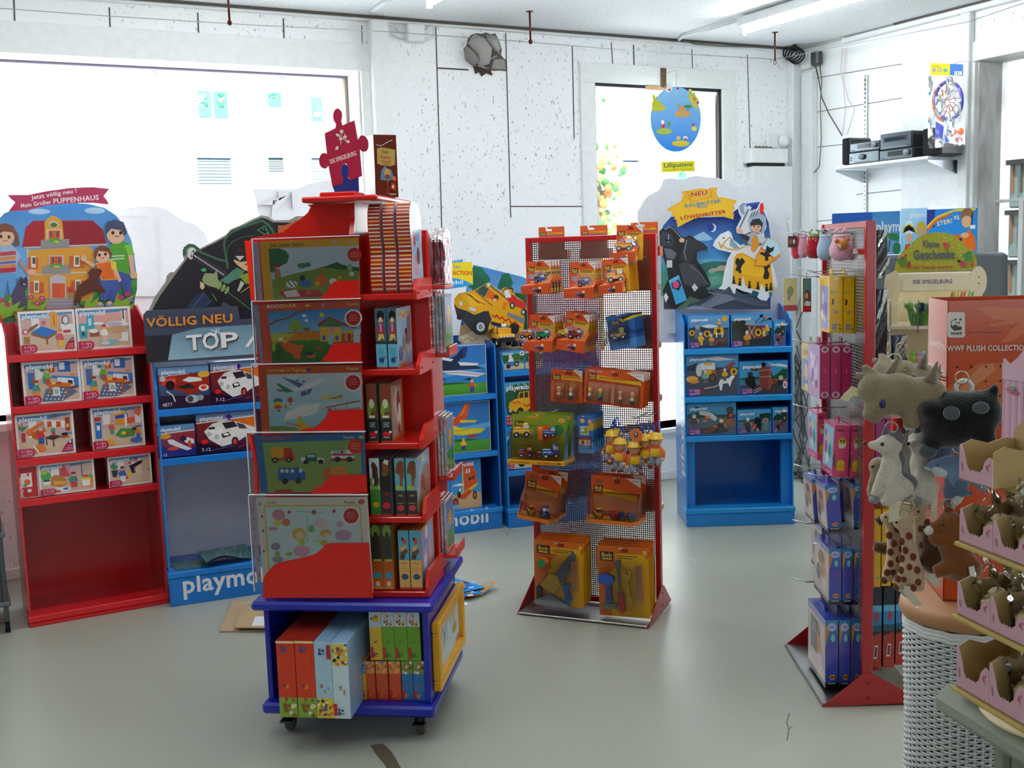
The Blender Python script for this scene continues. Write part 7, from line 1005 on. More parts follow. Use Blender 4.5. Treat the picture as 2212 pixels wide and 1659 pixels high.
o,_ = card(fg,0,'carded_vehicle',(1277,1026),(1385,1035),(1263,1108),.09,'wide orange card with a clear shelf of four small toy vehicles','shelfbubble',toys=[('t',-.3,.5,.04,'#e0b01c','#6a3a34','#7a3f38'),('t',.02,.5,.036,'#c92a20','#a82018','#d94a3a'),('t',.17,.6,.036,'#2f5fb0','#1f3f7a','#2f4a6a'),('t',.34,.45,.034,'#3f6a9a','#2a3f5a','#5a6a7a')],art='#cf541c r 0 0 100 100;#c97a4a r 6 4 92 52;#e4ad24 p 24 54 94 44 92 58 24 68;'+bob(6,58,18,18)+'#8a5a2a e 16 86 9 6;#3a2a1c r 28 58 88 59.5;#8a2f20 p 46 84 47 94 58 94 58 84',n=2,step=.07,behind='wide orange clear-shelf card hanging behind the four-vehicle one'); hk(eG,fg,o)
# tool cards on the lowest row
def toolcard(TL,TR,BL,lab,arts,tools,y,step,behind):
    a,b_,c_ = fg.px(*TL,y),fg.px(*TR,y),fg.px(*BL,y); w,h = (b_-a).length,(a-c_).length; roll = math.atan2(b_.z-a.z,b_.x-a.x)*.4; o = (a+b_)/2
    e = empty('carded_tool_set',fg.M @ T3(o) @ Matrix.Rotation(-roll,4,'Y')); tag(e,lab,'carded toy'); mb = MB('paper'); mb.box(-w/2,w/2,0,.0015,-h,0,'#cf6a1c'); mb.art(arts,facefn(-w/2,w,0,-h,h),(0,-1,0),asp=h/w); mb.build('backing_card',e)
    fn = lambda u,v: Vector((-w/2+w*u/100,-.004,-h+h*v/100))
    for nm,col,th,P in tools:
        mb = MB('plastic'); mb.prism([fn(*p) for p in pts(P)],(0,-th,0),col) if not nm.startswith('_') else None
        mb.build(nm,e)
    mb = MB('film'); z0 = -h*.9; mb.add([(-w*.46,-.028,z0),(w*.42,-.028,z0),(w*.42,-.02,-h*.14),(-w*.46,-.02,-h*.14)],[(0,1,2,3)],'#fff'); mb.build('blister',e)
    for k in range(1,4): dup(e,fg.M @ T3(o+Vector((0,k*step,.004*k))) @ Matrix.Rotation(-roll*.5,4,'Y'),behind)['group'] = behind
    hook(eG,o.x,o.z-.012,YP+.02,y-.03)
CARD = '#d06a1e r 0 0 100 100;#dca418 p 24 0 30 50 20 60 60 86 100 84 100 0;#e0b020 r 34 80 94 90;#3a2a1c r 38 86 80 87;#3a2a1c r 38 83 70 84;#e4c43a e 94 93 4 3;'+bob(6,79,26,13)+'#8a2f20 r 48 92 62 97'
toolcard((1153,1163),(1260,1176),(1150,1300),'orange card with a toy saw, tape measure and blue handle, lowest row',CARD,[('saw_blade','#6f7276',.008,'40 48 80 88 86 82 84 72 62 34'),('saw_handle','#d9b41c',.014,'12 30 34 50 50 48 56 34 40 20 26 26'),('tape_measure','#e0661c',.018,'8 62 10 74 28 76 34 72 34 58 26 56'),('tape_label','#2f8a4a',.02,'10 66 14 72 24 72 28 66 24 60 14 60'),('wood_strip','#c98a5a',.010,'76 28 78 72 90 72 90 28'),('trowel','#7d8084',.022,'2 6 34 20 74 4 72 0 4 2'),('plane_handle','#2468c0',.020,'60 36 76 38 78 34 72 28 78 14 72 6 64 8 66 20'),('knob','#26282c',.020,'8 28 12 32 18 30 18 12 12 8 8 10')],.05,.028,'orange saw set card showing behind its front one')
toolcard((1289,1180),(1399,1182),(1297,1330),'orange card with a toy hammer, screwdriver and yellow spanner, lowest row',CARD.replace('r 34 80 94 90','r 36 80 94 90'),[('hammer_head','#2a58b0',.024,'4 50 4 60 20 62 34 58 34 52 28 46 16 48'),('hammer_handle','#2a58b0',.020,'17 22 18 50 26 50 30 22'),('screwdriver_blade','#75787c',.010,'36 76 40 82 46 82 48 74 44 66 46 36 42 36 40 66'),('screwdriver_handle','#d0301c',.018,'40 36 50 36 54 10 48 6 42 10'),('spanner','#e0b81c',.012,'48 62 50 70 56 72 56 64 62 62 64 70 68 66 66 58 62 54 64 32 70 28 66 20 58 20 54 26 58 32 58 54'),('wood_strip','#c98a5a',.010,'76 26 76 74 88 76 90 26'),('paint_scraper','#8a8c80',.012,'8 10 8 18 36 20 36 12')],.04,.028,'orange hammer set card showing behind its front one')
# soft dolls on blue straps
for k,(x,y,yy,c1) in enumerate(((1322,958,.05,0),(1340,975,.015,0),(1370,982,.02,0),(1395,968,.045,1),(1418,965,.03,0),(1330,955,.10,1),(1378,962,.09,1),(1408,962,.11,0))):
    p = fg.px(x,y,yy); e = empty('soft_doll',fg.M @ T3(p+Vector((0,0,-.075))) @ RZ(random.uniform(-50,50))); s_ = .125
    tag(e,'small soft doll in a yellow hard hat hanging by a blue strap','soft doll','hard-hat dolls hanging in a bunch on the rack')
    B = MB('plush'); B.ball((0,0,.8*s_),(.19*s_,.18*s_,.19*s_),'#d9a882'); B.ball((0,-.18*s_,.78*s_),.03*s_,'#d09a74',n=6,rings=4)
    B.lathe([(.13*s_,.28*s_),(.2*s_,.34*s_),(.19*s_,.48*s_),(.12*s_,.62*s_),(.06*s_,.66*s_)],'#d9601c',n=12)
    for x_ in (-1,1):
        B.tube([(x_*.15*s_,0,.58*s_),(x_*.3*s_,-.04*s_,.44*s_),(x_*.34*s_,-.14*s_,.3*s_)],[.08*s_,.075*s_,.06*s_],'#d2501c' if k % 2 else '#dd6a24'); B.ball((x_*.34*s_,-.16*s_,.25*s_),.065*s_,'#dcae88',n=8,rings=6)
        B.tube([(x_*.1*s_,0,.32*s_),(x_*.13*s_,-.06*s_,.14*s_),(x_*.15*s_,-.1*s_,.02*s_)],[.11*s_,.1*s_,.085*s_],'#93a0b0'); B.ball((x_*.16*s_,-.16*s_,0),(.08*s_,.14*s_,.05*s_),'#7a3018',n=8,rings=5)
        B.ball((x_*.07*s_,-.17*s_,.83*s_),.02*s_,'#2a2220',n=6,rings=4)
    B.build('body',e)
    B = MB('plush'); B.lathe([(.20*s_,.30*s_),(.215*s_,.36*s_),(.205*s_,.5*s_),(.16*s_,.56*s_)],'#dcb01c',n=12,sy=.98); B.build('dungarees',e)
    B = MB('plastic'); B.lathe([(.26*s_,.86*s_),(.27*s_,.88*s_),(.21*s_,.9*s_),(.19*s_,1.0*s_),(.1*s_,1.06*s_),(0,1.07*s_)],'#e0b41c',n=14); B.build('hard_hat',e)
    B = MB('plastic'); B.tube([(-.01,0,1.05*s_),(-.014,.01,1.2*s_),(0,.015,1.42*s_),(.014,.01,1.2*s_),(.008,0,1.05*s_)],.0028,'#2a50c0'); B.build('strap',e)
hook(eG,fg.px(1372,905,.03).x,fg.px(1372,905,.03).z,YP+.02,0); hook(eG,fg.px(1395,905,.06).x,fg.px(1395,902,.06).z,YP+.02,.04)
p = fg.px(1374,940,.0); mb = MB('paper'); mb.prism([(cos(a)*.03,0,sin(a)*.028) for a in (R_(60*k+15) for k in range(6))],(0,.001,0),'#d9743a'); mb.art('#2f4a4a e 50 50 14 18;#c9d4d4 e 48 56 5 10',facefn(-.03,.06,0,-.03,.06),(0,-1,0)); tag(mb.build('swing_tag',M=fg.M @ T3(p)),'orange hexagonal swing tag hanging before the hard-hat dolls','tag')
# cards on the far side of the rack, tops standing above its rail, trays peeping past the post
for x0,x1,yt,yb_,in ((1163,1219,488,640),(1253,1312,485,640),(1362,1421,478,640)):
    y = YP+.045; a,b_ = fg.px(x0,yt,y),fg.px(x1,yt+4,y); w = b_.x-a.x; zt_ = (a.z+b_.z)/2; h = .13; e = empty('carded_vehicle',fg.M @ T3(((a.x+b_.x)/2,y,zt_)))
    tag(e,'orange card with a hook cut-out standing above the rack’s top rail, '+('nearest the truck header' if x0 < 1200 else 'the middle one' if x0 < 1300 else 'nearest the knights header'),'carded toy')
    mb = MB('paper'); mb.prism([(-w/2,0,-h),(-w/2,0,0),(-w*.24,0,0),(-w*.2,0,-.018),(.02*w,0,-.018),(.02*w,0,-.01),(-w*.16,0,-.008),(-w*.16,0,0),(w/2,0,0),(w/2,0,-h)],(0,.001,0),'#cf5a20')
    mb.art(bob(6,66,24,12)+'#dfa520 r 32 68 94 76;#3a2a1c r 34 71 70 72.5;#6a6aa0 r 6 62 94 65',facefn(-w/2,w,0,-.1,.1),(0,-1,0),asp=1.2); mb.build('backing_card',e)
    mb = MB('paper'); mb.box(-w/2-.004,w/2+.006,.002,.05,-h-.01,-h+.03,'#c94f1c'); mb.build('tray',e)
for k,(x,y,c_,lb) in enumerate(((1434,610,'#b8501c','uppermost'),(1442,735,'#d9801c','second'),(1446,850,'#c9501c','third'),(1452,1085,'#e0a81c','lowest'))):
    p = fg.px(x,y,YP+.12); e = empty('carded_toy',fg.M @ T3((WG-.02,YP+.06,p.z)) @ RZ(8)); tag(e,'carded toy on the far side peeping past the rack’s post, %s of four' % lb,'carded toy')
    mb = MB('paper'); mb.box(-.10,.0,0,.001,-.02,.11,'#c9541c',M=RX(-6)); mb.build('backing_card',e); mb = MB('gloss'); mb.box(-.10,.012,.002,.075,-.03,-.006,c_,b=.002); mb.box(-.09,.006,.004,.06,-.006,.004,'#5a84c0' if k in (1,2) else '#e0b41c',b=.002); mb.build('tray',e)
# ================================================================ second grid rack, seen from its end
fk = Fr(onz(1695,1397),onz(1776,1527)); WK,YK,HK = fk.w,.135,1.613
eK = gridrack('grid_rack',fk,WK,YK,.34,HK,'red-framed wire grid rack seen end-on, hung with boxes and plush pouches',pitch=.0105)
mb = MB('lacquer'); mb.box(.02,WK-.02,YK+.004,YK+.02,1.505,1.525,RR,b=.002); mb.build('rail',eK)
def pouchart(c): return c
def kbox(xn,wx,L,Rr,yt,yb_,spine,col,lab,front=None,group=None,tilt=0,hang=True,fcol=None,name='hanging_box',film=False):
    ym = (yt+yb_)/2; ya,yb2 = fk.pxx(L,ym,xn).y,fk.pxx(Rr,ym,xn).y; P = fk.pxx((L+Rr)/2,yt,xn); Q = fk.pxx((L+Rr)/2,yb_,xn); d,h = yb2-ya-.001,P.z-Q.z
    mb = MB('gloss'); M = fk.M @ T3((xn,ya,P.z)) @ RX(tilt); mb.box(-wx,0,0,d,-h,0,col,cols=[fcol or col,col,col,col,col,col])
    mb.art(spine,lambda u,v: (0,d*u/100,-h+h*v/100),(1,0,0),asp=h/d)
    if front: mb.art(front,lambda u,v: (-wx+wx*u/100,0,-h+h*v/100),(0,-1,0),asp=h/wx)
    mb.art(spine,lambda u,v: (-wx,d-d*u/100,-h+h*v/100),(-1,0,0),asp=h/d)
    e = mb.build(name,M=M); tag(e,lab,'hanging box',group)
    if hang: m2 = MB('film' if film else 'gloss'); m2.box(-wx*.62,-wx*.38,d*.45,d*.55,0,.022,'#d9dde2' if film else col); m2.build('hang_tab',e)
    return P,d
def khook(x,z,y1,y0=YK,up=.015): hook(eK,x,z,y0,y1,up)
YSP = '#e0b010 r 0 0 100 100;#d8a20c r 0 0 100 3;#3f9a6a F 60 70 16 12 90 TOFFI;#8a86b0 F 62 34 26 9 90 vogel;#3a3020 l 3 20 50 30 56 22 60;#e4dcc8 r 16 4 60 17;'+''.join('#2a2620 r 18 %g 58 %g;' % (5+i*2,6+i*2) for i in range(6))+'#c9402a e 78 14 7 1.6;#2f7a3a e 80 7 9 2;#e8c84a e 50 94 22 3'
YFR = '#e4b41c r 0 0 100 100;#8f8fd0 r 14 6 86 82;#c9cdf0 e 36 60 10 12;#5f5fb0 e 64 40 12 14;#e0c23a e 50 24 10 8;#e9e9f4 e 30 30 8 10'
for k,(a,b_,yt,yb_) in enumerate(((1792,1821,596,719),(1822,1846,597,720),(1848,1870,598,721))): kbox(.40,.13,a,b_,yt,yb_,YSP,'#e0b010','yellow upright box on the upper hooks, '+['outermost','middle','innermost'][k]+' of three',front=YFR,group='yellow boxes on the upper hooks')
khook(.34,fk.pxx(1800,592,.34).z,fk.pxx(1742,575,.34).y); khook(.28,fk.pxx(1800,592,.28).z+.01,fk.pxx(1716,590,.2).y)
MSP = '#9a1a4a r 0 0 100 100;#a8285a r 3 3 97 97;#c9a4b4 e 50 92 40 6;#7a3a5a e 52 92 18 3;#c9a4b4 e 50 8 40 6;#7a3a5a e 50 8 20 4;#c94a7a e 46 52 8 5;#c94a7a l 2 46 58 52 48'
for k,(a,b_) in enumerate(((1771,1793),(1795,1817),(1819,1840))): kbox(.40,.16,a,b_,746,862,MSP,'#9a1a4a','magenta box on the middle hooks, '+['outermost','middle','innermost'][k]+' of three',front='#c9a4c8 r 0 0 100 100;#e0d4e8 e 50 50 30 30;#b88ac0 e 40 40 14 14;#d9b4d0 e 66 66 12 12;#9a6aa8 l 3 20 20 80 80;#e9dff0 e 30 76 10 8;#b05a8a e 70 26 10 8',group='magenta boxes')
kbox(.20,.14,1752,1770,744,850,'#8a2a3a r 0 0 100 100','#8a7a3a','picture box with a yellow cover hanging behind the magenta boxes',front='#c9b04a r 0 0 100 100;#5f7ab0 r 6 6 94 66;#c23a2a F 16 76 66 12 0 Joly;#d9b08a e 50 40 18 18;#3f6a9a e 30 20 12 10;#e0c23a r 40 6 70 16')
khook(.33,fk.pxx(1800,740,.33).z,fk.pxx(1714,714,.33).y)
BAR = '#d24a78 r 0 0 100 100;#7a2a4a r 10 88 56 92;#c9b04a e 52 66 28 11;#d9d9d0 p 26 64 78 64 70 56 34 56;#5a3a2a e 44 70 6 3;#5a3a2a e 62 70 6 3;#1f6a3a p 0 40 12 46 10 20 0 14;#e0b81c e 50 26 26 8;#d9a81c r 24 12 76 24;#b83a66 r 40 2 70 6'
for k,(xn,a,b_,yt,yb_,lb) in enumerate(((.22,1766,1787,892,994,'farthest along the rack'),(.42,1804,1838,918,1030,'nearest and outermost'),(.42,1840,1866,918,1032,'close to the grid'))): kbox(xn,.14,a,b_,yt,yb_,BAR,'#d24a78','pink box with a yellow blob on its side, '+lb,front='#d24a78 r 0 0 100 100;#8fc4d4 r 8 14 92 94;#e0b890 e 50 70 14 10;#c94a8a e 30 50 12 12;#3f9a8a e 66 46 14 14;#e9d4d4 e 46 30 16 10;#7a6ab0 e 24 78 10 6;#e9c9d4 r 10 5 80 7',tilt=-3 if k else 0)
khook(.35,fk.pxx(1810,880,.35).z,fk.pxx(1714,842,.35).y); khook(.35,fk.pxx(1810,1010,.35).z,fk.pxx(1716,990,.35).y)
VSP = '#1f5ab4 G #5a4ab0 0 60 0 0 100 0 100 60 0 60;#4a48ac G #2f86b8 60 100 0 60 100 60 100 100 0 100;#16161c r 0 0 100 8;#e9e9ee r 18 6 80 7;#b9c4e4 e 50 90 36 6;#8f9ad8 e 50 90 26 3;#7fc4d0 e 58 74 16 6;#c98a3a p 0 84 0 96 26 84 0 60;#d9984a e 56 16 26 4;#5a3a2a r 36 15 80 17'
VFR = '#a8908a r 0 0 100 100;#c9b4b0 p 4 10 96 4 96 90 4 96;#8a5a3a e 50 70 22 14;#b87a4a e 60 50 16 16;#6a5a6a e 30 40 14 16;#d9c4d0 e 70 28 16 12;#8f8fc0 r 0 90 100 100;#3a3a3a r 0 0 100 6'
for k,(xn,a,b_,yt,yb_) in enumerate(((.30,1753,1788,1036,1130),(.44,1782,1813,1050,1150),(.30,1812,1838,1034,1128),(.44,1842,1866,1046,1144))): kbox(xn,.13,a,b_,yt,yb_,VSP,'#2f419c','blue-violet box with a gold star, upper of the three low rows, '+['outermost','second','third','innermost'][k],front=VFR,tilt=4 if k < 2 else 2)
for k,(a,b_) in enumerate(((1791,1818),(1820,1843),(1845,1866))): kbox(.44,.20,a,b_,1186,1306,VSP,'#2f419c','blue-violet box with a gold star, middle of the three low rows, '+['outermost','second','innermost'][k],front=VFR)
kbox(.18,.16,1776,1792,1140,1240,VSP,'#2f419c','blue-violet box hanging far along the middle low row',front=VFR)
for k,(a,b_) in enumerate(((1783,1811),(1813,1837),(1839,1864))): kbox(.46,.24,a,b_,1340,1486,VSP,'#2f419c','tall blue-violet box with an orange wedge, lowest row, '+['outermost','second','innermost'][k],front=VFR.replace('#6a5a6a e 30 40 14 16','#5f6068 r 18 34 52 84;#8a8c94 r 24 60 46 78'))
khook(.36,fk.pxx(1810,1180,.36).z,fk.pxx(1754,1150,.36).y); khook(.15,fk.pxx(1780,1130,.15).z,fk.pxx(1713,1113,.15).y); khook(.22,fk.pxx(1780,1256,.22).z,fk.pxx(1713,1240,.22).y); khook(.3,fk.pxx(1800,1030,.3).z,fk.pxx(1747,1010,.3).y)
# single paper box at the far end
kbox(.06,.02,1734,1753,601,674,'#8a9a9a r 0 0 100 100;#5f8a8a r 0 40 100 100;#7a4a3a p 20 30 24 60 60 70 90 50 92 24;#e0b090 e 46 48 18 9;#e9e9e4 p 20 20 40 34 90 30 90 16;#b8243a r 0 0 100 18','#d9b04a','small paper box with a face picture on the outermost upper hook',front='#d9c45a r 0 0 100 100')
mb = MB('paper'); p = fk.pxx(1722,636,.05); mb.box(-.003,0,-.05,.0,-.06,.06,'#c9bf8a'); mb.art('#d9cf9a r 0 0 100 100;#8a9a6a e 50 60 24 16;#b04a5a r 0 0 100 18;#8a8ab0 e 40 40 10 10',lambda u,v: (.0,-.05+.05*u/100,-.06+.12*v/100),(1,0,0)); tag(mb.build('hanging_card',M=fk.M @ T3(p)),'small pale picture card hanging outermost on the upper hooks','hanging card')
khook(.06,fk.pxx(1740,598,.06).z,fk.pxx(1711,590,.06).y)
# plush pouches on the top hooks
def pouch(x,y,w,h,c,lab,xn,c2=None,extra=None):
    p = fk.pxx(x,y,xn); e = empty('plush_pouch',fk.M @ T3(p)); tag(e,lab,'plush pouch'); B = MB('plush')
    B.lathe([(.0,-h),(w*.3,-h*.97),(w*.5,-h*.78),(w*.52,-h*.5),(w*.4,-h*.25),(w*.34,-h*.08),(w*.3,0)],c,n=14,sx=.8,sy=1); B.build('body',e)
    B = MB('plush'); B.lathe([(w*.31,-h*.1),(w*.37,-h*.05),(w*.37,-.002),(w*.31,.002)],c2 or c,n=14,sx=.8); B.build('cuff',e)
    B = MB('plush')
    for s_ in (-1,1): B.tube([(0,s_*w*.25,-.01),(0,s_*w*.25,h*.16),(0,s_*w*.1,h*.24)],w*.07,c2 or c)
    B.build('strap',e)
    if extra: extra(e)
def teddy(e):
    B = MB('plush'); B.ball((.035,-.005,-.032),(.016,.022,.018),'#b5702c'); B.ball((.045,-.018,-.038),.009,'#d9b48a',n=8,rings=6); B.ball((.035,-.024,-.018),.008,'#b5702c',n=8,rings=6); B.ball((.035,.012,-.014),.008,'#b5702c',n=8,rings=6); B.ball((.05,-.024,-.037),.003,'#1c1410',n=6,rings=4); B.build('teddy_head',e)
def dotsx(e):
    B = MB('plush')
    for k in range(16): a = random.uniform(-1.2,2.4); z = -random.uniform(.01,.06); B.ball((.8*.03*cos(a)*.95,.03*sin(a)*.95,z),.0022,'#e9c9a8',n=6,rings=4)
    B.build('dots',e)
pouch(1720,513,.035,.075,'#d9485a','coral plush pouch, outermost on the top hooks',.18); pouch(1735,511,.035,.075,'#dca4bc','pale pink plush pouch beside the coral one',.2); pouch(1759,508,.06,.08,'#a8162a','dark red dotted plush pouch on the top hooks',.28,'#8fae4a',dotsx)
pouch(1783,508,.055,.085,'#a3bdd8','pale blue plush pouch on the top hooks',.34,'#b9cfe4'); pouch(1817,508,.075,.085,'#dba9bd','pink plush pouch with a teddy head, nearest the red post',.42,'#e0b4c4',teddy)
pouch(1841,515,.04,.075,'#c9a8b8','greyish pink plush pouch half hidden against the grid',.34)
for x,xn,yy in ((1703,.2,505),(1716,.24,504),(1730,.3,500),(1760,.42,498)): khook(xn,fk.pxx(x+30,yy+6,xn).z,fk.pxx(x,yy,xn).y)
p = fk.pxx(1712,522,.2); mb = MB('paper'); mb.box(-.002,0,-.016,.016,-.02,.02,'#4a2a20'); mb.art('#8a6a5a r 16 30 40 70;#d9c9b8 e 66 50 14 20',lambda u,v: (0,-.016+.032*u/100,-.02+.04*v/100),(1,0,0)); tag(mb.build('label_card',M=fk.M @ T3(p)),'small brown label card on the coral pouch','tag')
# goods on the rack's far face
def bag(x0,x1,y0,y1,xn,c,lab,shine='foil'):
    A,B_ = fk.pxx(x0,y0,xn),fk.pxx(x1,y1,xn); w = B_.y-A.y; h = A.z-B_.z; e = empty('hanging_bag',fk.M @ T3(A)); tag(e,lab,'hanging bag'); B = MB('plastic')
    B.sheet(lambda u,v: Vector((.012*sin(v*7+u*3),w*u*(.8+.2*sin(v*5)),-h*v)),6,10,c); B.sheet(lambda u,v: Vector((-.02+.010*sin(v*6),w*u,-h*v)),6,10,c); B.build('bag',e)
    B = MB('film'); B.sheet(lambda u,v: Vector((.018+.01*sin(v*9+u*4),w*u,-h*v)),6,10,'#fff'); B.build('wrapper',e)
ms = fk.pxx(1895,700,.5)
bag(1893,1918,497,600,.50,'#3a3a42','dark bag on the far face of the end-on rack, top row'); bag(1890,1917,625,845,.50,'#1c2634','long navy bag below the top one on the far face'); bag(1928,1958,725,850,.50,'#2a3a5a','navy bag in clear wrap hanging on the outer hook of the far face'); bag(1893,1916,850,900,.5,'#1f2c3c','short dark bag showing just above the purple boxes')
PSP = '#8a1a6a r 0 0 100 100;#a03a80 r 2 2 98 98;#d9b4cc l 2 40 34 60 40 44 46 62 52;#d9b4cc l 1.5 48 20 56 32'
for k,(a,b_) in enumerate(((1891,1912),(1914,1935))): kbox(.50,.16,a,b_,905,1090,PSP,'#8a1a6a','purple box on the far face of the rack, '+['beside the post','outer one'][k],hang=False)
YS2 = '#e0b010 r 0 0 100 100;#c9501c e 30 46 12 4;#e0b010 e 30 46 7 2.4;#3f9a8a F 62 10 18 14 90 TOFFI;#c9a010 F 60 66 20 10 90 vogel'
for k,(a,b_,yb_) in enumerate(((1888,1903,1268),(1905,1926,1266),(1928,1952,1260))): kbox(.50,.16,a,b_,1100 if k < 2 else 1180,yb_,YS2,'#dca80c','yellow box on the far face of the rack, '+['beside the post','middle of three','outermost of three'][k],hang=False)
CSP = '#0c1420 r 0 0 100 100;#2f86c0 p 0 46 0 74 100 78 100 46;#5fb4dc r 0 70 100 78;#1f4f6a r 0 46 100 54;#b02a1c p 0 0 0 40 100 46 100 0;#b9303a p 36 64 56 72 80 66 56 56;#d9dce0 p 30 14 40 30 70 30 60 14;#5a1a18 p 36 16 44 28 64 28 56 16'
for k,(a,b_) in enumerate(((1880,1905),(1908,1933),(1935,1958))): kbox(.50,.16,a,b_,1268,1448-6*k,CSP,'#0c1824','tall dark blue and red box on the far face, lowest row, '+['beside the post','middle','outermost'][k],hang=False)
# ================================================================ wooden gift stand with the green sign
aj = dep(1932,590,4.0); fj = Fr(aj,ang=R_(-50)); j = lambda x,y,yl=0: fj.px(x,y,yl)
eJ = empty('gift_stand',fj.M); tag(eJ,'cream wooden gift stand with an arched green sign','display stand'); CRM = '#e6dcc0'
z0,z1 = j(2000,630).z,j(2000,588).z; x0,x1 = j(1928,600).x,j(2100,600).x
mb = MB('lacquer'); mb.box(x0,x1,-.012,.012,z0,z1,CRM,b=.005); mb.art('#6a5a94 F 1972 613 85 8.5 1 DIE_SPIEGELBURG',lambda x,y: fj.px(x,y,-.0125),(0,-1,0),flip=True); mb.build('name_board',eJ)
c = j(2113,608,-.02); rx_,rz_ = j(2132,608,-.02).x-c.x,j(2113,575,-.02).z-c.z
mb = MB('lacquer'); mb.prism([(c.x+rx_*cos(a),-.026,c.z+rz_*sin(a)) for a in (R_(-60+i*15) for i in range(21))]+[(c.x-rx_*.55,-.026,c.z-rz_*1.6),(c.x-rx_*.4,-.026,0),(c.x+rx_*.4,-.026,0),(c.x+rx_*.55,-.026,c.z-rz_*1.6)],(0,.022,0),CRM)
for yy in (598,612): q = j(2114,yy,-.028); mb.ball(q,.003,'#8a8478',n=8,rings=4)
mb.build('end_post',eJ)
mb = MB('lacquer'); q = j(1922,640,-.01); mb.prism([(x0-.01,-.02,0),(x0-.01,-.02,z0-.06),(x0-.03,-.02,z0),(x0-.025,-.02,z1-.01),(x0+.01,-.02,z1+.01),(x0+.03,-.02,z1-.02),(x0+.02,-.02,z0-.05),(x0+.02,-.02,0)],(0,.03,0),'#dfd2b0'); mb.build('end_post',eJ)
for zz,yy in ((j(1960,700,-.05).z,0),(j(1960,790,-.1).z,.0),(.95,0),(.6,0),(.25,0)):
    mb = MB('lacquer'); mb.box(x0-.02,x1,-.16,.1,zz-.012,zz,CRM,b=.002); mb.box(x0-.02,x0-.008,-.16,.1,zz,zz+.07,'#e0d4b4',b=.002); mb.box(x0+.2,x0+.21,-.16,-.02,zz,zz+.06,'#e0d4b4'); mb.build('shelf',eJ)
mb = MB('lacquer'); mb.box(x0,x1,.1,.112,.1,z0,'#d9ccac'); mb.build('back_panel',eJ)
arch = pts('1932 588 1934 572 1940 556 1950 542 1958 537 1970 524 1984 512 2000 505 2020 502 2040 502 2060 508 2076 520 2088 534 2098 540 2106 550 2110 562 2110 584')
mb = MB('paper'); mb.prism([j(x,y) for x,y in arch],(0,.008,0),'#a9a832',back='#8a8a5a',edge='#b8b64a'); random.seed(3)
mb.art(''.join('#c9d08a e %.0f %.0f 1.2 1.2;' % (x,y) for x,y in ((random.uniform(1938,2104),random.uniform(510,584)) for _ in range(90)) if y > 588-86*math.sqrt(max(0,1-((x-2021)/92)**2)))+'#4a5a74 F 1993 534 36 15 0 Kleine;#c9404a p 2036 526 2040 522 2043 526 2046 523 2050 527 2042 540;#4a5a74 F 1973 560 90 20 1 Geschenke;#b8303a F 1974 581 84 7.5 1 die_Freude_machen;#4f8a3a e 1944 562 6 5;#4f8a3a e 1952 558 5 5;#4f8a3a e 1948 568 5 6;#4f8a3a e 1955 566 5 5;#c03040 e 1949 558 3 3;#c03040 e 1957 552 3 3;#c03040 e 1964 574 3.5 6;#3a2a2a e 1965 567 2 2;#b8506a e 2080 571 8 7;#3a2a3a e 2072 564 4 3;#5a3a3a l 1 2080 564 2080 578;#c03040 e 2100 572 3.5 4;#4f8a4a e 2086 552 6 5;#4f8a4a e 2094 547 6 5;#4f8a4a e 2088 560 5 5;#4f8a4a e 2096 556 5 5',lambda x,y: j(x,y),(0,-1,0),flip=True,eps=.00008); mb.build('sign_board',eJ)
# goods on the gift stand
def goods(nm,x,y,yl,build,lab,cat='small toy',group=None):
    p = j(x,y,yl); B = MB('plush' if nm.startswith('plush') else 'gloss'); build(B); return tag(B.build(nm,M=fj.M @ T3(p)),lab,cat,group)
def croc(B):
    for k in range(3): a = -.3+.3*k; B.tube([(a*.11,-.01*k,.045),(a*.08,0,.01),(a*.05,.01,-.03)],[.011,.015,.012],['#3f8a2a','#2f7a24','#5f9a34'][k]); B.ball((a*.12,-.012*k-.004,.05),(.018,.016,.014),'#4f9a34',n=8,rings=6); B.ball((a*.12-.006,-.02-.012*k,.06),.004,'#e8e4c8',n=6,rings=4)
    B.box(.0,.018,-.03,-.022,.03,.06,'#1c2a5a')
goods('plush_crocodile_bundle',1986,690,-.12,croc,'bundle of green crocodile finger puppets on the upper shelf of the gift stand','puppet')
B = MB('film'); p = j(1985,665,-.15); B.sheet(lambda u,v: Vector((-.07+.14*u,.01*sin(u*12)+.006*sin(v*9),.06-.14*v)),10,10,'#fff'); B.sheet(lambda u,v: Vector((-.1+.10*u,-.02+.012*sin(u*14+2),.03-.12*v)),8,8,'#fff'); tag(B.build('cellophane_wrap',M=fj.M @ T3(p)),'crinkled clear cellophane around the crocodile puppets','wrapping')
for x,c_,lb in ((1973,'#8fbf4a','green'),(1985,'#d9a0b0','pink'),(1995,'#9fd0d8','pale blue')): goods('toy_egg',x,772,-.14,lambda B,c_=c_: (B.ball((0,0,-.004),(.013,.013,.018),c_),B.ball((0,-.001,.014),(.011,.011,.010),c_)),lb+' little egg-shaped toy on the lower shelf of the gift stand')
goods('toy_tape',1960,776,-.14,lambda B: (B.box(-.02,.02,-.01,.01,-.012,.0,'#d9b01c',b=.003),B.box(-.012,.0,-.012,.012,-.006,.006,'#1c1c20',b=.002)),'yellow and black toy tool on the lower shelf of the gift stand')
for k,(x,c_) in enumerate(((2049,'#c03a2a'),(2054,'#4fae4a'),(2062,'#d9a82a'),(2070,'#d0402a'),(2076,'#c93a3a'),(2086,'#5fbf5a'),(2094,'#4fb04a'))): goods('pencil',x,634,-.05,lambda B,c_=c_: B.tube([(0,0,-.06),(.012,0,.0),(.014,0,.008)],[.003,.003,.001],c_),'coloured pencil under the name board','pencil','coloured pencils under the name board')
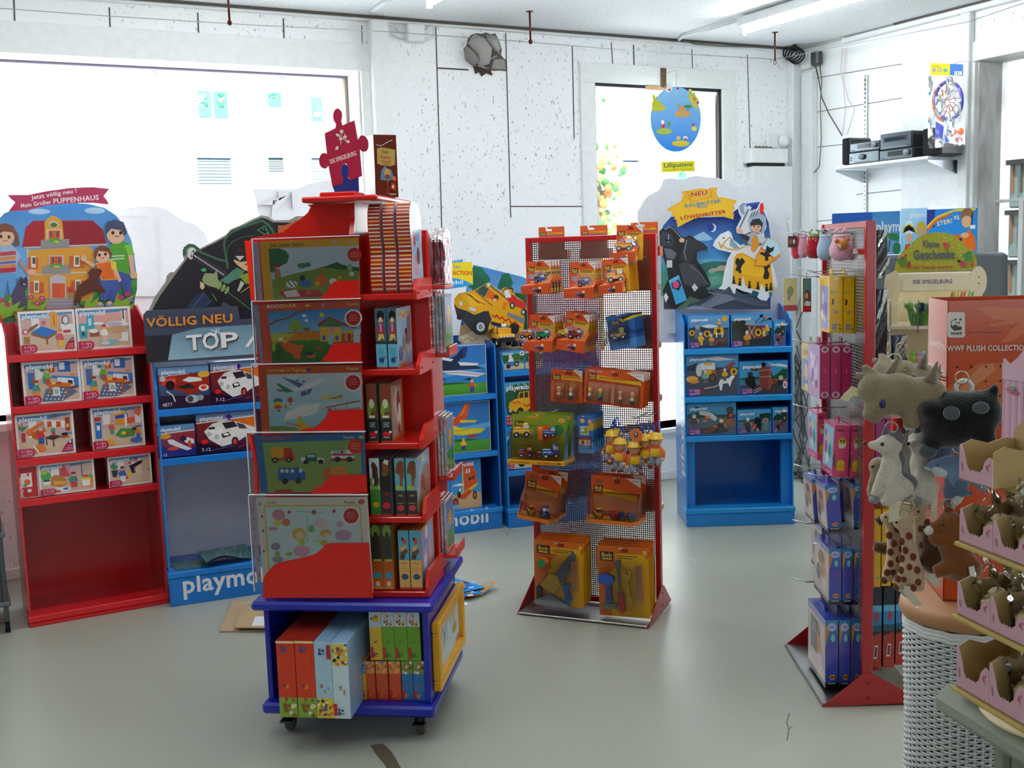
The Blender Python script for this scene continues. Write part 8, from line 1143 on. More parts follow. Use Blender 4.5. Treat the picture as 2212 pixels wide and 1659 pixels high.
# tall cloth-covered unit behind, big boxes on top
ab = dep(1800,560,4.75); fz = Fr(ab,ang=R_(-50)); zc = fz.px(2100,547,0).z; w_ = fz.px(2176,600,0).x
mb = MB('matte'); X0,X1 = .1,w_
def cloth(u,v):
    per = [(X0,0),(X1,0),(X1,.42),(X0,.42)]; k = int(u*4) % 4; f = u*4-int(u*4); a,b_ = per[k],per[(k+1) % 4]; x,y = a[0]+(b_[0]-a[0])*f,a[1]+(b_[1]-a[1])*f
    fl_ = .035*v*(1+sin(u*60)*.7); cx_,cy_ = (X0+X1)/2,.21; return Vector((x+(x-cx_)*fl_*1.2,y+(y-cy_)*fl_*2,zc-.012-v*(zc-.14)))
mb.sheet(cloth,96,12,'#5b6064'); mb.box(X0,X1,0,.42,zc-.03,zc-.004,'#5f6468',b=.01); tag(mb.build('covered_unit',M=fz.M),'tall unit under a dark grey cloth by the side window','covered table')
def bigbox(L,Rr,yt,yb_,yl,d,art,col,lab,side=None,edge=None):
    a,b_ = fz.px(L,yb_,yl),fz.px(Rr,yt,yl); w = b_.x-a.x; h = b_.z-zc; mb = MB('gloss'); mb.box(0,w,0,d,0,h,col,cols=[edge or col,col,col,side or col,col,col]); mb.art(art,facefn(0,w,0,0,h),(0,-1,0),asp=h/w); o_ = tag(mb.build('toy_box',M=fz.M @ T3((a.x,yl,zc+.001))),lab,'toy box'); return o_,w,h
bigbox(1797,1944,456,545,.22,.12,'#2f6ab8 g 0 0 100 100 #3a7ac4;#2a5aa8 p 0 0 0 100 62 100 60 0;#6f9fd0 g 60 0 100 100 #3f86b8;#d9dce0 F 66 54 34 24 0 playm;#2f7a4a p 78 44 84 50 96 48 100 40 98 30 88 34;#2f7a4a e 96 14 6 14;#3a5a3a l 3 86 34 84 6','#3a74bc','large dark blue toy box behind the grid rack, with a tree on it')
bigbox(1945,2004,449,545,.16,.12,'#8fd0ee g 0 0 100 100 #b9e4f6;#e9f6fb e 32 56 16 18;#ffffff F 34 80 66 12 0 playmo;#1c1c24 p 6 46 14 60 32 66 50 58 58 46 32 52;#e9c040 l 3 6 46 14 60 32 66 50 58 58 46;#e8b890 e 32 36 12 11;#d02a2a p 10 0 20 22 46 22 54 0;#e8c23a p 60 44 62 66 80 72 92 64 96 40;#e8b890 e 78 46 11 10;#e0c890 p 60 10 70 34 96 34 100 10','#9fd8f0','large pale blue toy box with a pirate hat picture')
o_,w2_,h2_ = bigbox(2001,2112,449,545,.0,.2,'#2a9be8 g 0 0 100 100 #2f86e0;#2a3f9a r 0 60 16 100;#e0c93a l 5 0 60 20 82 54 96 96 97;#d9702a l 5 0 52 18 74 46 88;#f2e8d0 B 36 66 13 12 STER!;#f2e8d0 B 70 76 12 0 XL_540;#8a6a4a e 80 84 13 16;#e2b08a e 79 70 10 13;#2a2a2a p 42 40 50 30 70 34 76 24 70 4 54 2 50 20 42 26;#c9602a p 48 38 60 44 72 36 60 30;#e0702a p 70 30 84 54 96 34 98 4 78 6;#e2b08a e 76 40 8 6;#1f3f6a l 3 90 88 88 56;#f0f4f8 r 86 54 96 62;#bfe4f8 l 3 4 40 26 44 40 38','#2a8fe0','bright blue toy box with a boy and a toy blaster picture')
mb = MB('gloss'); mb.art('#1f4f9f r 0 0 100 100;#d9c23a l 4 4 84 60 96 96 97;#c9d4dc r 12 70 84 86;#c9602a r 20 72 70 84;#c9d4dc r 12 48 84 64;#3a2a2a r 20 50 76 60;#c9d4dc r 12 30 84 44;#3a2a2a r 30 32 80 40;#e0a080 e 60 12 16 10',lambda u,v: (w2_+.0004,.2*u/100,h2_*v/100),(1,0,0)); m_ = mb.build('side_print',o_); m_.matrix_parent_inverse = Matrix()
# ================================================================ wall shelf with the stereo
XS = XR-.30; a,b_ = onx(1804,362,XS),onx(2005,334,XS); zs_ = (a.z+b_.z)/2; fs = Fr((XS,a.y),(XS,onx(2077,352,XR-.02).y)); 
eS = empty('wall_shelf',fs.M); tag(eS,'white wall shelf on slotted brackets holding a stereo','shelf'); mb = MB('paint'); mb.box(0,fs.w,0,.29,zs_-.018,zs_,'#e6edf2',b=.003); mb.build('shelf_board',eS)
for x,y0_,y1_ in ((1870,162,640),(2076,118,600)):
    p,q = onx(x,y0_,XR-.012),onx(x,y1_,XR-.012); l = fs.I @ p; mb = MB('metal'); mb.box(l.x-.012,l.x+.012,.285,.2985,q.z,p.z,'#e4e6e6',b=.002)
    z = q.z+.03
    while z < p.z-.02: mb.box(l.x-.006,l.x-.002,.2835,.285,z,z+.014,'#55534e'); mb.box(l.x+.002,l.x+.006,.2835,.285,z,z+.014,'#55534e'); z += .028
    mb.build('slotted_rail',eS); mb = MB('metal'); mb.prism([(l.x-.002,.285,zs_-.019),(l.x-.002,.03,zs_-.019),(l.x-.002,.03,zs_-.03),(l.x-.002,.27,zs_-.10),(l.x-.002,.285,zs_-.10)],(.004,0,0),'#dfe3e6'); mb.build('bracket',eS)
def sx(x,y,yl=.02): return fs.px(x,y,yl)
def unit(nm,L,Rr,yt,yb_,yl,d,lab,cat,parts,col='#5f676c',z0=None,body='#2a2d30'):
    p,q = sx(L,yb_,yl),sx(Rr,yt,yl); w = q.x-p.x; z0 = zs_+.001 if z0 is None else z0; h = max(q.z-z0,.03); e = empty(nm,fs.M @ T3((p.x,yl,z0))); tag(e,lab,cat)
    mb = MB('plastic'); mb.box(0,w,.012,d,0,h,body,b=.003); mb.build('housing',e); mb = MB('metal'); mb.box(0,w,0,.012,.002,h-.002,col,b=.003); mb.build('front_panel',e)
    for pn,b4,c,t in parts:
        m2 = MB('plastic' if t > 0 else 'gloss')
        if pn == 'dial': m2.lathe([(0,-.016),(b4[2]*h,-.016),(b4[2]*h*1.05,0)],c,M=T3((w*b4[0],0,h*b4[1])) @ RX(-90) @ Matrix.Scale(-1,4,(0,0,1)) if False else T3((w*b4[0],-.001,h*b4[1])) @ RX(90) @ Matrix.Scale(-1,4,(0,0,1)),n=16)
        else: m2.box(w*b4[0],w*b4[1],-abs(t),.0,h*b4[2],h*b4[3],c,b=.001)
        m2.build(pn,e)
    return z0+h
def spk(L,Rr,yt,yb_,yl,d,lab):
    p,q = sx(L,yb_,yl),sx(Rr,yt,yl); w = q.x-p.x; h = q.z-zs_; e = empty('loudspeaker',fs.M @ T3((p.x,yl,zs_+.001))); tag(e,lab,'loudspeaker'); mb = MB('plastic'); mb.box(0,w,.014,d,0,h,'#26282b',b=.01); mb.build('cabinet',e); mb = MB('matte'); mb.box(.004,w-.004,0,.0135,.004,h-.004,'#1c1d20',b=.006); mb.build('grille',e)
spk(1817,1833,297,353,.0,.2,'black loudspeaker at the end of the wall shelf nearest the room corner')
DI = [('display',(.26,.72,.35,.8),'#15181c',-.001),('dial',(.86,.55,.26),'#8a9298',.01),('button',(.04,.16,.12,.25),'#3a3f44',.002),('slot',(.18,.6,.08,.14),'#5a6268',.001)]
zt_ = unit('stereo_unit',1834,1898,323,352,.0,.22,'silver amplifier with a large round dial, lower left of the stereo','stereo unit',[('dial',(.46,.55,.24),'#6f787e',.01),('slot',(.2,.74,.1,.18),'#4a5258',.001),('button',(.03,.1,.5,.62),'#2a2d30',.002),('button',(.03,.1,.3,.42),'#2a2d30',.002)])
unit('stereo_unit',1836,1899,302,323,.0,.2,'silver tuner standing on the dial amplifier','stereo unit',DI,z0=zt_+.0008)
zt_ = unit('stereo_unit',1900,1970,317,346,.0,.22,'silver unit under the cassette deck','stereo unit',DI)
unit('stereo_unit',1901,1968,281,318,.0,.24,'taller silver cassette deck stacked on the tuner','stereo unit',[('tape_door',(.12,.88,.46,.76),'#2a3036',-.001),('tape_slot',(.2,.8,.54,.66),'#101214',-.002),('button',(.1,.86,.06,.16),'#6a7276',.002),('button',(.9,.96,.08,.2),'#3a3f44',.002)],z0=zt_+.0008)
spk(1990,2030,273,335,.02,.2,'black loudspeaker at the end of the wall shelf nearest the window'); 
# basketball hoop set in its bag
yh = -.03; P = lambda x,y: fs.px(x,y,yh); c = P(2048,137); eB2 = empty('hoop_set',fs.M @ T3(c)); tag(eB2,'basketball hoop set in a clear bag with a yellow and blue header card','toy set'); L_ = lambda x,y: P(x,y)-c
mb = MB('gloss'); mb.prism([L_(2010,162),L_(2010,136),L_(2080,139),L_(2080,164)],(0,.003,0),'#d9c41c'); mb.art('#3f6fc0 p 2052 138 2080 139 2080 164 2052 162;#8a8ab0 e 2018 151 4 4;#8a8ab0 e 2030 151 5 5;#e0c21c e 2030 151 3 3;#5f9a8a e 2042 152 5 4;#e0e4ea r 2062 154 2078 162;#3a3a4a r 2064 155 2065 161;#3a3a4a r 2068 155 2070 161;#3a3a4a r 2073 155 2074 161;#6a6a2a F 2014 145 16 2.6 0 BASKET',lambda x,y: L_(x,y),(0,-1,0),flip=True); mb.build('header_card',eB2)
mb = MB('plastic'); mb.tube([L_(2047+29*cos(R_(a)),217-41*sin(R_(a)))+Vector((0,.01,0)) for a in range(0,360,12)],.010,'#4a3aa8',closed=True); mb.tube([L_(2045+33*cos(R_(a)),220-44*sin(R_(a)))+Vector((0,.014,0)) for a in range(140,260,10)],.008,'#e0702a'); mb.build('hoop',eB2)
mb = MB('matte')
for k in range(12): a = 30*k+7; mb.tube([L_(2047+27*cos(R_(a)),217-39*sin(R_(a)))+Vector((0,.006,0)),L_(2047+12*cos(R_(a+14)),219-18*sin(R_(a+14))),L_(2046+4*cos(R_(a+40)),222-6*sin(R_(a+40)))],.0022,'#b0502a',n=4); mb.tube([L_(2047+18*cos(R_(a-6)),218-27*sin(R_(a-6))),L_(2047+15*cos(R_(a+24)),219-22*sin(R_(a+24)))],.002,'#b0502a',n=4)
mb.build('net',eB2)
mb = MB('plastic'); mb.prism([L_(x,y)+Vector((0,.02,0)) for x,y in pts('2016 250 2030 262 2050 268 2070 262 2078 250 2079 312 2060 312 2040 308 2014 316')],(0,.004,0),'#dfe4f0'); mb.art('#3a4ab8 p 2016 262 2034 272 2030 304 2014 310;#e0682a p 2040 280 2052 272 2064 286 2050 296;#4a5ac0 p 2036 290 2046 306 2036 308;#e0682a e 2070 284 7 8;#c94a3a e 2066 302 8 6;#e0682a e 2017 306 4 5',lambda x,y: L_(x,y)+Vector((0,.02,0)),(0,-1,0),flip=True); mb.build('backboard',eB2)
mb = MB('film'); A,B_,C_,D_ = L_(2011,164),L_(2081,166),L_(2081,314),L_(2010,321); mb.sheet(lambda u,v: A.lerp(B_,u).lerp(D_.lerp(C_,u),v)+Vector((0,-.02-.008*sin(u*9)*sin(v*11),0)),12,18,'#fff'); mb.build('bag',eB2)
mb = MB('metal'); q = fs.px(2048,140,.0); hk_ = L_(2050,138); mb.tube([hk_+Vector((0,0,-.01)),hk_+Vector((0,.1,.02)),hk_+Vector((0,.32,.02))],.002,'#c9ccd0'); mb.build('hanger',eB2)
# ================================================================ plush stand on the wicker stool
TW = 2.3; cw = dep(2085,1292,TW); RW = .126; zl = cw.z
eW = empty('wicker_stool',T3((cw.x,cw.y,0))); tag(eW,'white wicker drum stool with a round wooden top','stool')
mb = MB('wicker'); nst = 46; rows = int((zl-.055)/.0062)
def wr(z): return RW*(.90+.05*math.exp(-((z-zl+.08)/.12)**2)+.03*(1-z/zl))
for i in range(rows):     # woven strands: in and out round the stakes, alternate rows swapped
    z = .015+i*.0062; P_ = []
    for k in range(nst*2):
        a = pi*k/nst; r_ = wr(z)+(.0030 if (k//2+i) % 2 else -.0016); P_.append((r_*cos(a),r_*sin(a),z))
    mb.tube(P_,.0027,'#dcdfe2',n=4,closed=True)
mb.build('weave',eW); mb = MB('wicker')
for k in range(nst): a = 2*pi*(k+.5)/nst; mb.tube([(wr(z)*cos(a),wr(z)*sin(a),z) for z in (.0,zl*.3,zl*.6,zl-.045)],.0032,'#d4d2cc',n=5)
mb.build('stakes',eW); mb = MB('wicker'); mb.lathe([(RW*.84,0),(RW*.84,zl-.04)],'#4a4038',n=24); mb.build('lining',eW)
mb = MB('wicker')
for dz in (0,.008,.016): mb.tube([(RW*.965*cos(2*pi*k/40),RW*.965*sin(2*pi*k/40),zl-.058+dz+.002*sin(k*2.1)) for k in range(40)],.005,'#e2e3e4',n=6,closed=True)
mb.build('rim',eW); mb = MB('wood'); mb.lathe([(RW*.9,zl-.038),(RW*1.02,zl-.034),(RW*1.06,zl-.022),(RW*1.04,zl-.008),(RW*.97,zl),(0,zl)],'#b5835a',n=40); mb.build('wooden_top',eW)
# orange display carton
a0 = dep(2037,1270,TW-.02); fw = Fr(a0,ang=R_(-36)); W_ = lambda x,y,yl=0: fw.px(x,y,yl)
zt_ = W_(2037,652).z; wq = .30; dq2 = fw.pxx(2006,640,0).y; dq2 = dq2 if .05 < dq2 < .4 else .14
eP = empty('plush_display',fw.M @ T3((0,0,zl+.001))); tag(eP,'orange cardboard plush display with a panda logo, standing on the wicker stool','display stand'); zo = Vector((0,0,-zl-.001)); OR = '#c4480f'
hT = zt_-zl
mb = MB('gloss')
for x0,x1,y0,y1 in ((0,wq,0,.003),(0,.003,0,dq2),(0,wq,dq2-.003,dq2),(wq-.003,wq,0,dq2)): mb.box(x0,x1,y0,y1,.0,hT,OR)
mb.box(0,wq,0,dq2,.0,.004,OR)
def wa(x,y): return W_(x,y)+zo
mb.art('#d0642a p 2112 666 2150 661 2212 650 2212 700 2160 690 2142 690 2141 684;#c4480f p 2140 655 2212 648 2212 664 2150 672;#d0642a p 2146 664 2190 664 2186 673 2146 672;#d0642a p 2137 700 2190 690 2192 700 2138 705;#d0642a p 2158 742 2190 704 2212 694 2212 720 2190 735;#c86634 p 2036 830 2040 842 2112 784 2212 784 2212 880 2036 880;#d08056 p 2075 836 2118 790 2145 784 2150 800 2060 866 2038 880;#dcd4c8 p 2046 677 2050 674 2080 674 2084 677 2084 726 2080 729 2050 729 2046 726;#1c1a1c p 2054 694 2058 690 2064 690 2066 700 2070 706 2076 704 2077 711 2074 713 2060 714 2053 706;#dcd4c8 e 2059 697 4 7 20;#efe9e0 e 2068 697 7 6;#1c1a1c e 2063 690 2.4 2.4;#1c1a1c e 2074 690 2.4 2.4;#1c1a1c e 2065.5 697 2 2.4;#1c1a1c e 2071 697 2 2.4;#1c1a1c e 2069 701 1.4 1;#1c1a1c F 2053 723 24 6 0 WWF;#5a2a4a F 2091 719 72 3.6 0 for_a_living_planet;#e6dcd0 F 2045 758 176 12 .6 WWF_PLUSH_COLLECTION',wa,(0,-1,0),flip=True,eps=.00025)
for r_ in range(9):
    for c_ in range(8): x,z = .02+.028*c_,hT-.135-.030*r_; mb.art('#3a1408 e 50 50 50 50',lambda u,v: (x-.0022+.0044*u/100,0,z-.0022+.0044*v/100),(0,-1,0),eps=.0032,lay=1)
mb.art('#e6cfc4 F 10 84 80 2.4 0 bequem_Ohren;#e6cfc4 F 8 76 84 2.4 0 ganz_weich_und;#8a7a9a r 6 58 100 70;#d9d4e4 e 30 64 8 4;#5f5a7a e 60 64 10 4;#c9b4c4 e 84 65 6 4;#b04a24 r 0 52 100 56;#e0a080 l .6 0 52 100 48',lambda u,v: (0,dq2-dq2*u/100,hT*v/100),(-1,0,0),asp=hT/dq2); mb.build('carton',eP)
PLM = {}
def plm(c):
    if c not in PLM:
        m = mat('plush').copy(); m.name = 'plush_fur'; n = m.node_tree.nodes
        for q in list(n):
            if q.type == 'ATTRIBUTE': v = n.new('ShaderNodeRGB'); v.outputs[0].default_value = hx(c); tgt = q.outputs['Color'].links[0].to_socket; m.node_tree.links.new(v.outputs[0],tgt)
        PLM[c] = m
    return PLM[c]
def plush(kind,x,y,t,s,col,lab,shapes,details=(),rot=0,roll=0,ring=True,vox=.0045,group=None):
    """soft toy: body blended into one continuous surface, features as parts; x right, y away from viewer, z up, sizes in toy heights"""
    p = dep(x,y,t); yaw = math.atan2(p.x,p.y); M = T3(p) @ Matrix.Rotation(-yaw,4,'Z') @ RY(roll) @ RZ(rot); e = empty(kind,M); tag(e,lab,'plush toy',group)
    B = MB('plush')
    for sh in shapes:
        if sh[0] == 'b': B.ball([q*s for q in sh[1]],tuple(q*s for q in sh[2]) if isinstance(sh[2],tuple) else sh[2]*s,col,n=14,rings=10,M=RY(sh[3]) if len(sh) > 3 else None)
        else: B.tube([[q*s for q in P] for P in sh[1]],[r_*s for r_ in sh[2]],col,n=10)
    o = B.build('body',e); md = o.modifiers.new('blend','REMESH'); md.mode = 'VOXEL'; md.voxel_size = vox; md.use_smooth_shade = True; m2 = o.modifiers.new('smooth','SMOOTH'); m2.iterations = 4; m2.factor = .6
    o.data.materials.clear(); o.data.materials.append(plm(col))
    for nm,c,items in details:
        B = MB('plush' if nm not in ('eye','nose') else 'gloss')
        for sh in items:
            if sh[0] == 'b': B.ball([q*s for q in sh[1]],tuple(q*s for q in sh[2]) if isinstance(sh[2],tuple) else sh[2]*s,c,n=10,rings=7,M=RY(sh[3]) if len(sh) > 3 else None)
            elif sh[0] == 't': B.tube([[q*s for q in P] for P in sh[1]],[r_*s for r_ in sh[2]],c,n=8)
            else: B.prism([[q*s for q in P] for P in sh[1]],(0,.0012,0),c,m='paper')
        B.build(nm,e)
    if ring:
        B = MB('metal'); zz = max(max(P[2] for P in sh[1]) if sh[0] == 't' else sh[1][2]+(sh[2][2] if isinstance(sh[2],tuple) else sh[2]) for sh in shapes)*s
        B.tube([(.011*cos(a),.002,zz+.010+.011*sin(a)) for a in (2*pi*k/14 for k in range(14))],.0016,'#c9b89a',closed=True,n=6); B.build('key_ring',e)
    return e
QUAD = lambda hy=0: [('b',(0,0,.0),(.26,.2,.3)),('b',(0,-.02,-.22),(.27,.22,.2))]
def wolf(x,y,t,lab,rot,dark='#6a6a6e',light='#cfc6b6',s=.10,head=-1):
    plush('plush_wolf',x,y,t,s,light,lab,[('b',(0,0,.1),(.2,.18,.32)),('b',(.08,.02,-.28),(.34,.22,.24)),('b',(-.04*1,-.02,.52),(.24,.22,.22)),('t',((-.1,-.04,.5),(-.34,-.08,.52),(-.42,-.08,.52)),(.16,.09,.06)),('t',((-.06,-.1,.2),(-.22,-.14,-.18),(-.3,-.16,-.44)),(.11,.09,.085)),('t',((.1,-.12,.1),(.0,-.18,-.2),(-.06,-.2,-.46)),(.11,.09,.09)),('t',((.2,-.1,-.3),(.02,-.2,-.5)),(.16,.1)),('b',(-.08,-.22,-.52),(.13,.1,.08))],
        [('back_fur',dark,[('b',(.07,.08,.16),(.19,.16,.33)),('b',(.2,.1,-.22),(.28,.17,.22)),('b',(.03,.04,.62),(.22,.2,.15))]),('ear',dark,[('t',((-.1,0,.7),(-.12,-.02,.86)),(.08,.02)),('t',((.1,0,.68),(.14,-.02,.84)),(.09,.02))]),('eye','#20140c',[('b',(-.16,-.2,.56),.035)]),('nose','#1c1a1a',[('b',(-.47,-.08,.55),(.035,.035,.035))]),('paw','#8a8a90',[('b',(-.3,-.17,-.5),(.1,.09,.07))]),('label','#d9d0b8',[('p',((-.02,-.25,-.5),(.16,-.25,-.46),(.14,-.25,-.86),(-.04,-.25,-.9)))])],rot=rot)
wolf(1925,1020,2.02,'cream and grey plush wolf key ring facing the red rack, front one',0); wolf(1988,1015,2.06,'grey-backed plush wolf hanging beside the front wolf, turned away',55,s=.105); wolf(1960,1010,2.16,'plush wolf half hidden behind the front two',20,light='#bdb4a4')
plush('plush_sloth',1898,1035,2.14,.1,'#a8977e','small beige plush animal with hanging arms at the edge of the wolves',[('b',(0,0,.25),(.2,.18,.2)),('b',(.05,0,-.05),(.2,.18,.26)),('t',((-.08,-.05,.05),(-.14,-.08,-.2),(-.12,-.08,-.36)),(.1,.09,.1)),('b',(-.06,-.02,-.42),(.11,.1,.09))],[('eye','#20140c',[('b',(-.12,-.15,.28),.03)])],ring=False)
# dolphins
DOL = [('t',((-.5,0,.02),(-.36,0,.06),(-.16,0,.1),(.1,0,.06),(.34,0,-.06),(.5,0,-.22)),(.05,.12,.2,.2,.12,.05)),('t',((-.02,0,.24),(.12,.02,.36)),(.08,.02)),('t',((-.1,-.12,-.02),(.06,-.18,-.26)),(.08,.035)),('t',((.48,0,-.2),(.6,-.08,-.3)),(.05,.03)),('t',((.48,0,-.2),(.62,.08,-.22)),(.05,.03))]
DOD = [('belly','#c9cdd2',[('b',(-.18,-.03,.0),(.24,.165,.13)),('b',(-.44,-.02,-.01),(.09,.05,.035))]),('eye','#1a1a20',[('b',(-.3,-.115,.1),.025)])]
plush('plush_dolphin',2062,1020,1.98,.10,'#6f86a6','blue-grey plush dolphin with a pale belly, front one',DOL,DOD,roll=8); plush('plush_dolphin',2030,985,2.05,.095,'#6a809e','blue-grey plush dolphin hanging head up behind the front one',DOL,DOD,roll=-40,rot=20,ring=False); plush('plush_dolphin',2075,1052,2.1,.10,'#5f7690','plush dolphin hanging lowest behind the other dolphins',DOL,DOD,roll=-70,rot=-10,ring=False)
# rhinos
RHI = [('b',(.0,0,.0),(.36,.3,.27)),('b',(.36,.04,-.02),(.28,.26,.24)),('b',(-.16,-.08,-.14),(.2,.2,.16)),('t',((-.2,-.1,-.12),(-.3,-.12,-.34)),(.14,.12)),('t',((.2,-.1,-.16),(.22,-.12,-.42)),(.13,.11)),('b',(-.26,-.06,.06),(.2,.2,.2)),('t',((-.24,0,.22),(-.4,0,.36)),(.08,.05))]
RHD = [('horn','#8a7a66',[('t',((.42,-.08,.18),(.5,-.12,.42)),(.08,.01))]),('eye','#2a2060',[('b',(-.14,-.27,-.1),(.04,.02,.06))]),('ear','#8a7c66',[('t',((-.06,.02,.24),(.04,.02,.44)),(.07,.02)),('t',((-.34,-.02,.2),(-.48,-.02,.24)),(.06,.04))]),('label','#d9cfa0',[('p',((-.34,-.1,.04),(-.52,-.1,.1),(-.66,-.1,-.06),(-.56,-.1,-.1),(-.5,-.1,-.02),(-.36,-.1,-.06)))])]
plush('plush_rhino',1932,850,2.0,.145,'#8c7d62','brown-grey plush rhino with a cloth label, front one of the top hooks',RHI,RHD,vox=.006); plush('plush_rhino',1990,850,2.08,.12,'#84755b','plush rhino with upright horn hanging behind the front one',RHI,RHD,rot=70,vox=.006,ring=False); plush('plush_rhino',1945,812,2.12,.12,'#9a8b70','plush rhino at the back of the top hook, its ear up',RHI,RHD,rot=-30,vox=.006)
plush('plush_panther',2076,900,1.96,.16,'#101014','black plush animal with grey paws, hanging under a clear ring',[('b',(0,0,.0),(.4,.28,.3)),('b',(-.1,-.05,-.1),(.34,.26,.26)),('b',(.2,0,.05),(.24,.24,.26)),('t',((-.2,-.1,-.1),(-.34,-.12,-.36)),(.14,.11)),('t',((.22,-.1,-.14),(.3,-.12,-.38)),(.14,.11)),('t',((-.22,0,.2),(-.28,0,.36)),(.09,.04)),('t',((.3,0,.22),(.36,0,.38)),(.09,.04)),('b',(-.3,-.12,.08),(.16,.18,.14))],[('paw','#4a5054',[('b',(-.34,-.17,-.38),(.1,.08,.09)),('b',(.3,-.17,-.4),(.1,.08,.09)),('b',(-.1,-.29,.08),(.09,.03,.08)),('b',(.2,-.24,.14),(.09,.04,.07)),('b',(-.36,-.1,.16),(.05,.05,.05))])],vox=.006)
# giraffes and brown bears
GIR = [('t',((-.04,0,.5),(0,0,.2),(.06,0,-.1),(.0,-.04,-.4),(-.12,-.06,-.7)),(.13,.12,.17,.15,.11)),('t',((.06,0,-.1),(.2,-.05,-.4),(.22,-.06,-.72)),(.14,.14,.12)),('b',(-.1,-.06,.52),(.16,.13,.12)),('t',((-.02,0,.58),(.02,0,.76)),(.05,.03)),('t',((.08,0,.56),(.16,0,.7)),(.05,.04))]
def spots(P): return ('spots','#6f3216',[('b',q,(.065,.04,.075)) for q in P])
SP = [(-.08,-.12,.2),(.06,-.12,.32),(.0,-.14,.04),(.14,-.14,-.06),(-.06,-.14,-.12),(.08,-.15,-.26),(-.06,-.16,-.34),(.22,-.15,-.3),(-.12,-.15,-.52),(.24,-.16,-.52),(-.02,-.15,-.5),(.16,-.16,-.64),(-.16,-.12,-.68)]
for k,(x,y,t,lb,rt) in enumerate(((1928,1175,2.06,'brown-spotted plush giraffe, nearest the red post',10),(1960,1190,2.02,'brown-spotted plush giraffe in front, label at its feet',-15),(1990,1160,2.14,'brown-spotted plush giraffe half hidden beside the bear',30))):
    plush('plush_giraffe',x,y,t,.10,'#c4a98a',lb,GIR,[spots(SP),('eye','#1a1410',[('b',(-.16,-.16,.56),.025)]),('label','#d4ccb4',[('p',((.0,-.2,-.6),(.14,-.2,-.7),(.34,-.2,-.92),(.2,-.2,-.98),(.0,-.2,-.76)))])],rot=rt,ring=k < 2)
plush('plush_bear',2048,1172,1.98,.115,'#7a4418','brown plush bear sitting sideways, front one',[('b',(.04,0,.3),(.22,.2,.22)),('b',(.1,.02,-.05),(.26,.22,.3)),('b',(.2,.02,-.38),(.32,.24,.26)),('t',((-.1,-.04,.28),(-.26,-.06,.24)),(.12,.08)),('t',((.0,-.1,.06),(-.2,-.14,.04),(-.26,-.16,.14)),(.11,.09,.08)),('t',((.08,-.12,-.34),(-.2,-.16,-.46)),(.15,.11))],[('snout','#cfc4b4',[('b',(-.28,-.1,.2),(.08,.09,.08))]),('ear','#6a3a14',[('b',(.0,0,.52),(.07,.04,.07)),('b',(.2,.02,.5),(.07,.04,.07))]),('nose','#1a1410',[('b',(-.36,-.1,.26),.03)]),('eye','#1a1410',[('b',(-.08,-.2,.34),.025)]),('label','#d9d4c6',[('p',((.3,-.26,-.3),(.38,-.26,-.28),(.42,-.26,-.44),(.34,-.26,-.52)))])])
plush('plush_bear',2015,1195,2.12,.10,'#4a2a12','darker brown plush bear hidden behind the sitting one',[('b',(0,0,.25),(.22,.2,.22)),('b',(0,0,-.1),(.24,.2,.32)),('t',((-.1,-.1,.0),(-.24,-.14,-.2)),(.1,.09))],ring=False)
plush('plush_monkey',1905,1150,2.16,.10,'#5f4020','brown plush monkey with bent arms beside the yellow boxes',[('t',((.3,0,.3),(.1,0,.34),(-.1,-.02,.2)),(.12,.1,.1)),('t',((.3,0,.2),(.32,0,-.2),(.1,0,-.34),(-.16,-.02,-.28)),(.18,.2,.14,.11))],ring=False)
# wire hooks of the carton
mb = MB('metal')
for x,y,x2,y2 in ((1955,800,2035,812),(1990,808,2040,822),(1955,955,2010,962),(1948,1088,2020,1100),(2050,870,2100,868)):
    p,q = dep(x,y,2.08),dep(x2,y2,2.24)
    for dz in (0,.006): mb.tube([p+Vector((0,0,dz)),q+Vector((0,0,dz))],.0016,'#b9aa8c',n=5)
mb.v = [tuple(eP.matrix_world.inverted() @ Vector(v)) for v in mb.v]; mb.build('wire_hooks',eP)
for k,(x,y) in enumerate(((1938,935),(1995,945))): p = dep(x,y,2.14); B = MB('plush'); B.lathe([(.012,.03),(.011,.0),(.004,-.03),(0,-.034)],'#c8201a',n=10); tag(B.build('plush_carrot',M=T3(p)),'small red felt cone hanging above the wolves, '+('outer one' if k == 0 else 'inner one'),'plush toy')
p = dep(2083,838,1.97); B = MB('gloss'); B.tube([(.014*cos(a),.0,.014*sin(a)) for a in (2*pi*k/18 for k in range(18))],.004,'#d9dcd8',closed=True,n=8); tag(B.build('plastic_ring',M=T3(p) @ RZ(-40)),'clear plastic ring above the black plush animal','ring')
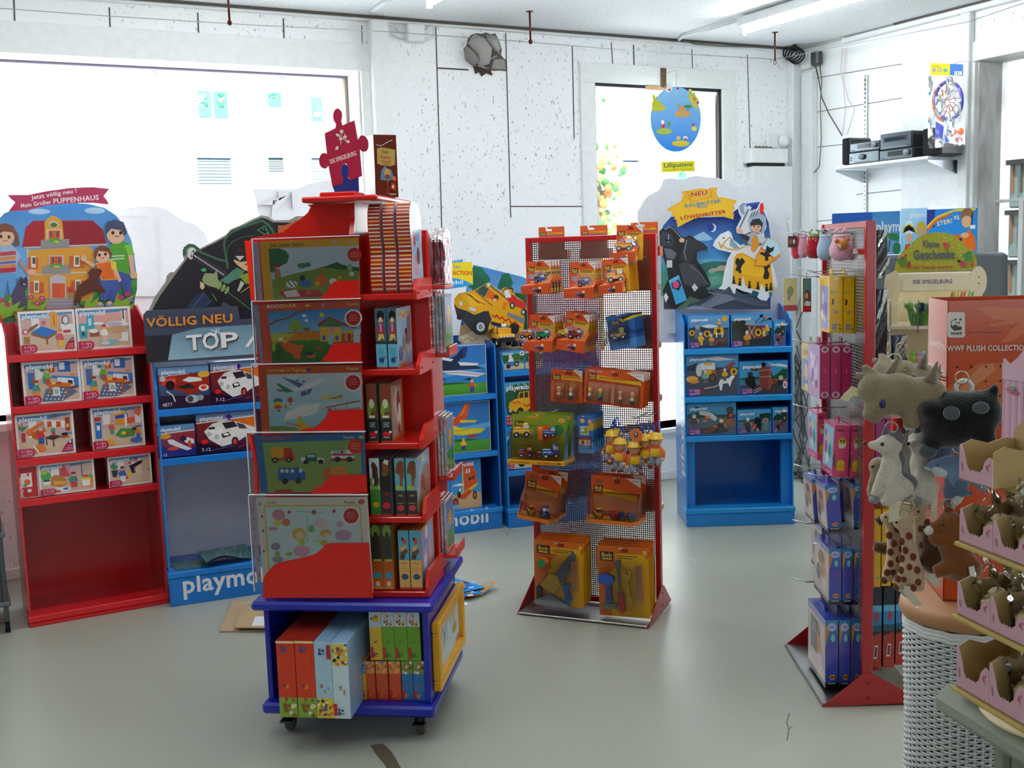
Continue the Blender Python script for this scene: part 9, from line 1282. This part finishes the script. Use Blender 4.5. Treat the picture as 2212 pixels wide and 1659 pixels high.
# ================================================================ pink tiered trays on the grey table, close to the camera
t4 = dep(2065,1490,1.5); zz4 = t4.z; ft = Fr(onz(2065,1490,zz4),onz(2212,1578,zz4)); CW_ = ft.px(2135,1530,0).x; NC = 3
T_ = lambda x,y,yl=0: ft.px(x,y,yl)
DPT = .085; PK,PKD,BGE = '#c79aa9','#b98a9a','#b59a68'
def fbag(B,w,h,s=0):
    B.sheet(lambda u,v: Vector(((u-.5)*w*(1.1-.7*v+.55*v*v)+.003*sin(v*31+s),-.012+.007*sin(u*19+s)*sin(v*13+s)+.006*sin(u*7+v*9),h*v+.004*sin(u*23+s)*v)),16,16,'#fff',smooth=False)
lev = []
def tray(x0,z,lab,w,hs,bagc,turn=0):
    e = empty('gift_tray',ft.M @ T3((x0,0,z))); tag(e,lab,'gift tray'); fh_ = hs*.32
    def scal(x,y0,y1,flip=1): return None
    mb = MB('paper')
    pr = [(0,0),(0,hs*.95),(w*.04,hs*.98),(w*.14,hs*.74),(w*.22,hs*.42),(w*.3,fh_)]+[(w*(.34+.04*k),fh_+(.002 if k % 2 else -.001)) for k in range(8)]+[(w*.7,hs*.44),(w*.76,hs*.66),(w*.88,hs*.8),(w*.98,hs*.76),(w,0)]
    mb.prism([(x,0,zz) for x,zz in pr],(0,.0012,0),PK,back=BGE,edge='#e4c4cc'); mb.art('#b04a64 e 84 52 3.5 7;#6a9a6a e 88 44 2.4 4;#b04a64 e 90 60 2 4;#b8607a e 9 40 2.4 8;#6a9a6a e 11 30 2 4;#c9a0b0 l 1 30 20 70 20',facefn(0,w,0,0,hs),(0,-1,0),asp=hs/w); mb.build('scalloped_front',e)
    mb = MB('paper'); sd = [(0,0),(0,hs*.95),(DPT*.2,hs*1.08),(DPT*.5,hs*.94),(DPT*.8,hs*1.05),(DPT,hs*1.0),(DPT,0)]
    for x in (.0005,w-.0017): mb.prism([(x,y+.0012,zz) for y,zz in sd],(.0012,0,0),'#cfa6b2' if x < .01 else BGE,back=BGE)
    mb.prism([(0,DPT,0),(0,DPT,hs*1.25),(w*.25,DPT,hs*1.5),(w*.5,DPT,hs*1.2),(w*.75,DPT,hs*1.5),(w,DPT,hs*1.25),(w,DPT,0)][::-1],(0,.0012,0),BGE); mb.box(0,w,0,DPT,-.0,.002,'#b99f62'); mb.build('tray',e)
    if bagc:
        b2 = empty('soap_bag',ft.M @ T3((x0+w*.5,DPT*.45,z+.003))); tag(b2,bagc,'gift bag'); B = MB('film'); fbag(B,w*.86,hs*2.1,x0*40); n_ = len(B.v); B.v += [(x,-y*1.4+.012,zz) for x,y,zz in B.v]; B.f += [[i+n_ for i in f] for f in list(B.f)]; B.c += B.c[:]; B.m += B.m[:]; B.s += B.s[:]; B.build('cellophane',b2)
        B = MB('matte'); B.lathe([(w*.26,0),(w*.32,.01),(w*.33,hs*.4),(w*.25,hs*.55),(0,hs*.6)],'#d9c08a',n=14); B.lathe([(w*.1,hs*.6),(w*.2,hs*.68),(w*.12,hs*.8),(0,hs*.84)],'#dcc8a0',n=12); B.build('soap',b2)
tiers = [(2065,1490,1400,'lowest',3),(2067,1335,1262,'third',3),(2072,1178,1105,'second',3)]
for x,yb_,yt,nm,nc in tiers:
    a = T_(x,yb_); hs = (T_(x+2,yt).z-a.z)*1.0; xw = (T_(2212,yb_+70).x-a.x)/2*1.0; xw = CW_
    sb_ = MB('card'); 
    for k in range(nc): tray(a.x+k*(xw+.0006),a.z+.006,['pink scalloped paper tray at the open end of the %s tier','pink scalloped paper tray second along the %s tier','pink scalloped paper tray third along the %s tier'][k] % nm,xw,hs,{('lowest',0): None,('lowest',1): 'cellophane bag of cream cakes on the lowest tier',('third',0): 'cellophane bag with a ring-shaped soap on the third tier',('second',1): 'cellophane bag with pink pieces on the second tier',('third',1): 'cellophane bag second along the third tier'}.get((nm,k),None if k == 2 else 'shiny cellophane bag in the %s tier tray' % nm))
    sb_.box(a.x-.004,a.x+nc*(xw+.0006),-.006,DPT+.03,a.z,a.z+.0055,'#b7a05e',b=.001); lev.append((a,xw,hs,sb_))
eT = empty('tier_stand',ft.M); tag(eT,'tiered stand carrying the pink paper trays','tier stand')
for a,xw,hs,sb_ in lev: sb_.build('tier_board',eT)
mb = MB('paint'); a0_ = lev[0][0]
for x in (a0_.x+.02,a0_.x+CW_*2.6): mb = MB('paint'); mb.box(x,x+.012,DPT+.008,DPT+.02,a0_.z+.006,T_(2140,1040).z,'#b9a484'); mb.build('upright',eT)
a = T_(2113,1040,.03); hs = .05; tw_ = CW_
sb_ = MB('card'); sb_.box(a.x-.003,a.x+2*tw_,.026,DPT+.03,a.z,a.z+.0055,'#b7a05e',b=.001); sb_.build('tier_board',eT)
tray(a.x,a.z+.0057,'pink scalloped paper tray alone on the top tier',tw_,hs,None)
mb = MB('paper'); q0,q1 = T_(2143,1000,DPT+.025),T_(2146,775,DPT+.025); mb.prism([(q0.x,DPT+.04,a.z+.006),(q0.x,DPT+.04,q1.z+.0),(q0.x+.012,DPT+.04,q1.z-.008),(q0.x+.03,DPT+.04,q1.z+.004),(q0.x+.045,DPT+.04,q1.z+.02),(q0.x+.14,DPT+.04,q1.z+.03),(q0.x+.14,DPT+.04,a.z+.006)],(0,.003,0),'#d2a9bc')
mb.art(''.join('#c496b0 r %g 0 %g 100;' % (k*9,k*9+4) for k in range(12))+'#d2a9bc r 0 84 100 100;#c05a7a e 12 74 5 3;#6a9a7a e 16 76 4 2;#b04a6a e 20 72 4 2.4;#e4d4b8 e 74 66 20 12;#b8405a F 60 63 30 6 0 Lilli',facefn(q0.x,.14,DPT+.04,a.z+.006,q1.z-.012-a.z),(0,-1,0),asp=(q1.z-a.z)/.14); mb.build('back_card',eT)
# round cream plate and grey table
a = lev[0][0]; mb = MB('lacquer'); cx_,cy_ = a.x+.100,.082; mb.lathe([(0,a.z-.008),(.094,a.z-.008),(.098,a.z-.004),(.097,a.z-.0005),(0,a.z-.0005)],'#d9c79e',c=(cx_,cy_,0),n=40); tag(mb.build('round_plate',M=ft.M),'round cream plate under the pink tiered trays','plate')
zt2 = a.z-.0085; g0 = onz(2008,1474,zt2); ftb = Fr(g0,ang=math.atan2(ft.x.y,ft.x.x)); eTb = empty('display_table',ftb.M); tag(eTb,'grey table with rounded edges in the lower corner of the picture','table')
mb = MB('paint'); mb.box(0,.75,.0,.42,zt2-.045,zt2-.0005,'#8f9488',b=.016); mb.build('table_top',eTb)
for x in (.07,.62): mb = MB('paint'); mb.box(x,x+.03,.05,.37,0,zt2-.045,'#8a8f84',b=.006); mb.build('side_panel',eTb)
mb = MB('paint'); mb.box(.1,.62,.055,.07,.3,zt2-.045,'#7d8278',b=.004); mb.build('apron',eTb)
# ================================================================ ceiling: tubes, conduits, rods, wires
def fixture(x,y0,y1,lab,z=ZC-.012):
    e = empty('ceiling_light',T3((x,(y0+y1)/2,z))); tag(e,lab,'ceiling light','added fluorescent lights out of view' if 'row' in lab else None); L = (y1-y0)/2
    mb = MB('paint'); mb.box(-.035,.035,-L,L,-.055,0,'#dfe3e2',b=.006); mb.build('housing',e)
    for s_ in (-1,1): mb = MB('plastic'); mb.box(-.014,.014,s_*L*.985-.012,s_*L*.985+.012,-.105,-.055,'#e9ecec',b=.003); mb.build('end_cap',e)
    mb = MB('glow'); mb.lathe([(.0131,-L*.975),(.0131,L*.975)],'#f4faff',M=T3((0,0,-.082)) @ RX(90),n=12); mb.build('tube',e)
q = onz(1603,70,ZC-.094); fixture(q.x,q.y-1.5,q.y,'fluorescent ceiling light with a bare tube, seen from its end')
q = onz(905,8,ZC-.094); fixture(q.x+.05,q.y-1.5,q.y,'fluorescent ceiling light, only its far end in view above the tower')
for x,y in ((-1.5,2.3),(.5,2.3),(1.9,2.2),(3.9,1.2),(-.5,-2.2)): fixture(x,y,y+1.5,'added fluorescent light in an unseen row over the shop',ZC-.012)  # unseen fixtures added to light walls and floor from above
def cond(P,r,col,nm,lab,cat,m='paint',n=6): mb = MB(m); mb.tube(P,r,col,n=n); return tag(mb.build(nm),lab,cat)
a,b_ = ony(797,27,YB-.05),onz(850,-6,ZC-.02); cond([a+Vector((0,0,-.01)),a,onz(812,19,ZC-.02),b_],.012,'#e4e8e8','conduit','white conduit crossing the ceiling above the window post','conduit')
a = ony(1466,83,YB-.05); cond([a+Vector((0,0,-.008)),onz(1475,79,ZC-.02),onz(1590,44,ZC-.02)],.011,'#e4e8e8','conduit','white conduit leading to the fluorescent ceiling light','conduit')
zw = ony(0,18,YB-.35).z
def wy(x,y): return onz(x,y,zw)
wires = [(0,18),(237,35),(560,55),(828,68),(1110,88),(1320,106),(1500,118),(1674,128)]
Yw = onz(1146,90,zw).y if 3 < onz(1146,90,zw).y < YB else YB-.5
W1_ = [ony(x,y,Yw) for x,y in wires]; cond(W1_,.0022,'#9aa4a6','hanging_wire','thin steel wire stretched in front of the window wall','wire','metal',4)
rw = W1_[-1]; W2_ = [rw,onx(1826,103,XR-.25),onx(2092,47,XR-.25),onx(2230,0,XR-.25)]; cond([rw,W2_[2],W2_[3]],.0022,'#9aa4a6','hanging_wire','thin steel wire stretched along the wall with the stereo shelf','wire','metal',4)
for x,y,yt,lb in ((496,49,-20,'above the big window'),(1146,90,24,'in the middle of the ceiling edge'),(1674,132,75,'near the room corner')):
    p = ony(x,y,Yw); mb = MB('metal'); mb.tube([(p.x,p.y,ZC-.001),(p.x,p.y,p.z)],.0055,'#5f2d22'); mb.lathe([(.02,ZC-.004),(.02,ZC-.001)],'#7a4a3a',c=(p.x,p.y,0),n=10)
    if x > 1600: mb.tube([(p.x+.012*cos(a),p.y,p.z-.008+.012*sin(a)) for a in (2*pi*k/10 for k in range(10))],.003,'#8a8a86',closed=True)
    else: mb.ball((p.x,p.y,p.z),(.012,.012,.014),'#5a2a24',n=8,rings=6)
    tag(mb.build('hanging_rod'),'rust-brown rod hanging from the ceiling '+lb,'rod')
# switch box with bent tubes
c = ony(897,73,YB); x0,x1 = ony(874,73,YB).x,ony(911,73,YB).x; za,zb = ony(890,93,YB).z,ony(892,54,YB).z
e = empty('junction_box',T3((c.x,YB-.02,c.z))); tag(e,'white wall junction box with bent conduits beside the window post','junction box'); o_ = Vector((c.x,YB-.02,c.z))
mb = MB('paint'); mb.box(x0-c.x,x1-c.x,-.03,.018,za-c.z,zb-c.z,'#eceeee',b=.006); mb.build('box',e)
for P in ('845 54 848 70 858 78 874 82','856 54 860 64 870 68','938 58 935 80 925 84 911 84','926 58 922 68 911 71'): mb = MB('paint'); mb.tube([ony(x,y,YB-.02)-o_ for x,y in pts(P)],.008,'#e9ebeb',n=8); mb.build('conduit',e)
# broken-out hole, uncut: recess shade painted on a flat ragged sheet; crumpled duct
e = empty('wall_hole',T3(ony(1050,112,YB-.004))); o_ = ony(1050,112,YB-.004); tag(e,'ragged hole broken in the wall with a crumpled grey duct inside','wall hole'); H_ = lambda x,y,d=0: ony(x,y,YB-.004-d)-o_
mb = MB('chalk'); mb.prism([H_(*p) for p in pts('1004 104 1008 98 1012 82 1020 74 1032 72 1040 73 1050 70 1060 74 1070 72 1074 80 1078 88 1082 100 1084 108 1082 118 1090 128 1094 126 1094 154 1080 152 1066 153 1056 148 1040 142 1022 140 1012 126 1006 114')],(0,.003,0),'#5f5c58'); mb.art('#35322f p 1036 90 1056 100 1052 112 1064 112 1052 126 1040 134 1034 120;#8f8d89 p 1050 74 1074 78 1082 102 1078 118 1066 100 1052 90;#9a9894 p 1066 128 1090 128 1092 150 1062 148;#4a3f34 p 1022 142 1060 150 1064 164 1050 158 1040 166 1034 156 1026 160',lambda x,y: H_(x,y),(0,-1,0),flip=True,eps=.0004,m='chalk'); mb.build('opening',e)
mb = MB('chalk'); mb.tube([H_(1018,84,.03),H_(1034,96,.05),H_(1046,110,.06),H_(1044,128,.04),H_(1030,136,.02)],[.035,.05,.05,.045,.03],'#a5a29d',n=10); mb.tube([H_(1008,104,.01),H_(1016,120,.04),H_(1030,134,.04)],[.02,.035,.03],'#8d8a85',n=8); mb.tube([H_(1054,84,.0),H_(1066,92,.02),H_(1074,108,.01)],[.02,.03,.02],'#b5b2ad',n=8); mb.tube([H_(1050,128,.02),H_(1062,126,.03),H_(1072,121,.02)],.008,'#8a8782',n=6); mb.build('crumpled_duct',e)
# globe card and its name card hanging in the narrow window
YG = YB-.22; G_ = lambda x,y: ony(x,y,YG); c = G_(1460,253)
e = empty('hanging_globe',T3(c)); tag(e,'blue cardboard globe with little animal islands hanging in the narrow window','hanging decoration'); g_ = lambda x,y: G_(x,y)-c
mb = MB('paper'); mb.prism([g_(1460+54*cos(R_(a))*(1 if sin(R_(a)) < .2 else 1),256+(72 if sin(R_(a)) > 0 else 69)*sin(R_(a))) for a in range(0,360,10)],(0,.004,0),'#3f9be0',back='#d9dadb')
mb.art('#8fc6ea G #1c7cd8 184 325 '+' '.join('%.0f %.0f' % (1460+53*cos(R_(a)),256+(71 if sin(R_(a)) > 0 else 68)*sin(R_(a))) for a in range(0,360,10))+';#e9eee9 e 1444 190 8 10;#26262c l 2 1440 182 1437 192;#c03040 e 1446 194 3 2.4;#c03040 e 1464 191 3 2.6;#c4c02c p 1408 240 1408 222 1416 214 1428 222 1440 236 1424 240;#b8bc20 p 1411 204 1414 210 1418 218 1432 228 1418 232 1410 226;#c9c43a p 1486 200 1494 206 1506 226 1508 238 1498 230 1488 214;#c9702a e 1500 214 3 4;#b83a3a e 1507 222 3 3;#c99a5a e 1474 246 17 8;#d98a34 e 1472 235 6 5;#d98a34 l 2 1468 234 1465 224;#3f7a2a e 1486 230 9 3.5;#7a5a34 l 1.4 1486 232 1485 240;#a8b84a e 1434 284 17 7;#c83a2a e 1432 272 4 5;#f0f0ee e 1431 264 3.5 5;#5f9a3a e 1445 268 3 5;#c9b83a e 1470 310 19 7;#e8c83a l 2 1452 308 1488 308;#d9b0a0 e 1465 298 5 4;#f4f0ec e 1480 298 5 4;#c03a3a e 1480 300 3 2;#d9d04a e 1499 278 6 5;#b04a8a e 1497 269 3 3.5',g_,(0,-1,0),flip=True); mb.build('globe_card',e)
mb = MB('paper'); mb.prism([g_(*p) for p in pts('1411 212 1409 204 1414 205 1417 212 1419 206 1422 218 1412 220')],(0,.004,0),'#b9bc28'); mb.prism([g_(*p) for p in pts('1488 196 1489 192 1494 193 1496 202 1500 198 1504 208 1510 216 1511 224 1504 222 1492 206')],(0,.004,0),'#cfc23a'); mb.prism([g_(*p) for p in pts('1438 190 1440 180 1444 176 1448 179 1452 188 1448 192')],(0,.004,0),'#e9ecec'); mb.build('animal_cutouts',e)
mb = MB('plastic'); mb.tube([Vector((g_(1462,150).x,.21,g_(1462,150).z)),g_(1462,152),g_(1460,185)],.0012,'#8a8a86',n=4); mb.tube([g_(1464,320),g_(1465,350)],.0012,'#8a8a86',n=4); mb.build('string',e)
mb = MB('paper'); mb.prism([G_(*p) for p in pts('1429 350 1500 347 1501 370 1430 372')],(0,.003,0),'#d9cf1c',back='#d9d9d9'); mb.art('#2a5a2a F 1434 362 62 9.5 3 Lilliputiens;#7a7a2a F 1435 368 60 2.4 2 la_petite_marque',G_,(0,-1,0),flip=True); tag(mb.build('name_card'),'small yellow name card hanging below the cardboard globe','sign')
# electrical things in the corner and the cable tangle
def path(s,X=None,Yv=None): return [onx(x,y,X) if X else ony(x,y,Yv) for x,y in pts(s)]
XC = XR-.03
mb = MB('plastic'); c = onx(1764,125,XR-.05); mb.box(-.03,.03,-.035,.035,-.05,.045,'#3c3e40',b=.012); tag(mb.build('power_adapter',M=T3(c)),'dark grey plug adapter high in the room corner','adapter')
for (x,y,w_,h__),nm,lb in (((1745,185,.045,.05),'socket_box','white rectangular wall socket box below the adapter'),((1744,130,.05,.06),'cable_box','pale square cable box next to the dark adapter')):
    c = onx(x,y,XR-.02); mb = MB('paint'); mb.box(-.02,.018,-w_,w_,-h__,h__,'#e9ebea',b=.006); tag(mb.build(nm,M=T3(c)),lb,'wall box')
mb = MB('matte'); c = onx(1722,122,XR-.10)
for k in range(4): mb.tube([(c.x-.02*k,c.y+.07*cos(a),c.z+.045*sin(a)+.01*k) for a in (2*pi*j_/16 for j_ in range(16))],.006,'#2f3132',closed=True,n=6)
tag(mb.build('cable_coil'),'coil of dark cable in the upper room corner','cable')
for s_,r_,c_,lb in (('1761 140 1768 168 1775 210 1790 245 1819 293',.004,'#4a4438','dark speaker cable running from the adapter down to the stereo'),('1771 140 1775 175 1772 225 1774 300 1770 360 1745 388',.004,'#6a6250','loose cable hanging beside the speaker cable'),('1736 245 1733 300 1742 370 1745 398',.004,'#6a6456','thin cable hanging along the corner post'),
        ('1706 130 1708 180 1711 260 1718 420 1722 520 1726 640 1720 800 1724 960',.0045,'#55503f','long cable running down the corner post'),('1826 75 1770 88 1720 98 1697 104',.006,'#3a3a38','dark cable bundle under the ceiling edge of the side wall'),('1826 80 1770 95 1735 103 1712 108',.006,'#b9bab4','pale cable under the ceiling edge'),
        ('1820 103 1816 150 1823 190 1826 240 1820 290',.003,'#e4c9c4','pinkish thin cable hanging down to the stereo'),('1828 104 1822 170 1832 215 1846 235 1840 260 1830 290',.003,'#e0cac8','second pinkish thin cable curling down to the stereo')):
    cond(path(s_,X=XC),r_,c_,'cable',lb,'cable','plastic')
cond([ony(x,y,YB-.06) for x,y in pts('1468 83 1500 95 1560 100 1640 101 1694 104')],.004,'#55554f','cable','dark cable sagging along the ceiling edge to the room corner','cable','plastic')
random.seed(11); base = onx(1722,1000,XR-.1)
for k in range(9):
    y0 = random.uniform(640,860); P_ = [onx(1722+random.uniform(-8,20),y0,XR-.06)]
    for j_ in range(4): P_.append(onx(1722+random.uniform(-12,30),y0+(1000-y0)*(j_+1)/5,XR-.06-.02*j_))
    P_ += [onz(1730+random.uniform(-16,24),1015+random.uniform(0,14),.008),onz(1740+random.uniform(-24,30),1030+random.uniform(-8,14),.006)]
    cond(P_,.004,random.choice(['#2a2a28','#3a3a36','#5a5850']),'cable','loose dark cable in the tangle between the knights display and the end-on rack','cable','plastic').update() if False else tag(cond(P_,.004,random.choice(['#2a2a28','#3a3a36','#5a5850']),'cable',None,None,'plastic'),'loose dark cable in the floor tangle beside the knights display','cable','cables tangled in the room corner')
for k in range(4):
    cx_,cy_ = 1728+random.uniform(-10,22),1024+random.uniform(-8,12); tag(cond([onz(cx_+22*cos(a)*(1+.3*k/4),cy_+6*sin(a),.008+.006*k) for a in (R_(30*j_) for j_ in range(12))],.004,'#2c2c2a','cable',None,None,'plastic'),'loop of dark cable lying on the floor in the room corner','cable','cable loops on the floor')
# trolley rack half cut off at the left edge of the picture, and boxes seen through the middle rack
fl_ = Fr((-.36,4.98),(.18,4.98)); eL = empty('storage_rack',fl_.M); tag(eL,'dark metal trolley rack standing beside the red display, cut off by the picture edge','rack')
for x in (0,.5):
    for y in (0,.35): mb = MB('metal'); mb.box(x,x+.02,y,y+.02,.05,1.25,'#54585a',b=.002); mb.build('post',eL)
for z in (.12,.42,.78,1.08): mb = MB('metal'); mb.box(-.01,.53,-.01,.38,z,z+.02,'#6d7274',b=.003); mb.build('shelf',eL)
for x in (0,.5): mb = MB('matte'); wheel(mb,(x+.01,.02,.026),.026,.02); mb.build('wheel',eL)
for k,(x0,z,w_,h__,c_) in enumerate(((.2,.145,.26,.2,'#2a3038'),(.18,.445,.3,.22,'#4a3f2c'),(.22,.805,.25,.16,'#2c3a4c'),(.2,1.105,.28,.12,'#5a5660'))):
    mb = MB('card'); mb.box(x0,x0+w_,.02,.3,z,z+h__,c_,b=.004); tag(mb.build('storage_box',M=fl_.M),['black','brown','dark blue','grey'][k]+' storage box on the trolley rack at the picture edge','box')
